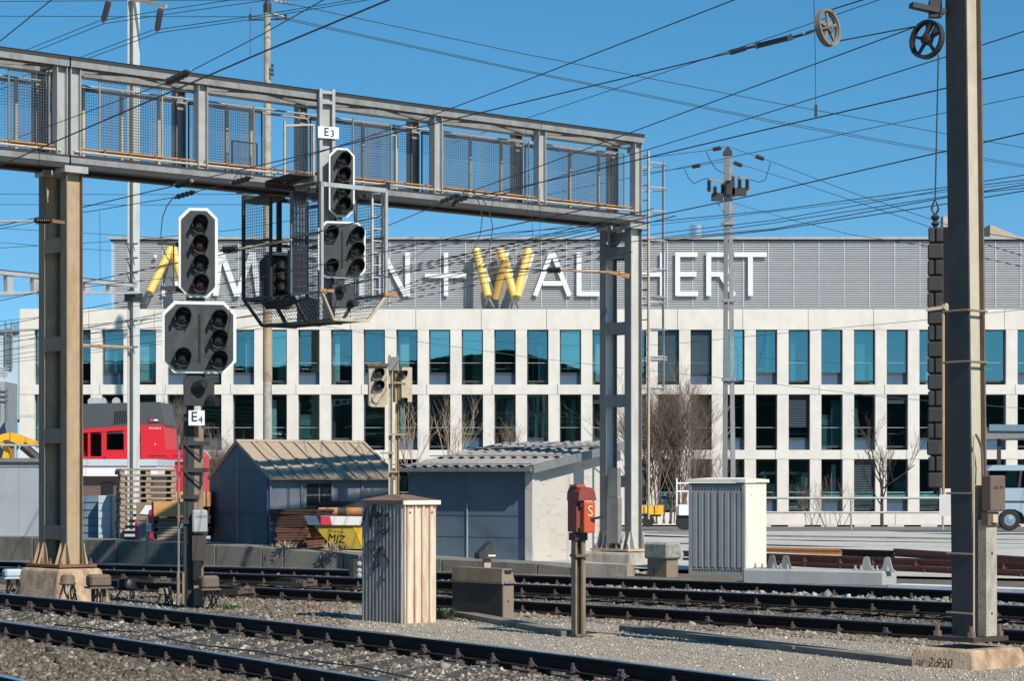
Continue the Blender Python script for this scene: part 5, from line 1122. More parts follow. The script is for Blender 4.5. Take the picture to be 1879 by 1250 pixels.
# ---------------------------------------------------------------- catenary mast at the right with its weights
def mast():
    Y = 22.6; c = W(1785, 1172, Y); z0 = c.z; p = V((c.x, c.y, 0)); lean = V((-.10, 0, 6.5)).normalized()
    T = Thing('catenary_mast', 'big weathered steel catenary mast on a stained concrete foundation at the right edge', 'mast', c)
    s = F/Y; zt = 7.2; fl = V((p.x, p.y, z0)); a = slen(p, E2, 1752)
    q = p+E2*.0
    def col(off_u, off_v): return q+E1*off_u+E2*off_v
    def up(pt, z): return V((pt.x, pt.y, z))+V((-.011*(z-z0), 0, 0))
    h = zt
    T.part('column_flange', MB().bar(up(col(0, .12), z0), up(col(0, .12), h), .25, .022, E1), M_GALVD if 0 else MATS['dark_mast_face'])
    T.part('column_flange', MB().bar(up(col(.235, .12), z0), up(col(.235, .12), h), .25, .022, E1), M_BROWN)
    T.part('column_web', MB().bar(up(col(.118, .055), z0), up(col(.118, .055), h), .22, .016, E2), M_WEB)
    b = T.part('base_plate', MB().bar(col(-.16, .15)+UP*(z0-.01), col(.40, .15)+UP*(z0-.01), .56, .045), M_BROWND)
    for u, v in ((-.10, -.06), (-.10, .36), (.34, -.06), (.34, .36)): T.part('anchor_bolt', MB().lathe([(.045, 0), (.045, .05), (.025, .05), (.025, .11)], col(u, v)+UP*(z0+.012), UP, 6), M_BROWN, b)
    # cable casing, junction box and clamps on the open side
    Z = lambda y: zat(y, Y-.1)
    cs = T.part('cable_casing', MB().bar(col(.175, -.045)+UP*Z(1170), col(.175, -.045)+UP*Z(955), .17, .10, E2), M_FOUNDG); mb = MB()
    for y in (1017, 1128): mb.lathe([(.012, 0), (.012, .004)], col(.18, -.096)+UP*Z(y), -E2, 10)
    T.part('hole', mb, M_BLACK, cs)
    jb = T.part('junction_box', MB().bar(col(.20, -.10)+UP*Z(939), col(.20, -.10)+UP*Z(873), .235, .12, E2), M_BROWN); jb.modifiers.new('bevel', 'BEVEL').width = .01
    T.part('box_writing', MB().text('E28  2P9', col(.12, -.162)+UP*Z(898), E1, UP, .045, .002), M_BROWND, jb)
    T.part('socket', MB().bar(col(.17, -.08)+UP*Z(965), col(.17, -.08)+UP*Z(940), .17, .08, E2), M_BROWN); k = T.part('switch_knob', MB().box((0, 0, 0), (0.01, .01, .01)).bar(col(.175, -.13)+UP*Z(960), col(.175, -.13)+UP*Z(945), .075, .03, E2), M_CREAM)
    mb = MB(); mb.path([col(.02, -.02)+UP*Z(797), col(.05, -.03)+UP*Z(806), col(.10, -.03)+UP*Z(822), col(.12, -.03)+UP*Z(845), col(.11, -.04)+UP*Z(872)], .012, 6); T.part('cable', mb, M_BROWN)
    T.part('cable', MB().tube(col(-.005, -.016)+UP*Z(1165), col(-.005, -.016)+UP*Z(800), .010), M_BEIGE)
    for y in (568, 663):
        mb = MB(); z = Z(y); mb.tube(up(col(-.02, .31), z), up(col(-.02, -.02), z+.002), .012).tube(up(col(-.02, -.02), z), up(col(.255, -.02), z-.002), .012); T.part('clamp_rod', mb, M_BROWNL)
    for y in (906, 1018, 1128): T.part('clamp_rod', MB().tube(col(-.02, .31)+UP*Z(y), col(-.02, -.02)+UP*(Z(y)-.003), .011), M_BROWNL)
    # chalk writing on the dark flange
    mb = MB()
    for t_, y, sz, x in (('P136', 843, .06, .24), ('3-184', 862, .055, .24), ('9-151', 880, .055, .21), ('106', 897, .05, .19), ('1.92', 912, .05, .19), ('2.136', 1046, .06, .30), ('3/151', 1060, .06, .21), ('928', 1071, .055, .15), ('160', 1081, .055, .14)):
        mb.text(t_, col(-.0125, x)+UP*(Z(y)-.02), -E2, UP, sz, .002)
    T.part('chalk_writing', mb, M_CHALK)
    T.part('top_bracket', MB().bar(up(col(-.03, .25), Z(12)), up(col(-.35, .40), Z(2)), .10, .05).bar(up(col(-.10, .3), Z(22)), up(col(-.10, .3), Z(-10)), .12, .10), M_DARK)
    fo = single('mast_foundation', MB().frus(V((c.x, c.y, 0))+E1*.12+E2*.15, E1, E2, .98, .92, .78, .72, 0.0, zat(1196, Y-.4)), M_FOUND, 'orange stained concrete foundation block under the right mast with painted number', 'foundation'); bv = fo.modifiers.new('bevel', 'BEVEL'); bv.width = .03; bv.segments = 3
    o = V((c.x, c.y, 0))+E1*.12+E2*.15-E1*.466; mb = MB(); mb.text('mr 2.920', o+E2*.33+UP*.10, -E2, (UP*.28+E1*.10).normalized(), .135, .004); tt = mb.build('painted_number', M_BROWND, fo, False, fo.location)
    # balance weights hanging left behind the mast
    Yw = 23.6; w = W(1716, 905, Yw); T2 = Thing('balance_weights', 'tall dark stack of balance weights hanging from a wire left of the mast', 'weights', w); e = 27/(F/Yw); zt_, zb_ = zat(418, Yw), zat(897, Yw); n = 16; hh = (zt_-zb_)/n; M = frame(V((w.x, w.y, 0)), yaw(-12)); r = random.Random(2)
    for i in range(n):
        mb = MB(M); z = zb_+hh*(i+.5); j = r.uniform(-.006, .006)
        if i % 2: mb.box((-e*.27+j, 0, z), (e*.42, .24, hh-.012)).box((e*.25+j, 0, z), (e*.50, .24, hh-.012))
        else: mb.box((j, 0, z), (e, .25, hh-.012))
        T2.part('weight_block', mb, MATS['dark_mast_face']).modifiers.new('bevel', 'BEVEL').width = .014
    T2.part('core_rod', MB(M).tube((0, 0, zb_-.05), (0, 0, zt_+.03), .02), M_DARK); T2.part('core_plate', MB(M).box((e*.10, .02, (zb_+zt_)/2), (e*.82, .18, zt_-zb_-.02)), M_BLACK); T2.part('shaded_side_slab', MB(M).box((e*.80, .04, (zb_+zt_)/2), (e*.50, .2, zt_-zb_)), M_BLACK); mb = MB(M)  # black core behind the gaps; black side slab stands for the mast's shadow
    mb.lathe([(.02, 0), (.045, .03), (.02, .06), (.05, .10), (.02, .13)], (0, 0, zt_+.01), UP, 10); mb.path([(0, 0, zt_+.13), (-.035, 0, zt_+.19), (-.02, 0, zt_+.25), (0, 0, zt_+.29), (.02, 0, zt_+.25), (.035, 0, zt_+.19), (0, 0, zt_+.13)], .012, 6); T2.part('hanger_eye', mb, M_DARK)
    T2.part('guide_rod', MB(M).tube((e*.55, -.1, zat(908, Yw)), (e*.55, -.1, zat(560, Yw)), .016), M_RUSTB); T2.part('guide_clamp', MB(M).bar((-e*.6, -.13, zat(570, Yw)), (e*.6, -.13, zat(566, Yw)), .02, .035).bar((e*.6, -.12, zat(562, Yw)), (e*.95, -.1, zat(570, Yw)), .05, .06), M_BEIGE)
    T2.part('limit_plate', MB(M).box((.11, -.1, zat(928, Yw)), (.13, .03, .22)), M_WHITE)
    single('hanging_wire', MB().tube((w.x, w.y, zt_+.28), W(1722, 100, Yw-.1), .008), M_WIRE, 'vertical wire between the dark wheel and the balance weights', 'wire')
mats_ = mat('dark_mast_face', (.045, .045, .044), .55, .1, var=.15, scale=5, col2=(.10, .09, .075), f2=.5, s2=3, stretch=.3)
mast()
def wheel(name, lab, x, y, Y, rx, ry, axis, m, fork, rim=None):
    c = W(x, y, Y); r = ry/(F/Y); T = Thing(name, lab, 'pulley', c); A = V(axis).normalized(); u = A.cross(UP).normalized(); v = u.cross(A)
    mb = MB(); n = 30; pr = [(r, -.035), (r, .035), (r*.86, .03), (r*.86, .012), (r*.80, .012), (r*.80, -.012), (r*.86, -.012), (r*.86, -.03)]; k = len(pr); vs = []; fs = []
    for i in range(n):
        a = 2*math.pi*i/n; vs += [c+(u*math.cos(a)+v*math.sin(a))*q+A*h for q, h in pr]
    for i in range(n):
        for j in range(k): fs.append((i*k+j, i*k+(j+1) % k, ((i+1) % n)*k+(j+1) % k, ((i+1) % n)*k+j))
    mb.add(vs, fs); T.part('rim', mb, rim or m, smooth=False)
    for i in range(5): a = 2*math.pi*i/5+.3; d = u*math.cos(a)+v*math.sin(a); T.part('spoke', MB().bar(c+d*.03, c+d*r*.82, .035, .03, A, w2=.028, h2=.02), m)
    T.part('hub', MB().lathe([(.035, -.05), (.055, -.04), (.055, .04), (.035, .05)], c, A, 12), m)
    f = V(fork); mb = MB()
    for s in (-1, 1): mb.bar(c+A*(.055*s), c+f*1.0+A*(.045*s), .02, .06, A)
    T.part('fork', mb, m); return c
c1 = wheel('tension_wheel', 'beige spoked tension wheel hanging in the overhead wires', 1519, 50, 24.5, 26, 35, (.70, -.62, .1), M_WHEEL, (-.24, .0, -.055))
c2 = wheel('tension_wheel', 'black spoked tension wheel on a fork beside the top of the mast', 1701, 72, 23.5, 27, 36, (-.72, -.66, .08), M_DARK, (.09, .0, .17))

# ---------------------------------------------------------------- overhead wires
def wire(lab, pts, r=.010, m=None, sag=0., cat='overhead wire', group=None):   # pts: (column, row, height above ground)
    P = [W(x, y, F*(z-CZ)/(YH-y)) if y < YH-5 else W(x, y, z) for x, y, z in pts]; Q = []
    out = lambda q: not (0 <= q[0] <= 1879 and 0 <= q[1] <= 1250)          # wires that leave the picture run on past its edge
    if out(pts[0]): P.insert(0, P[0]+(P[0]-P[1]).normalized()*22)
    if out(pts[-1]): P.append(P[-1]+(P[-1]-P[-2]).normalized()*14)
    for a, b in zip(P, P[1:]):
        for i in range(8): t = i/8; Q.append(a.lerp(b, t)-UP*(sag*4*t*(1-t)))
    Q.append(P[-1]); mb = MB().path(Q, r*.8, 5); mid = Q[len(Q)//2]
    return tag(mb.build('overhead_wire', m or M_WIRE, None, False, mid), lab, cat, group)
def ins(lab, x0, y0, x1, y1, z, r=.055, n=6, z1=None, cat='insulator', m=None):
    a, b = W(x0, y0, F*(z-CZ)/(YH-y0)), W(x1, y1, F*((z1 or z)-CZ)/(YH-y1)); L = (b-a).length; mb = MB(); pr = [(.015, 0), (.02, .03*L)]
    for i in range(n): h = L*(.1+.8*i/n); pr += [(r*.55, h), (r, h+L*.8/n*.35), (r*.55, h+L*.8/n*.8)]
    pr += [(.02, L*.97), (.015, L)]; mb.lathe(pr, a, b-a, 12); T = Thing('insulator', lab, cat, a); T.part('insulator_body', mb, m or M_INS, smooth=True)
    T.part('end_clamp', MB().sphere(a, .03, 8), M_GALVD); T.part('end_clamp', MB().sphere(b, .03, 8), M_GALVD); return T
wire('thick dark contact wire crossing the left half of the gantry up to the top edge', [(-300, 432, 6.6), (8, 300, 6.6), (480, 96, 6.6), (711, 0, 6.6), (900, -82, 6.6)], .013)
wire('thin carrier wire left of its brown insulator over the gantry chord', [(-280, 370, 7.2), (0, 264, 7.2), (302, 153, 7.2)], .008)
wire('thin carrier wire rising right from the brown insulator over the gantry chord', [(350, 130, 7.2), (480, 63, 7.2), (592, 0, 7.2), (700, -60, 7.2)], .008)
ins('ribbed brown insulator in front of the gantry upper chord', 304, 152, 350, 130, 7.2, .055, 5)
wire('hanging dropper between the two wires above the left gantry half', [(460, 12, 7.25), (459, 104, 6.6)], .005)
wire('dark wire cutting the top left corner of the sky', [(-80, 138, 7.8), (0, 75, 7.8), (93, 0, 7.8), (150, -46, 7.8)], .010)
for i, (y0, z) in enumerate(((29, 15), (2, 16))): wire(('faint far blue wire running level across the sky at the top left', 'faint far blue wire at the very top edge left of the concrete pole')[i], [(-100, y0-1, z), (0, y0, z), (480, y0+1-i*4, z)], .016, M_WIREG)
def twin(labs, A, B, z, r=.013):
    for k, l in enumerate((A, B)): wire(labs[k], [(x, y, z) for x, y in l], r, M_WIREG)
twin(('upper wire of the left pair running to the higher hanging insulator', 'lower wire of the left pair running to the higher hanging insulator'), [(-120, 153), (49, 91), (181, 38), (300, 18), (420, 0), (600, -28)], [(-110, 155), (65, 93), (190, 43), (330, 22), (480, 1), (600, -16)], 13)
twin(('upper wire of the pair running to the lower hanging insulator', 'lower wire of the pair running to the lower hanging insulator'), [(-80, 180), (147, 105), (279, 55), (480, 27), (640, 0), (760, -22)], [(-60, 185), (161, 107), (289, 60), (480, 32), (670, 0), (780, -20)], 12.6)
ins('dark string insulator hanging left of the grey steel pole', 200, 0, 189, 40, 13, .075, 9)
ins('dark string insulator hanging from the beige arm of the grey steel pole', 295, 14, 288, 57, 12.7, .075, 9)
wire('single far blue wire descending from the concrete pole to the right edge', [(500, 0, 22), (531, 6, 22), (950, 96, 21), (1420, 188, 20.3), (1879, 271, 19.8), (2000, 292, 19.8)], .028, M_WIREG)
wire('upper wire of the far double line descending to the right edge', [(500, 28, 21), (529, 33, 21), (950, 126, 20), (1420, 221, 19.5), (1879, 303, 19), (2000, 324, 19)], .024, M_WIREG)
wire('lower wire of the far double line descending to the right edge', [(500, 30, 20.8), (950, 128.5, 19.8), (1420, 224.5, 19.3), (1879, 306.5, 18.8), (2000, 327, 18.8)], .024, M_WIREG)
wire('wire rising from the gantry middle to the top edge above the far pole', [(440, 327, 7), (470, 317, 7), (767, 221, 7), (950, 153, 7), (1345, 0, 7), (1500, -62, 7)], .009)
wire('wire rising to the turnbuckle of the beige tension wheel', [(440, 312, 6.9), (470, 305, 6.9), (675, 256, 6.9), (950, 190, 6.9), (1342, 96, 6.9)], .011)
wire('twin turnbuckle rods between the wire clamp and the beige tension wheel', [(1342, 96, 6.9), (1366, 89, 6.9), (1455, 68, 6.9), (1490, 58, 6.9)], .022)
single('wire_clamp', MB().bar(W(1340, 96, 26.5), W(1368, 88, 26.4), .06, .05, w2=.03), M_DARK, 'black cone clamp on the wire left of the beige tension wheel', 'clamp')
single('turnbuckle', MB().bar(W(1388, 82, 25.8), W(1452, 66, 25.4), .03, .03).bar(W(1388, 86, 25.8), W(1452, 70, 25.4), .03, .03).bar(W(1386, 84, 25.8), W(1396, 81, 25.8), .05, .06).bar(W(1444, 70, 25.4), W(1454, 67, 25.4), .05, .06), M_DARK, 'open dark turnbuckle left of the beige tension wheel', 'turnbuckle')
wire('wire from the top of the beige wheel to the top edge', [(1526, 17, 24.5*0+7), (1580, 0, 7), (1640, -20, 7)], .010)
wire('wire linking the lower rim of the beige wheel to the black wheel', [(1533, 76, 6.7), (1690, 46, 6.7)], .010)
wire('wire ending on the black tension wheel from the gantry cage insulators', [(845, 358, 6.6), (966, 314, 6.6), (1420, 145, 6.6), (1682, 48, 6.6)], .009)
wire('wire passing behind the mast at the height of the black wheel', [(850, 378, 6.9), (1037, 321, 6.9), (1420, 203, 6.9), (1742, 102, 6.9), (1879, 57, 6.9), (2020, 11, 6.9)], .009)
wire('thicker contact wire with a hanging weight passing behind the mast', [(840, 368, 6.6), (940, 346, 6.6), (1053, 321, 6.6), (1420, 234, 6.6), (1742, 160, 6.6), (1879, 127, 6.6), (2020, 93, 6.6)], .012)
wire('dark contact wire rising from the letters to the right edge below the far pole head', [(-100, 640, 6.3), (0, 622, 6.3), (200, 596, 6.3), (420, 566, 6.3), (600, 530, 6.3), (940, 453, 6.3), (1174, 402, 6.3), (1314, 373, 6.3), (1420, 350, 6.3), (1592, 310, 6.3), (1879, 244, 6.3), (2020, 212, 6.3)], .012)
low = [([(-100, 560), (0, 545), (200, 522), (400, 500), (700, 455), (940, 426), (1176, 409), (1420, 386), (1744, 342), (1879, 321), (2000, 302)], 'uppermost of the lower right wires, crossing the shiny flue'),
       ([(-100, 665), (0, 645), (250, 612), (480, 577), (700, 540), (940, 478), (1178, 432), (1420, 404), (1744, 346), (1879, 330), (2000, 316)], 'wire just above the bottom rim of the shiny flue'),
       ([(-100, 680), (0, 662), (260, 632), (520, 590), (720, 540), (940, 487), (1173, 448), (1222, 438), (1420, 420), (1744, 361), (1879, 339), (2000, 319)], 'wire crossing the last letter and the foot of the flue'),
       ([(-100, 600), (0, 590), (300, 556), (600, 520), (940, 470), (1180, 441), (1420, 409), (1744, 359), (1879, 345), (2000, 330)], 'thin blue wire just over the roof edge right of the flue'),
       ([(-100, 640), (0, 628), (300, 600), (640, 560), (930, 500), (1180, 446), (1420, 422), (1744, 373), (1879, 350), (2000, 330)], 'lowest thick wire sagging over the roof edge right of the flue')]
for i, (l, lab) in enumerate(low): wire(lab, [(x, y, 6.3+.25*(i % 3)) for x, y in l], .012 if i in (2, 4) else .009, M_WIREG if i == 3 else M_WIRE)
wire('wire from the left edge to the black insulator under the gantry', [(-120, 440, 6.2), (0, 414, 6.2), (67, 400, 6.2), (320, 341, 6.2)], .011)
ins('black insulator just under the gantry lower chord left of the lamp signal', 322, 340, 352, 332, 6.2, .052, 5, m=M_BLACK)
wire('wire rising right of the black insulator towards the gantry walkway', [(352, 332, 6.2), (400, 321, 6.4), (440, 312, 6.9)], .010)
wire('wire behind the left gantry leg running to the small cone insulator', [(-60, 432, 6.4), (146, 391, 6.4), (320, 362, 6.4)], .008)
ins('black cone insulator above the four lamp board', 322, 362, 360, 351, 6.4, .045, 4, m=M_BLACK)
wire('wire between the cone insulators under the gantry lower chord', [(360, 351, 6.4), (424, 337, 6.4)], .008)
ins('small dark cone insulator at the lower chord left of the cage', 424, 337, 462, 325, 6.4, .045, 4, m=M_BLACK)
P_ = [(317, 364), (306, 378), (298, 400), (295, 430), (298, 455), (308, 475), (317, 484)]
wire('loose jumper cable looping down left of the four lamp board', [(x, y, 6.3) for x, y in P_], .012, M_BLACK)
wire('contact wire behind the four lamp board from the left edge to the cage', [(-100, 572, 5.6), (0, 552, 5.6), (150, 519, 5.6), (317, 484, 5.6), (395, 470, 5.6), (446, 458, 5.6), (590, 424, 5.6), (700, 396, 5.6)], .011)
wire('vertical dropper left of the grey steel pole', [(183, 388, 6.3), (184, 511, 5.6)], .005)
ins('ribbed black insulator right of the four lamp board', 406, 458, 440, 457, 5.7, .065, 7, m=M_BLACK)
single('steady_arm', MB().tube(W(440, 457, 37.), W(535, 440, 36.5), .018), M_BEIGE, 'thin beige steady arm running from the black ribbed insulator into the cage', 'steady arm')
for k, (x0, x1, yy) in enumerate(((0, 420, 356), (0, 430, 375))):
    wire(('faint blue wire level behind the left gantry leg, upper one', 'faint blue wire level behind the left gantry leg, lower one')[k], [(-100, yy-2, 14), (0, yy, 14), (240, yy+1, 14), (491, yy, 14)], .018, M_WIREG)
wire('far wire descending from the left edge to the letter A', [(-80, 414, 11), (0, 419, 11), (230, 432, 11), (330, 440, 11), (491, 450, 11)], .014, M_WIREG); wire('far wire descending behind the left gantry leg to the grey pole', [(-80, 440, 10), (0, 445, 10), (140, 456, 10), (330, 468, 10), (491, 478, 10)], .014, M_WIREG)
wire('far wire rising from the left gantry leg to the roof edge', [(-60, 461, 10.5), (0, 455, 10.5), (240, 441, 10.5), (430, 422, 10.5), (560, 400, 10.5)], .014, M_WIREG)
for k, (a, b, c_) in enumerate(((633, 601, 560), (645, 600, 572), (598, 585, 548))): wire(('upper thin wire crossing the parapet left of the six lamp board', 'lower thin wire crossing the parapet left of the six lamp board', 'thin wire crossing the parapet from the grey pole to the cage floor')[k], [(-60, a+14, 60+k*2), (0, a, 59+k*2), (250, b-14, 57+k*2), (560, c_-20, 54+k*2)] if 0 else [(0, a, 5.2-k*.2), (160, a-32, 5.2-k*.2), (300, a-58, 5.2-k*.2), (460, a-86, 5.2-k*.2), (640, a-122, 5.2-k*.2), (860, a-168, 5.2-k*.2), (1112, a-222, 5.2-k*.2)], .008)
wire('long slack wire sagging across the office windows', [(440, 560, 9), (570, 594, 8.2), (718, 620, 7.6), (950, 653, 7), (1109, 672, 6.6), (1196, 681, 6.4), (1327, 694, 6.1), (1426, 706, 5.9), (1625, 729, 5.4), (1705, 736, 5.3), (1879, 750, 5)], .012, M_WIREG)
wire('thin wire crossing the parapet right of the far pole', [(1152, 636, 7.4), (1230, 632, 7.4), (1400, 615, 7.4), (1702, 587, 7.4), (1879, 568, 7.4), (1960, 560, 7.4)], .011)
ins('black cone insulator at the right corner of the cage, front one', 806, 372, 846, 357, 6.6, .05, 4, m=M_BLACK); ins('black cone insulator at the right corner of the cage, rear one', 826, 372, 862, 360, 6.75, .05, 4, m=M_BLACK)
for k, (a, lab) in enumerate((([(848, 354), (860, 349), (872, 356), (882, 380), (885, 400), (881, 430), (868, 460)], 'left jumper cable looping down from the cage corner insulators to the yellow W'), ([(868, 362), (885, 364), (897, 385), (904, 415), (900, 450), (888, 480), (877, 490)], 'right jumper cable looping down from the cage corner insulators to the yellow W'))): wire(lab, [(x, y, 6.4) for x, y in a], .011, M_BLACK)
wire('contact wire crossing the yellow W from the cage to the right gantry leg', [(-80, 622, 6.0), (0, 612, 6.0), (280, 585, 6.0), (560, 545, 6.0), (760, 490, 6.0), (868, 464, 6.0), (1109, 405, 6.0), (1200, 383, 6.0)], .011)
wire('second contact wire passing below the plus sign to the right gantry leg', [(-80, 668, 5.8), (0, 655, 5.8), (280, 612, 5.8), (560, 560, 5.8), (690, 545, 5.8), (780, 510, 5.8), (877, 491, 5.8), (1109, 430, 5.8), (1240, 396, 5.8)], .010)
wire('thin dropper left of the two under the right gantry half', [(976, 345, 7.0), (977, 443, 6.1)], .005); wire('thin dropper right of the two under the right gantry half', [(990, 345, 7.0), (991, 470, 5.9)], .005)
wire('thin hanging wire with a small weight below the beige wheel', [(1493, -20, 7.5), (1496, 100, 7.0), (1497, 214, 6.55)], .005)
single('wire_weight', MB().bar(W(1497, 192, 25.7), W(1497, 214, 25.7), .03, .03), M_DARK, 'tiny dark clamp at the foot of the hanging wire under the beige wheel', 'clamp')
wire('thin wire from the cage ladder to the right gantry leg above the letter A', [(640, 478, 6.7), (711, 466, 6.7), (869, 443, 6.7), (950, 428, 6.7), (1176, 396, 6.7)], .008)
wire('wire sagging under the white letters from the cage floor to the right gantry leg', [(-80, 680, 5.6), (0, 668, 5.6), (280, 634, 5.6), (560, 590, 5.6), (688, 562, 5.6), (950, 507, 5.6), (1160, 462, 5.6)], .009)
wire('short wire from the cage to the black cone insulators at its right corner', [(560, 470, 6.4), (654, 438, 6.4), (777, 387, 6.4), (815, 372, 6.4)], .009)
wire('thin blue wire just under the thicker contact wire right of the gantry', [(850, 392, 9), (1060, 345, 9), (1180, 322, 9), (1420, 272, 9), (1742, 205, 9), (1879, 176, 9), (1990, 152, 9)], .010, M_WIREG)
wire('thin wire crossing the sky between the black wheel and the mast top', [(830, 262, 8.5), (1250, 122, 8.5), (1420, 66, 8.5), (1610, 0, 8.5), (1700, -30, 8.5)], .008)
wire('thin blue wire above the roof edge between the right gantry leg and the far pole', [(560, 470, 10), (700, 456, 10), (900, 438, 10), (1176, 415, 10), (1335, 398, 10), (1560, 372, 10), (1879, 335, 10), (1990, 322, 10)], .012, M_WIREG)
# registration arm on the right gantry leg
Ya = 42.2
T = Thing('registration_arm', 'rusty tapered bracket arm with insulator reaching left from the right gantry leg', 'bracket arm', W(1155, 502, Ya))
T.part('arm', MB().bar(W(1155, 507, Ya), W(1112, 498, Ya), .06, .09, w2=.05, h2=.045), M_RUSTO); T.part('arm_tube', MB().tube(W(1120, 500, Ya), W(1028, 496, Ya), .022), M_RUSTB)
a, b = W(1030, 496, Ya), W(1002, 496, Ya); L = (b-a).length; pr = [(.02, 0)]
for i in range(7): pr += [(.04, L*(.08+.12*i)), (.075, L*(.12+.12*i)), (.04, L*(.18+.12*i))]
T.part('insulator', MB().lathe(pr+[(.02, L)], a, b-a, 12), M_INS, smooth=True); T.part('steady_tube', MB().tube(W(1002, 496, Ya), W(880, 489, Ya+1), .012).tube(W(1002, 497, Ya), W(860, 503, Ya+1), .012), M_BEIGE)
T = Thing('registration_arm', 'horizontal rod with black ribbed insulator reaching left from the left gantry leg', 'bracket arm', W(115, 408, 34.5))
T.part('bracket', MB().bar(W(118, 409, 34.4), W(95, 405, 34.3), .05, .05), M_RUST); a, b = W(96, 406, 34.3), W(62, 405, 34.2); L = (b-a).length; pr = [(.02, 0)]
for i in range(7): pr += [(.035, L*(.08+.12*i)), (.065, L*(.12+.12*i)), (.035, L*(.18+.12*i))]
T.part('insulator', MB().lathe(pr+[(.02, L)], a, b-a, 12), M_INS, smooth=True); T.part('rod', MB().tube(W(62, 405, 34.2), W(-60, 408, 34.2), .015), M_BEIGE)

# ---------------------------------------------------------------- poles
def steel_pole():
    Y = 62.; c = W(245, 1000, Y); c.z = .35; s = F/Y; T = Thing('steel_pole', 'tall grey steel pole rising behind the pallets with lattice beam and beige arm', 'pole', c); p = V((c.x, c.y, 0)); e = yaw(-32); f = V((-e.y, e.x, 0)); zt = zat(-40, Y)
    mb = MB(); hsec(mb, p, c.z-.3, zt, e, f, .20, .26, .014); T.part('column', mb, M_LEGP)
    T.part('cable_duct', MB().bar(p-f*.06+e*.03+UP*c.z, p-f*.06+e*.03+UP*zat(560, Y), .05, .06, f), M_GALVL)
    for y in (449, 475, 502, 590, 638): T.part('step_bracket', MB().bar(p-f*.15-e*.16+UP*zat(y, Y), p-f*.15+e*.28+UP*zat(y, Y), .03, .05), M_GALVD)
    T.part('top_arm', MB().bar(p-f*.1+UP*zat(-2, Y), W(305, 11, Y-1), .10, .12, w2=.08, h2=.08), M_BEIGE)
    # lattice beam to the left
    a, b = W(247, 531, Y-.2), W(-60, 500, 57.); d = (b-a); d.z = 0; L = d.length; d.normalize(); z1 = zat(526, Y); h = .34; mb = MB(); q = V((a.x, a.y, 0))
    n = V((-d.y, d.x, 0))
    mb.bar(q+UP*z1, q+d*L+UP*z1, .22, .09).bar(q+UP*(z1-.18), q+d*L+UP*(z1-h-.25), .22, .07)
    for i in range(1, 7): t = L*i/6.5; mb.bar(q+d*t+UP*z1, q+d*t+UP*(z1-.18-.41*i/6.5), .14, .20, d)
    T.part('lattice_beam', mb, M_GALVL); T.part('beam_cover', MB().bar(q+UP*(z1+.06), q+d*L+UP*(z1+.06), .2, .03), M_DARK)
    T.part('beam_seat', MB().bar(p+UP*zat(546, Y)-f*.2, p+UP*zat(546, Y)+f*.2, .3, .22), M_DARK)
    T.part('side_arm', MB().tube(W(240, 638, Y-.2), W(146, 634, Y-3.4), .045), M_RUSTB)
steel_pole()
def concrete_pole():
    Y = 94.; c = W(491, 960, Y); c.z = -.3; T = Thing('concrete_pole', 'slender round concrete pole with black insulator head rising behind the gantry', 'pole', c); zt = zat(14, Y)
    T.part('shaft', MB().tube(c, W(490.5, 14, Y), .20, .135, 16), M_FOUNDG, smooth=True); T.part('paint_band', MB().tube(W(491, 700, Y), W(491, 540, Y), .194, .19, 16), M_RUSTB, smooth=True)
    h = W(490.5, 14, Y); T.part('head', MB().lathe([(.16, -.2), (.17, 0), (.17, .15), (.05, .35), (.02, .42)], h, UP, 8), M_DARK)
    mb = MB().bar(h+V((-.8, 0, -.5)), h+V((.85, 0, -.45)), .05, .06)
    for dx in (-.7, .75): mb.lathe([(.03, 0), (.07, .05), (.03, .1), (.07, .15), (.03, .2)], h+V((dx, 0, -.45)), UP, 8)
    T.part('crossarm', mb, M_DARK); mb = MB()
    for y in (120, 128, 136): mb.bar(W(497, y, Y-.2), W(502, y, Y-.2), .08, .12)
    T.part('sensor', mb, M_DARK)
    ins('small white insulator string right of the concrete pole head', 500, 24, 530, 34, 21, .07, 4, m=M_GALVL); ins('small white insulator string at the top edge right of the concrete pole', 500, 0, 540, 9, 22, .07, 4, m=M_GALVL)
concrete_pole()
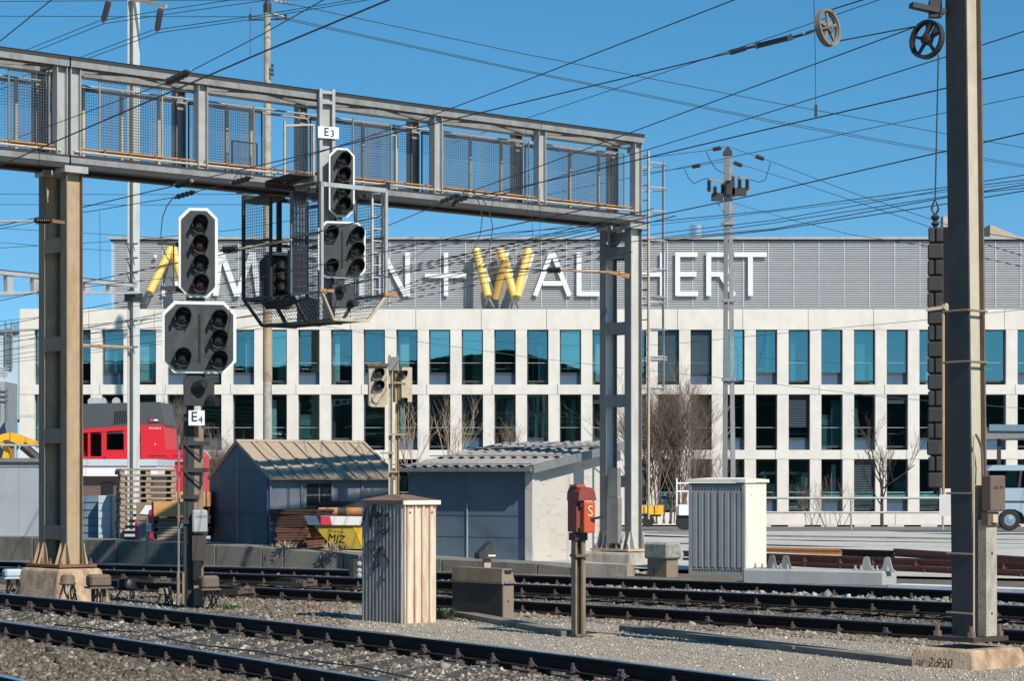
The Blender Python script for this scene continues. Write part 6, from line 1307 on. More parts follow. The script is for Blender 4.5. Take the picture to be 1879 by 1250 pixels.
def far_pole():
    Y = 81.; s = F/Y; c = W(1338, 985, Y); T = Thing('twin_leg_pole', 'slim twin leg steel pole with insulators and switchgear at its head behind the ribbed cabinet', 'pole', c); zt = zat(280, Y)
    for x0, x1, m in ((1330, 1332.5, M_LEGG), (1346, 1339.5, M_GALV)):
        T.part('leg', MB().bar(W(x0, 985, Y), W(x1, 284, Y), .17, .16, V((0, 1, 0)), w2=.13, h2=.14), m)
    mb = MB()
    for i in range(10): y = 850-i*45; mb.bar(W(1331, y, Y-.05), W(1345-i*.5, y-22, Y-.05), .05, .03)
    T.part('bracing', mb, M_GALVD); [T.part('collar', MB().box(tuple(W(1337, y, Y)), (w, .3, .1)), M_GALV) for y, w in ((410, .5), (552, .45), (697, .48))]
    T.part('head', MB().prism([(-.16, 0), (.16, 0), (.16, .12), (.02, .32), (-.02, .32), (-.16, .12)], W(1335, 285, Y)-V((0, .1, 0)), (1, 0, 0), UP, (0, .2, 0)), M_DARK)
    ca = T.part('crossarm', MB().bar(W(1301, 328, Y), W(1336, 337, Y), .06, .08).bar(W(1337, 321, Y), W(1374, 328, Y), .06, .08).bar(W(1302, 352, Y), W(1340, 362, Y), .08, .10).bar(W(1335, 362, Y), W(1377, 348, Y), .08, .12), M_GALV)
    for x, y in ((1301, 328), (1312, 340), (1344, 320), (1357, 326), (1371, 326), (1326, 335)):
        p = W(x, y, Y); pr = [(.03, 0)]
        for i in range(5): pr += [(.05, .08*i+.02), (.10, .08*i+.045), (.05, .08*i+.07)]
        T.part('insulator', MB().lathe(pr+[(.03, .45)], p-UP*.46, UP, 10), M_DARK, smooth=True)
    T.part('switch_box', MB().box(tuple(W(1316, 362, Y-.1)), (.40, .3, .24)).box(tuple(W(1356, 352, Y-.1)), (.5, .3, .26)).box(tuple(W(1340, 345, Y-.1)), (.3, .3, .5)), M_DARK)
    for y0, y1 in ((372, 394),): T.part('strut', MB().bar(W(1317, y0, Y), W(1331, y1, Y), .04, .04).bar(W(1355, y0, Y), W(1341, y1, Y), .04, .04), M_GALVD)
    Q = lambda l: [(x, y, zat(y, Y)) for x, y in l]
    hz = lambda l: [(x, y, 13 if x < 1425 else 13-(x-1425)*.0105) for x, y in l]
    for lab, l in (('upper wire running left from the head of the twin leg pole', [(1180, 290), (1240, 283), (1296, 276), (1330, 270)]), ('lower wire running left from the head of the twin leg pole', [(1180, 318), (1256, 308), (1290, 302), (1328, 296)]), ('upper wire running right from the head of the twin leg pole', [(1341, 270), (1380, 284), (1420, 298), (1560, 352), (1760, 420), (1879, 440)]), ('lower wire running right from the head of the twin leg pole', [(1344, 298), (1380, 308), (1450, 330), (1600, 380), (1740, 428), (1879, 470)]), ('left jumper loop of the twin leg pole', [(1256, 310), (1264, 328), (1274, 337), (1286, 330), (1300, 327)]), ('right jumper loop of the twin leg pole', [(1414, 298), (1409, 315), (1404, 330), (1392, 334), (1376, 329)]), ('middle jumper from the upper left wire to the twin leg pole', [(1296, 278), (1305, 298), (1316, 312), (1332, 320)]), ('stay wire descending right below the switchgear of the twin leg pole', [(1345, 372), (1440, 400), (1560, 430), (1720, 455), (1879, 490)])): wire(lab, hz(l), .018 if 'jumper' in lab else .014, M_WIREG if 'wire' in lab and 'jumper' not in lab else M_DARK)
    for lab, a in (('left upper strain insulator at the twin leg pole', (1308, 274, 1324, 271)), ('left lower strain insulator at the twin leg pole', (1270, 306, 1286, 303)), ('right upper strain insulator at the twin leg pole', (1386, 286, 1402, 292)), ('right lower strain insulator at the twin leg pole', (1346, 298, 1362, 304))): ins(lab, *a, 13, .075, 5)
far_pole()

# ---------------------------------------------------------------- left yard: locomotive, hut, container, pallets, timber
def loco():
    Y = 76.; s = F/Y; X = lambda x: (x-CX)/s; Z = lambda y: zat(y, Y); T = Thing('locomotive', 'red and grey shunting locomotive standing behind the pallets and the brown hut', 'locomotive', V((X(260), Y, -.1)))
    D = (0, 2.8, 0); o = (0, Y, 0)
    P = lambda l: [(X(x), Z(y)) for x, y in l]
    T.part('hood', MB().prism(P([(258, 906), (258, 780), (300, 780), (304, 825), (352, 826), (364, 836), (364, 960), (258, 960)]), o, (1, 0, 0), UP, D), M_LOCO)
    T.part('cab', MB().prism(P([(150, 838), (150, 960), (258, 960), (258, 838)]), (0, Y+.02, 0), (1, 0, 0), UP, D).prism(P([(112, 789), (112, 960), (149.5, 960), (149.5, 789)]), (0, Y+.02, 0), (1, 0, 0), UP, D), M_LOCO)
    mb = MB()
    for a, b in ((150, 152), (161, 165), (186, 195), (227, 258)): mb.prism(P([(a, 838), (b, 838), (b, 786), (a, 788)]), (0, Y+.02, 0), (1, 0, 0), UP, (0, .12, 0))
    mb.prism(P([(150, 795), (258, 788), (258, 780), (150, 788)]), (0, Y+.01, 0), (1, 0, 0), UP, D); mb.prism(P([(195, 838), (227, 838), (227, 826), (195, 826)]), (0, Y+.03, 0), (1, 0, 0), UP, (0, .12, 0))
    T.part('cab_frame', mb, M_LOCO); T.part('cab_interior', MB().prism(P([(152, 838), (256, 838), (256, 795), (152, 795)]), (0, Y+1.4, 0), (1, 0, 0), UP, (0, .1, 0)), M_BLACK)
    w = T.part('window', MB().prism(P([(196, 824), (199, 826), (222, 826), (226, 822), (226, 800), (223, 797), (199, 797), (196, 800)]), (0, Y+.06, 0), (1, 0, 0), UP, (0, .02, 0)), M_GLASSD)
    T.part('roof_hood', MB().prism(P([(114, 788), (206, 786), (258, 780.5), (303, 780.5), (293, 738), (114, 742)]), (0, Y+.05, 0), (1, 0, 0), UP, (0, 2.6, 0)), M_LOCG); mb = MB()
    for i in range(6): mb.prism(P([(209+i*4.6, 778-i*.4), (211+i*4.6, 778-i*.4), (213+i*4.6, 755-i*.4), (211+i*4.6, 755-i*.4)]), (0, Y+.02, 0), (1, 0, 0), UP, (0, .03, 0))
    T.part('louvre', mb, M_BLACK); mb = MB()
    for x in (166, 174, 186, 211): mb.tube((X(x), Y+.8, Z(742)), (X(x-2), Y+.4, Z(736)), .09, .14, 10)
    T.part('horn', mb, M_GALVL, smooth=True)
    l = T.part('emblem', MB().prism(P([(273, 775), (291, 775), (291, 768), (273, 768)]), (0, Y+.02, 0), (1, 0, 0), UP, (0, .02, 0)), M_DARK); T.part('emblem_mark', MB().prism(P([(274, 774.5), (281, 774.5), (281, 768.5), (274, 768.5)]), (0, Y+.015, 0), (1, 0, 0), UP, (0, .01, 0)), M_SRED, l); T.part('emblem_mark', MB().prism(P([(282, 773), (290, 773), (290, 769.6), (282, 769.6)]), (0, Y+.015, 0), (1, 0, 0), UP, (0, .01, 0)), M_WHITE, l)
    T.part('number', MB().text('234 062-6', (X(273), Y-.005, Z(788)), (1, 0, 0), UP, .10, .004), M_WHITE)
    T.part('warning_mark', MB().prism(P([(283, 817), (287, 817), (285, 813)]), (0, Y-.006, 0), (1, 0, 0), UP, (0, .004, 0)), M_YEL)
    mb = MB()
    for x0, x1 in ((272, 306), (318, 345)): mb.bar((X(x0), Y-.006, Z(837)), (X(x1), Y-.006, Z(837)), .01, .025)
    mb.bar((X(309), Y-.006, Z(840)), (X(309), Y-.006, Z(900)), .01, .015); T.part('door_gap', mb, M_DARK)
    mb = MB()
    for x in (262, 300, 356): mb.tube((X(x), Y-.08, Z(896)), (X(x), Y-.08, Z(848)), .025)
    mb.tube((X(258), Y-.08, Z(846)), (X(360), Y-.08, Z(846)), .025); T.part('handrail', mb, M_GALVL)
    T.part('seam', MB().bar((X(258), Y-.004, Z(838)), (X(258), Y-.004, Z(790)), .01, .02).bar((X(192), Y-.0, Z(838)), (X(192), Y-.0, Z(870)), .05, .02), M_DARK)
    T.part('buffer_post', MB().prism(P([(363, 960), (372, 960), (372, 830), (369, 827), (365, 830)]), (0, Y-.3, 0), (1, 0, 0), UP, (0, .5, 0)), M_LOCO)
    mb = MB()
    for x in (140, 200, 300, 345): mb.lathe([(.55, 0), (.55, .12)], (X(x), Y+.1, .45), (0, 1, 0), 20)
    T.part('wheel', mb, M_DARK)
loco()
def boxthing(name, lab, cat, x0, x1, y0, y1, Y, d, m, a=0.):
    s = F/Y; c = W((x0+x1)/2, y1, Y); T = Thing(name, lab, cat, c); M = frame(c, yaw(a)); return T, M, (x1-x0)/s, (y1-y0)/s
T, M, w, h = boxthing('hut', 'low brown hut with white roof edge in front of the red locomotive', 'hut', 60, 291, 843, 985, 66, 3, M_BROWNW)
T.part('wall', MB(M).box((0, 1.5, h*.5-.1), (w-.25, 3, h-.25)), M_BROWNW); T.part('roof_edge', MB(M).box((0, 1.4, h*.84), (w, 3.3, h*.12)), M_WHITE); T.part('roof', MB(M).box((0, 1.4, h*.955), (w+.02, 3.4, h*.085)), M_LBLUE)
T.part('door', MB(M).box((.35, -.02, h*.35), (.32, .08, h*.68)), M_BLACK)
T, M, w, h = boxthing('shipping_container', 'large pale grey container standing on the yard at the left edge', 'container', -150, 82, 842, 989, 47.6, 2.4, M_CONT)
T.part('body', MB(M).box((0, 1.3, h/2), (w, 2.6, h-.06)), M_CONT); T.part('roof_rim', MB(M).box((0, 1.28, h-.03), (w+.05, 2.7, .08)), M_GALVD); T.part('side_rail', MB(M).box((0, -.005, h*.905), (w, .03, .02)), M_GALVL); T.part('skid', MB(M).box((0, 1.3, -.03), (w-.1, 2.4, .08)), M_DARK)
for i in range(4): T.part('panel_joint', MB(M).box((-w/2+w*(i+1)/5, -.004, h*.45), (.012, .012, h*.88)), M_CONT)
T, M, w, h = boxthing('metal_locker', 'dark blue slatted steel locker behind the left gantry leg', 'locker', 140, 180, 909, 993, 47.4, 1, M_SBLUE)
T.part('body', MB(M).box((0, .5, h/2), (w, 1, h-.05)), M_SBLUE)
for i in range(6): T.part('slat', MB(M).box((0, -.01, h*(i+.5)/6), (w-.02, .03, h/6-.03)), M_SBLUE)
T.part('foot', MB(M).box((-w*.3, .4, -.03), (.06, .6, .08)).box((w*.3, .4, -.03), (.06, .6, .08)), M_DARK)
T, M, w, h = boxthing('metal_locker', 'pale blue panelled crate beside the dark blue locker', 'locker', 180, 203, 910, 994, 47.0, 1, M_LBLUE, 0)
T.part('body', MB(M).box((0, .6, h/2), (w, 1.2, h)), M_LBLUE)
for i in range(6): T.part('panel', MB(M).box((0, -.008, h*(i+.5)/6), (w-.02, .02, h/6-.02)), M_LBLUE)
def pallets():
    Y = 46.6; s = F/Y; g = 'wooden pallets in the tall stack'; n = 13; h = 137/s/n; e = V((.965, .26, 0)).normalized(); f = V((-.26, .965, 0)).normalized(); proto = None; c0 = W(232, 998, Y)
    for k in range(n):
        lab = 'grey weathered wooden pallet in the tall stack before the grey steel pole'
        w = 1.0
        if proto is None:
            T = Thing('pallet', lab, 'pallet', c0, g); M = frame(c0, e, f)
            for i in range(5): T.part('deck_board', MB(M).box((.42, -.20+i*.2, h-.014), (1.1, .17, .04)), M_WOOD)
            for u in (-.10, .42, .93):
                mb = MB(M)
                for v in (-.2, .2, .6): mb.box((u, v, h*.42), (.10, .13, .075))
                mb.box((u, .2, .011), (.10, .96, .02)); T.part('skid', mb, M_WOOD)
            proto = T.o; o = proto
        else: o = copy_tree(proto)
        o.location = c0+UP*(h*k)+V((random.uniform(-.012, .012), 0, 0)); o.rotation_euler.z = math.radians(random.uniform(-1.2, 1.2))
pallets()
T, M, w, h = boxthing('timber_crate', 'bright orange plank box with red end brackets right of the pallets', 'crate', 280, 338, 921, 949, 45.7, 1, M_OWOOD)
for i in range(2): T.part('plank', MB(M).box((0, .5, h*(.25+.5*i)), (w, 1, h*.49)), M_OWOOD)
T.part('red_bracket', MB(M).box((-w/2-.02, -.02, -.25), (.06, .08, h*2.6)), M_SRED)
T, M, w, h = boxthing('timber_crate', 'orange plank box behind the signal post next to the gabled shed', 'crate', 318, 384, 903, 930, 47.2, 1, M_OWOOD)
for i in range(2): T.part('plank', MB(M).box((0, .5, h*(.25+.5*i)), (w, 1, h*.49)), M_OWOOD)
T.part('red_bracket', MB(M).box((-w/2, -.02, .05), (.05, .08, h*1.4)), M_SRED); T.part('strap', MB(M).box((w*.42, -.006, h/2), (.02, .01, h)), M_DARK)
def lumber(name, lab, x0, x1, y0, y1, Y, n, m, seed):
    T, M, w, h = boxthing(name, lab, 'stack', x0, x1, y0, y1, Y, 1, m); r = random.Random(seed)
    for i in range(n):
        for j in range(3): T.part('board', MB(M).box((r.uniform(-.06, .06), .1+j*.3, h*(i+.5)/n), (w-r.uniform(0, .18), .27, h/n-.012)), m)
lumber('plank_stack', 'stack of grey weathered boards under the orange plank box', 281, 338, 951, 1000, 45.9, 10, M_PLANK, 3)
lumber('plank_stack', 'pile of dark boards behind the meter box of the signal post', 340, 385, 930, 985, 47.4, 7, M_TILE, 4)
T, M, w, h = boxthing('crate', 'dark brown crate with a white paper sheet at the pallet stack', 'crate', 250, 281, 922, 1000, 45.7, 1, M_BROWNW)
T.part('panel', MB(M).box((0, .4, h*.78), (w, .8, h*.42)), M_BROWNL); T.part('panel', MB(M).box((0, .4, h*.28), (w, .8, h*.55)), M_GALVD); T.part('red_edge', MB(M).box((-w/2, -.02, h*.3), (.04, .04, h*.6)), M_SRED); T.part('paper', MB(M).prism([(-.1, h*.72), (.16, h*.70), (.17, h*.92), (.02, h*.93)], (0, -.02, 0), (1, 0, 0), UP, (0, .008, 0)), M_PAPER)
Y = 43.9; c = W(269, 1036, Y); T = Thing('number_post', 'rusty angle post with small white number plate before the kerb wall', 'marker post', c); T.part('post', MB().bar(c-UP*.2, W(270, 952, Y), .05, .05), M_RUSTB)
b = T.part('plate', MB().bar(W(273, 976, Y-.05), W(273, 961, Y-.05), .09, .015, V((0, 1, 0))), M_PAPER); T.part('lettering', MB().text('5', W(270, 972, Y-.07), (1, 0, 0), UP, .12, .003), M_BLACK, b)
T.part('red_plate', MB().bar(W(280, 976, Y-.02), W(280, 922, Y-.02), .04, .02, V((0, 1, 0))), M_SRED)
def excav():
    Y = 70.; T = Thing('excavator', 'yellow excavator arm reaching over the grey container at the left edge', 'excavator', V((W(10, 840, Y).x, Y, .2))); w = lambda x, y: ((x-CX)*Y/F, zat(y, Y))
    P = lambda l: [w(x, y) for x, y in l]; o = (0, Y, 0)
    T.part('boom', MB().prism(P([(-60, 830), (-30, 812), (4, 797), (18, 794), (30, 797), (64, 810), (64, 818), (40, 817), (20, 812), (8, 808), (-50, 850)]), o, (1, 0, 0), UP, (0, .5, 0)), M_EXC)
    T.part('stick', MB().prism(P([(0, 815), (10, 811), (19, 830), (19, 845), (4, 845), (8, 828)]), (0, Y-.1, 0), (1, 0, 0), UP, (0, .5, 0)), M_EXC)
    T.part('cylinder', MB().tube((*w(12, 812)[:1], Y-.2, w(12, 812)[1]), (w(36, 822)[0], Y-.2, w(36, 822)[1]), .09), M_DARK); T.part('cylinder', MB().tube((w(44, 818)[0], Y-.2, w(44, 818)[1]), (w(72, 842)[0], Y-.2, w(72, 842)[1]), .14), M_DARK)
    T.part('cab', MB().prism(P([(-80, 900), (-80, 800), (-40, 800), (-30, 850), (-30, 900)]), o, (1, 0, 0), UP, (0, 1.5, 0)), M_EXC); T.part('track_base', MB().prism(P([(-100, 960), (60, 960), (60, 905), (-100, 905)]), o, (1, 0, 0), UP, (0, 2, 0)), M_DARK)
excav()
Y = 62.; T = Thing('guard_railing', 'thin pale pipe railing above the grey container at the left edge', 'railing', W(28, 842, Y)); mb = MB().tube(W(-100, 816, Y), W(76, 818, Y), .03)
T.part('top_rail', mb, M_GALVL)
for x in (28, -40): T.part('post', MB().tube(W(x, 1000, Y), W(x, 816, Y), .035), M_GALVL)

# ---------------------------------------------------------------- tiles, skip and pipes between the sheds
def skip():
    Y = 43.9; s = F/Y; g = lambda x, y, d=0: W(x, y, Y+d)
    T = Thing('tile_stack', 'stacked dark red brown roof tiles on the yard right of the gabled shed', 'tile stack', g(545, 1008)); r = random.Random(5)
    n = 15; y0, y1 = 1006, 935
    for i in range(n):
        z = zat(y0-(y0-y1)*(i+.5)/n, Y+.5); wv = (.75+.25*i/n)*.78 if i < 9 else .95; p = W(542 if i < 9 else 548, 1000, Y+.5)
        mb = MB(frame(V((p.x+r.uniform(-.03, .03), p.y, z)), yaw(-20+r.uniform(-2, 2)))).box((0, .3, 0), (wv*(1.1 if i > 8 else 1), 1.0, (y0-y1)/s/n-.008)); T.part('tile_layer', mb, M_TILEL if i < 8 else M_TILE)
    T = Thing('pipe', 'rusty orange brown pipe lying on boards over the yellow skip', 'pipe', g(600, 945)); T.part('tube', MB().tube(g(585, 940, .9), g(690, 940, .9), .09, n=14), M_RUSTO, smooth=True); T.part('dark_band', MB().tube(g(620, 940, .9), g(636, 940, .9), .094, n=14), M_BROWND, smooth=True)
    T = Thing('board_heap', 'heap of dark boards piled behind the yellow skip', 'board heap', g(620, 950, 1.4))
    for i in range(4): T.part('board', MB().bar(g(572+i*8, 934-i*4.2, 1.4), g(672-i*4, 936-i*4.2, 1.6), .5, .045), M_DARK)
    T = Thing('skip', 'yellow tipping skip with red and white striped rim lettered MJZ', 'skip', g(630, 1012)); Y2 = Y-.3; w = lambda x, y, d=0.: W(x, y, Y2+d)
    pl = [(578, 965), (690, 967), (690, 1000), (668, 1010), (612, 1010)]
    T.part('hull', MB().prism([((x-CX)*Y2/F, zat(y, Y2)) for x, y in [(578, 964), (640, 966), (668, 1012), (612, 1010)]], (0, Y2+.35, 0), (1, -.25, 0), UP, (.1, 1.0, 0)), M_SKIPY)
    X = lambda x: (x-CX)*Y2/F
    rim = T.part('rim', MB().prism([(X(557), zat(947, Y2)), (X(700), zat(949, Y2)), (X(700), zat(964, Y2)), (X(566), zat(964, Y2))], (0, Y2, 0), (1, 0, 0), UP, (0, .05, 0)), M_WHITE)
    T.part('red_stripe', MB().prism([(X(581), zat(947.6, Y2)), (X(606), zat(948, Y2)), (X(609), zat(963.8, Y2)), (X(588), zat(963.8, Y2))], (0, Y2-.006, 0), (1, 0, 0), UP, (0, .02, 0)), M_SRED, rim)
    T.part('front', MB().prism([(X(575), zat(965, Y2)), (X(646), zat(965, Y2)), (X(664), zat(1008, Y2)), (X(612), zat(1008, Y2))], (0, Y2+.06, 0), (1, 0, 0), UP, (0, .06, 0)), M_SKIPY)
    T.part('side', MB().prism([(X(647), zat(965, Y2)), (X(700), zat(965, Y2)), (X(700), zat(1000, Y2)), (X(665), zat(1008, Y2))], (0, Y2+.05, 0), (1, 0, 0), UP, (0, .06, 0)), M_EXC)
    T.part('lettering', MB().text('MJZ', (X(601), Y2+.05, zat(992, Y2)), (1, 0, -.16), (.12, 0, 1), .20, .006).text('079 20 23 24', (X(602), Y2+.05, zat(976, Y2)), (1, 0, -.1), UP, .055, .006), M_BLACK)
skip()

# ---------------------------------------------------------------- right yard: railing, van, canopy, carts
Y = 92.; T = Thing('pipe_railing', 'pale two bar pipe railing along the road in front of the office', 'railing', W(1560, 968, Y))
for y in (914.5, 941): T.part('rail', MB().tube(W(1380, y, Y), W(1990, y, Y), .045), M_GALVL)
for x in (1395, 1562, 1730, 1900): T.part('post', MB().tube(W(x, 972, Y), W(x, 913, Y), .045), M_GALVL)
def van():
    Y = 72.; s = F/Y; T = Thing('minibus', 'pale blue grey minibus with dark windows partly hidden by the mast', 'van', W(1880, 972, Y)); X = lambda x: (x-CX)/s; Z = lambda y: zat(y, Y); P = lambda l: [(X(x), Z(y)) for x, y in l]
    T.part('body', MB().prism(P([(1800, 958), (1800, 905), (1806, 896), (2010, 896), (2010, 958), (1884, 958), (1876, 942), (1862, 935), (1846, 935), (1834, 944), (1830, 958)]), (0, Y, 0), (1, 0, 0), UP, (0, 1.9, 0)), M_VAN)
    T.part('roof', MB().prism(P([(1812, 862), (1822, 854), (2010, 854), (2010, 864), (1810, 864)]), (0, Y, 0), (1, 0, 0), UP, (0, 1.9, 0)), M_VAN)
    mb = MB()
    for x in (1812, 1872, 1935, 2000): mb.prism(P([(x-4, 896), (x+1, 896), (x+4, 863), (x, 863)]), (0, Y+.02, 0), (1, 0, 0), UP, (0, .08, 0))
    T.part('pillar', mb, M_DARK); T.part('window', MB().prism(P([(1810, 896), (2008, 896), (2008, 864), (1814, 864)]), (0, Y+.06, 0), (1, 0, 0), UP, (0, .02, 0)), M_GLASSD); T.part('window', MB().prism(P([(1810, 896), (2008, 896), (2008, 864), (1814, 864)]), (0, Y+1.8, 0), (1, 0, 0), UP, (0, .02, 0)), M_GLASSD)
    T.part('trim_strip', MB().bar((X(1840), Y-.01, Z(921)), (X(2010), Y-.01, Z(921)), .02, .05), M_DARK)
    mb = MB()
    for x in (1853, 1960): 
        w = T.part('wheel', MB().lathe([(.30, 0), (.335, .03), (.335, .18), (.30, .2)], (X(x), Y+.02, Z(955)), (0, 1, 0), 24), M_TYRE, smooth=True); T.part('hubcap', MB().lathe([(.19, .0), (.18, .012), (.10, .02), (.06, .035), (.01, .04)], (X(x), Y+.03, Z(955)), (0, -1, 0), 20), M_HUB, w, True)
    T.part('seat', MB().box((X(1905), Y+.9, Z(888)), (.5, 1.2, .5)), M_BLACK)
    T.part('underbody', MB().box((X(1905), Y+.95, Z(957)), (3.2, 1.6, .18)), M_BLACK)
van()
T = Thing('canopy', 'flat dark canopy roof on thin posts above the minibus', 'canopy', W(1870, 970, 78)); Y = 78.
T.part('roof', MB().prism([(-.3, 0), (4.4, .1), (4.4, .62), (-.3, .40)], W(1826, 806, Y), (1, 0, 0), UP, (0, 5, 0)), M_GALVD); T.part('fascia', MB().bar(W(1815, 785, Y-.05), W(2000, 787, Y-.05), .05, .22), M_SBLUE); T.part('lamp_panel', MB().bar(W(1844, 801, Y+.8), W(1866, 800, Y+.8), .3, .12), M_PAPER)
for x in (1833, 1990): T.part('post', MB().bar(W(x, 970, Y+.3), W(x, 800, Y+.3), .12, .12), M_DARK)
T = Thing('rail_cart', 'yellow cart with dark wheel under the large bare shrub', 'cart', W(1190, 968, 84)); Y = 84.
T.part('body', MB().bar(W(1150, 936, Y), W(1216, 936, Y), .9, .34), M_EXC); T.part('gap_strip', MB().bar(W(1182, 929, Y-.46), W(1182, 943, Y-.46), .03, .02).bar(W(1201, 929, Y-.46), W(1201, 943, Y-.46), .03, .02), M_DARK); T.part('frame', MB().bar(W(1150, 945, Y), W(1212, 945, Y), .7, .12), M_DARK)
for x in (1189, 1160): T.part('wheel', MB().lathe([(.22, 0), (.22, .12)], W(x, 957, Y-.4), (0, 1, 0), 16), M_TYRE)
T = Thing('flatbed_trailer', 'white stake sided trailer half hidden by the ribbed cabinet', 'trailer', W(1270, 968, 80)); Y = 80.
T.part('bed', MB().bar(W(1243, 936, Y), W(1350, 936, Y), 1.6, .36), M_WHITE); mb = MB()
for y in (887, 902): mb.bar(W(1242, y, Y-.8), W(1350, y, Y-.8), .04, .05)
for x in (1242, 1300, 1348): mb.bar(W(x, 930, Y-.8), W(x, 878, Y-.8), .05, .05)
T.part('stake_side', mb, M_WHITE); T.part('chassis', MB().bar(W(1246, 950, Y), W(1350, 950, Y), 1.3, .3), M_BLACK)
for x in (1256, 1320): T.part('wheel', MB().lathe([(.3, 0), (.3, .2)], W(x, 958, Y-.7), (0, 1, 0), 18), M_TYRE)
# far things over the roof
Y = 150.; T = Thing('masonry_tower', 'distant sandy masonry tower top above the office roof behind the weights', 'tower', W(1748, 440, Y)); T.part('block', MB().bar(W(1748, 470, Y), W(1748, 398, Y), 1.4, .9, V((0, 1, 0))), M_SAND); T.part('scaffold', MB().bar(W(1740, 398, Y), W(1740, 384, Y), .06, .06).bar(W(1757, 398, Y), W(1757, 380, Y), .06, .06).bar(W(1736, 392, Y), W(1760, 388, Y), .06, .06), M_BEIGE)
T = Thing('tiled_roof', 'distant sloping beige tiled roof edge above the louvres at the right', 'roof', W(1850, 440, Y)); T.part('slope', MB().prism([(0, 0), (2.4, -1.0), (2.4, -1.8), (0, -1.2)], W(1817, 412, Y), (1, 0, 0), UP, (0, 4, 0)), M_SAND)

for k, (ya, yb) in enumerate(((983, 984), (990, 992), (1000, 1003))):
    pts = [W(x, ya+(yb-ya)*(x-1150)/850, 61-k*4.5) for x in (1150, 1400, 1700, 2000)]
    for p in pts: p.z = gz(p.x, p.y)+.05
    mb = MB()
    for p, q in zip(pts, pts[1:]): mb.bar(p, q, .16, .05)
    single('embedded_rail', mb, M_RSIDE if k else M_KERB, ('pale groove strip crossing the yard gravel nearest the office road', 'dark rail sunk in the pale yard gravel behind the ribbed cabinet', 'dark rail sunk in the yard gravel just behind the rusty siding')[k], 'rail')
# ---------------------------------------------------------------- turnout castings, weeds, pale strip
def lumps():
    for i, (x, y, w, h, lab) in enumerate(((545, 1068, 62, 16, 'dark cast steel switch mechanism between the turnout rails left of the corrugated cabinet'), (440, 1082, 36, 16, 'dark curved cast guard piece between the turnout rails right of the signal post'), (285, 1064, 40, 10, 'dark flat cast box between the turnout rails left of the signal post'))):
        Y = 36.2-i*.25; s = F/Y; c = W(x, y+h/2, Y); T = Thing('switch_casting', lab, 'switch part', c); d = V((.72, -.69, 0)); n = V((.69, .72, 0)); L = w/s/.8; H = h/s
        T.part('housing', MB().bar(c-d*L/2+UP*H*.45, c+d*L*.1+UP*H*.45, .34, H*.8), M_RSIDE); T.part('guard_rail', MB().bar(c-d*L*.6-n*.2+UP*H*.25, c+d*L*.6-n*.2+UP*H*.25, .05, H*.5), M_CLIP)
        T.part('lever', MB().bar(c+d*L*.15+UP*H*.3, c+d*L*.5+UP*H*.75, .12, .06), M_CLIP)
        for k in range(3): T.part('rib', MB().bar(c+d*(L*(.2+.12*k))-n*.15+UP*H*.4, c+d*(L*(.2+.12*k))+n*.15+UP*H*.4, .04, H*.7), M_CLIP)
    a = [G(x, y, .36) for x, y in ((1650, 1077), (1760, 1081), (1880, 1085.5), (2040, 1092))]; mb = MB()
    for p, q in zip(a, a[1:]): mb.bar(p+V((0, .3, 0)), q+V((0, .3, 0)), .42, .05)
    single('cable_trough', mb, M_WHITE, 'bright white flat trough lid strip beyond the turnout at the right edge', 'cable trough')
    rnd = random.Random(4)
    def weed(lab, x, y, n, h, m, z=.1):
        c = G(x, y, z); mb = MB()
        for i in range(n):
            p = c+V((rnd.gauss(0, .09), rnd.gauss(0, .06), 0)); d = V((rnd.uniform(-1, 1), rnd.uniform(-1, 1), rnd.uniform(.4, 1.6))).normalized(); q = p+d*h*rnd.uniform(.3, 1); sd = d.cross(V((rnd.uniform(-1, 1), rnd.uniform(-1, 1), .2))).normalized()*.013
            mb.add([p, p.lerp(q, .6)+sd, q, p.lerp(q, .6)-sd], [(0, 1, 2, 3)])
        single('weed', mb, m, lab, 'plant')
    weed('small green weed growing at the right foot of the corrugated cabinet', 808, 1134, 170, .17, M_LEAF); weed('low dry grass tuft on the yard edge under the yellow skip', 615, 1012, 160, .2, M_BARKL, .62); weed('low dry grass tuft before the tile stack', 525, 1006, 120, .18, M_BARKL, .66); weed('low green weed in the ballast right of the signal post', 420, 1118, 120, .10, M_LEAF)
lumps()

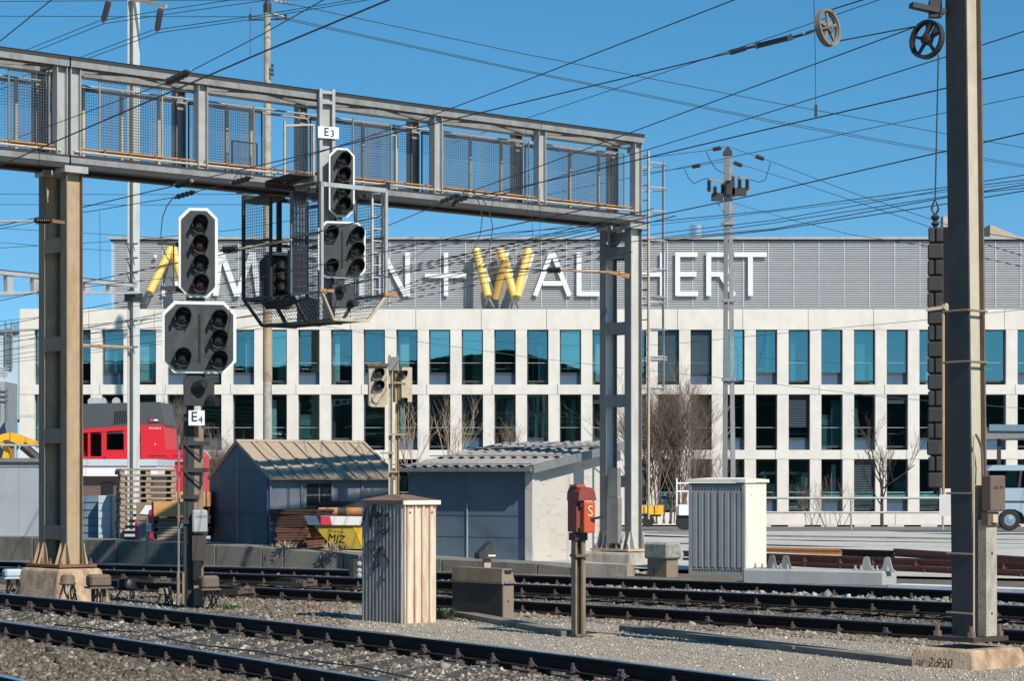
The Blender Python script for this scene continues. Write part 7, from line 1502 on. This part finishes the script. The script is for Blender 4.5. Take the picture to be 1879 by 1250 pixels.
# ---------------------------------------------------------------- what stands behind the office windows
def furnish():
    rows = ((605, 706), (724, 826), (843, 941)); r = random.Random(11); gl = {}
    def put(kind, k, row, dx=.5, dy=1.0):
        y0, y1 = rows[row]; x = 1447+60*k+39*dx; Yp = BY+.38+dy; X = (x-CX)*PX; z = bz(y1)+.03; p = V((X, Yp, z))
        lab, cat = {'lamp': ('slim white floor lamp behind an office window', 'floor lamp'), 'desk': ('office desk with monitor and papers behind an office window', 'desk'), 'shelf': ('pale office cupboard behind an office window', 'cupboard'), 'plant': ('green potted plant behind an office window', 'plant'), 'rack': ('white coat rack with curved hooks behind a middle floor office window', 'coat rack')}[kind]
        nm = {'lamp': 'floor_lamp', 'desk': 'office_desk', 'shelf': 'office_cupboard', 'plant': 'potted_plant', 'rack': 'coat_rack'}[kind]; grp = None if kind == 'rack' else {'lamp': 'floor lamps behind the office windows', 'desk': 'desks behind the office windows', 'shelf': 'cupboards behind the office windows', 'plant': 'plants behind the office windows'}[kind]
        if kind in gl:
            o = copy_tree(gl[kind]); o.location = p; return
        T = Thing(nm, lab, cat, p, grp); gl[kind] = T.o; M = frame(p)
        if kind == 'lamp': T.part('stand', MB(M).tube((0, 0, 0), (0, 0, 1.95), .022), M_WHITE); T.part('lamp_head', MB(M).box((0, 0, 1.97), (.62, .2, .05)), M_PAPER); T.part('foot', MB(M).box((0, 0, .02), (.4, .25, .03)), M_WHITE)
        if kind == 'desk': T.part('table_top', MB(M).box((0, 0, .72), (1.3, .7, .04)), M_PAPER); T.part('monitor', MB(M).box((-.2, .1, 1.0), (.48, .05, .32)), M_BLACK); T.part('paper_stack', MB(M).box((.25, -.1, .80), (.25, .2, .12)), M_CREAM); T.part('leg', MB(M).box((-.6, 0, .35), (.05, .6, .7)), M_GALVD); T.part('leg', MB(M).box((.6, 0, .35), (.05, .6, .7)), M_GALVD)
        if kind == 'shelf': T.part('body', MB(M).box((0, 0, .8), (.6, .4, 1.6)), M_CURT); T.part('binder_row', MB(M).box((0, -.21, 1.25), (.5, .04, .28)), M_PAPER)
        if kind == 'rack':
            mb = MB(M).tube((0, 0, 0), (0, 0, 1.8), .03)
            for a in range(6): c, s = math.cos(a), math.sin(a); mb.path([(0, 0, 1.5), (c*.16, s*.16, 1.52), (c*.24, s*.24, 1.66)], .025, 5)
            T.part('stand', mb, M_WHITE)
        if kind == 'plant':
            T.part('pot', MB(M).lathe([(.16, 0), (.22, .35)], (0, 0, 0), UP, 12), M_BROWN); mb = MB(M)
            for i in range(420):
                q = V((r.gauss(0, .24), r.gauss(0, .2), 1.0+r.gauss(0, .38))); d = V((r.uniform(-1, 1), r.uniform(-1, 1), r.uniform(-.5, 1))).normalized()*.11; e = d.cross(V((r.uniform(-1, 1), r.uniform(-1, 1), 1))).normalized()*.04; mb.add([q, q+d*.5+e, q+d, q+d*.5-e], [(0, 1, 2, 3)])
            T.part('leaves', mb, M_LEAF)
    put('plant', 0, 2, .5, .5); put('plant', 1, 1, .6, .8); put('lamp', -8, 0, .3, .6); put('lamp', 3, 0, .35, .6); put('lamp', 1, 0, .3, 1.2); put('lamp', 3, 2, .1, .6); put('rack', -7, 1, .5, .5)
    for k, row in ((-17, 0), (-15, 0), (-13, 0), (-11, 0), (-9, 0), (-7, 0), (-1, 0), (6, 0), (-16, 1), (-13, 1), (-12, 1), (-10, 1), (-9, 1), (0, 1), (2, 1), (3, 1), (1, 2), (4, 2), (-1, 2), (5, 2), (7, 1), (-18, 1)): put('desk', k, row, r.uniform(.2, .8), r.uniform(.5, .9))
    for k, row in ((-16, 0), (-12, 0), (-6, 0), (-10, 0), (0, 0), (2, 0), (4, 0), (-8, 1), (-3, 1), (-5, 1), (0, 2), (1, 1), (3, 2), (-15, 1)): put('shelf', k, row, r.choice((.1, .3, .8)), r.uniform(.5, 1.6))
furnish()
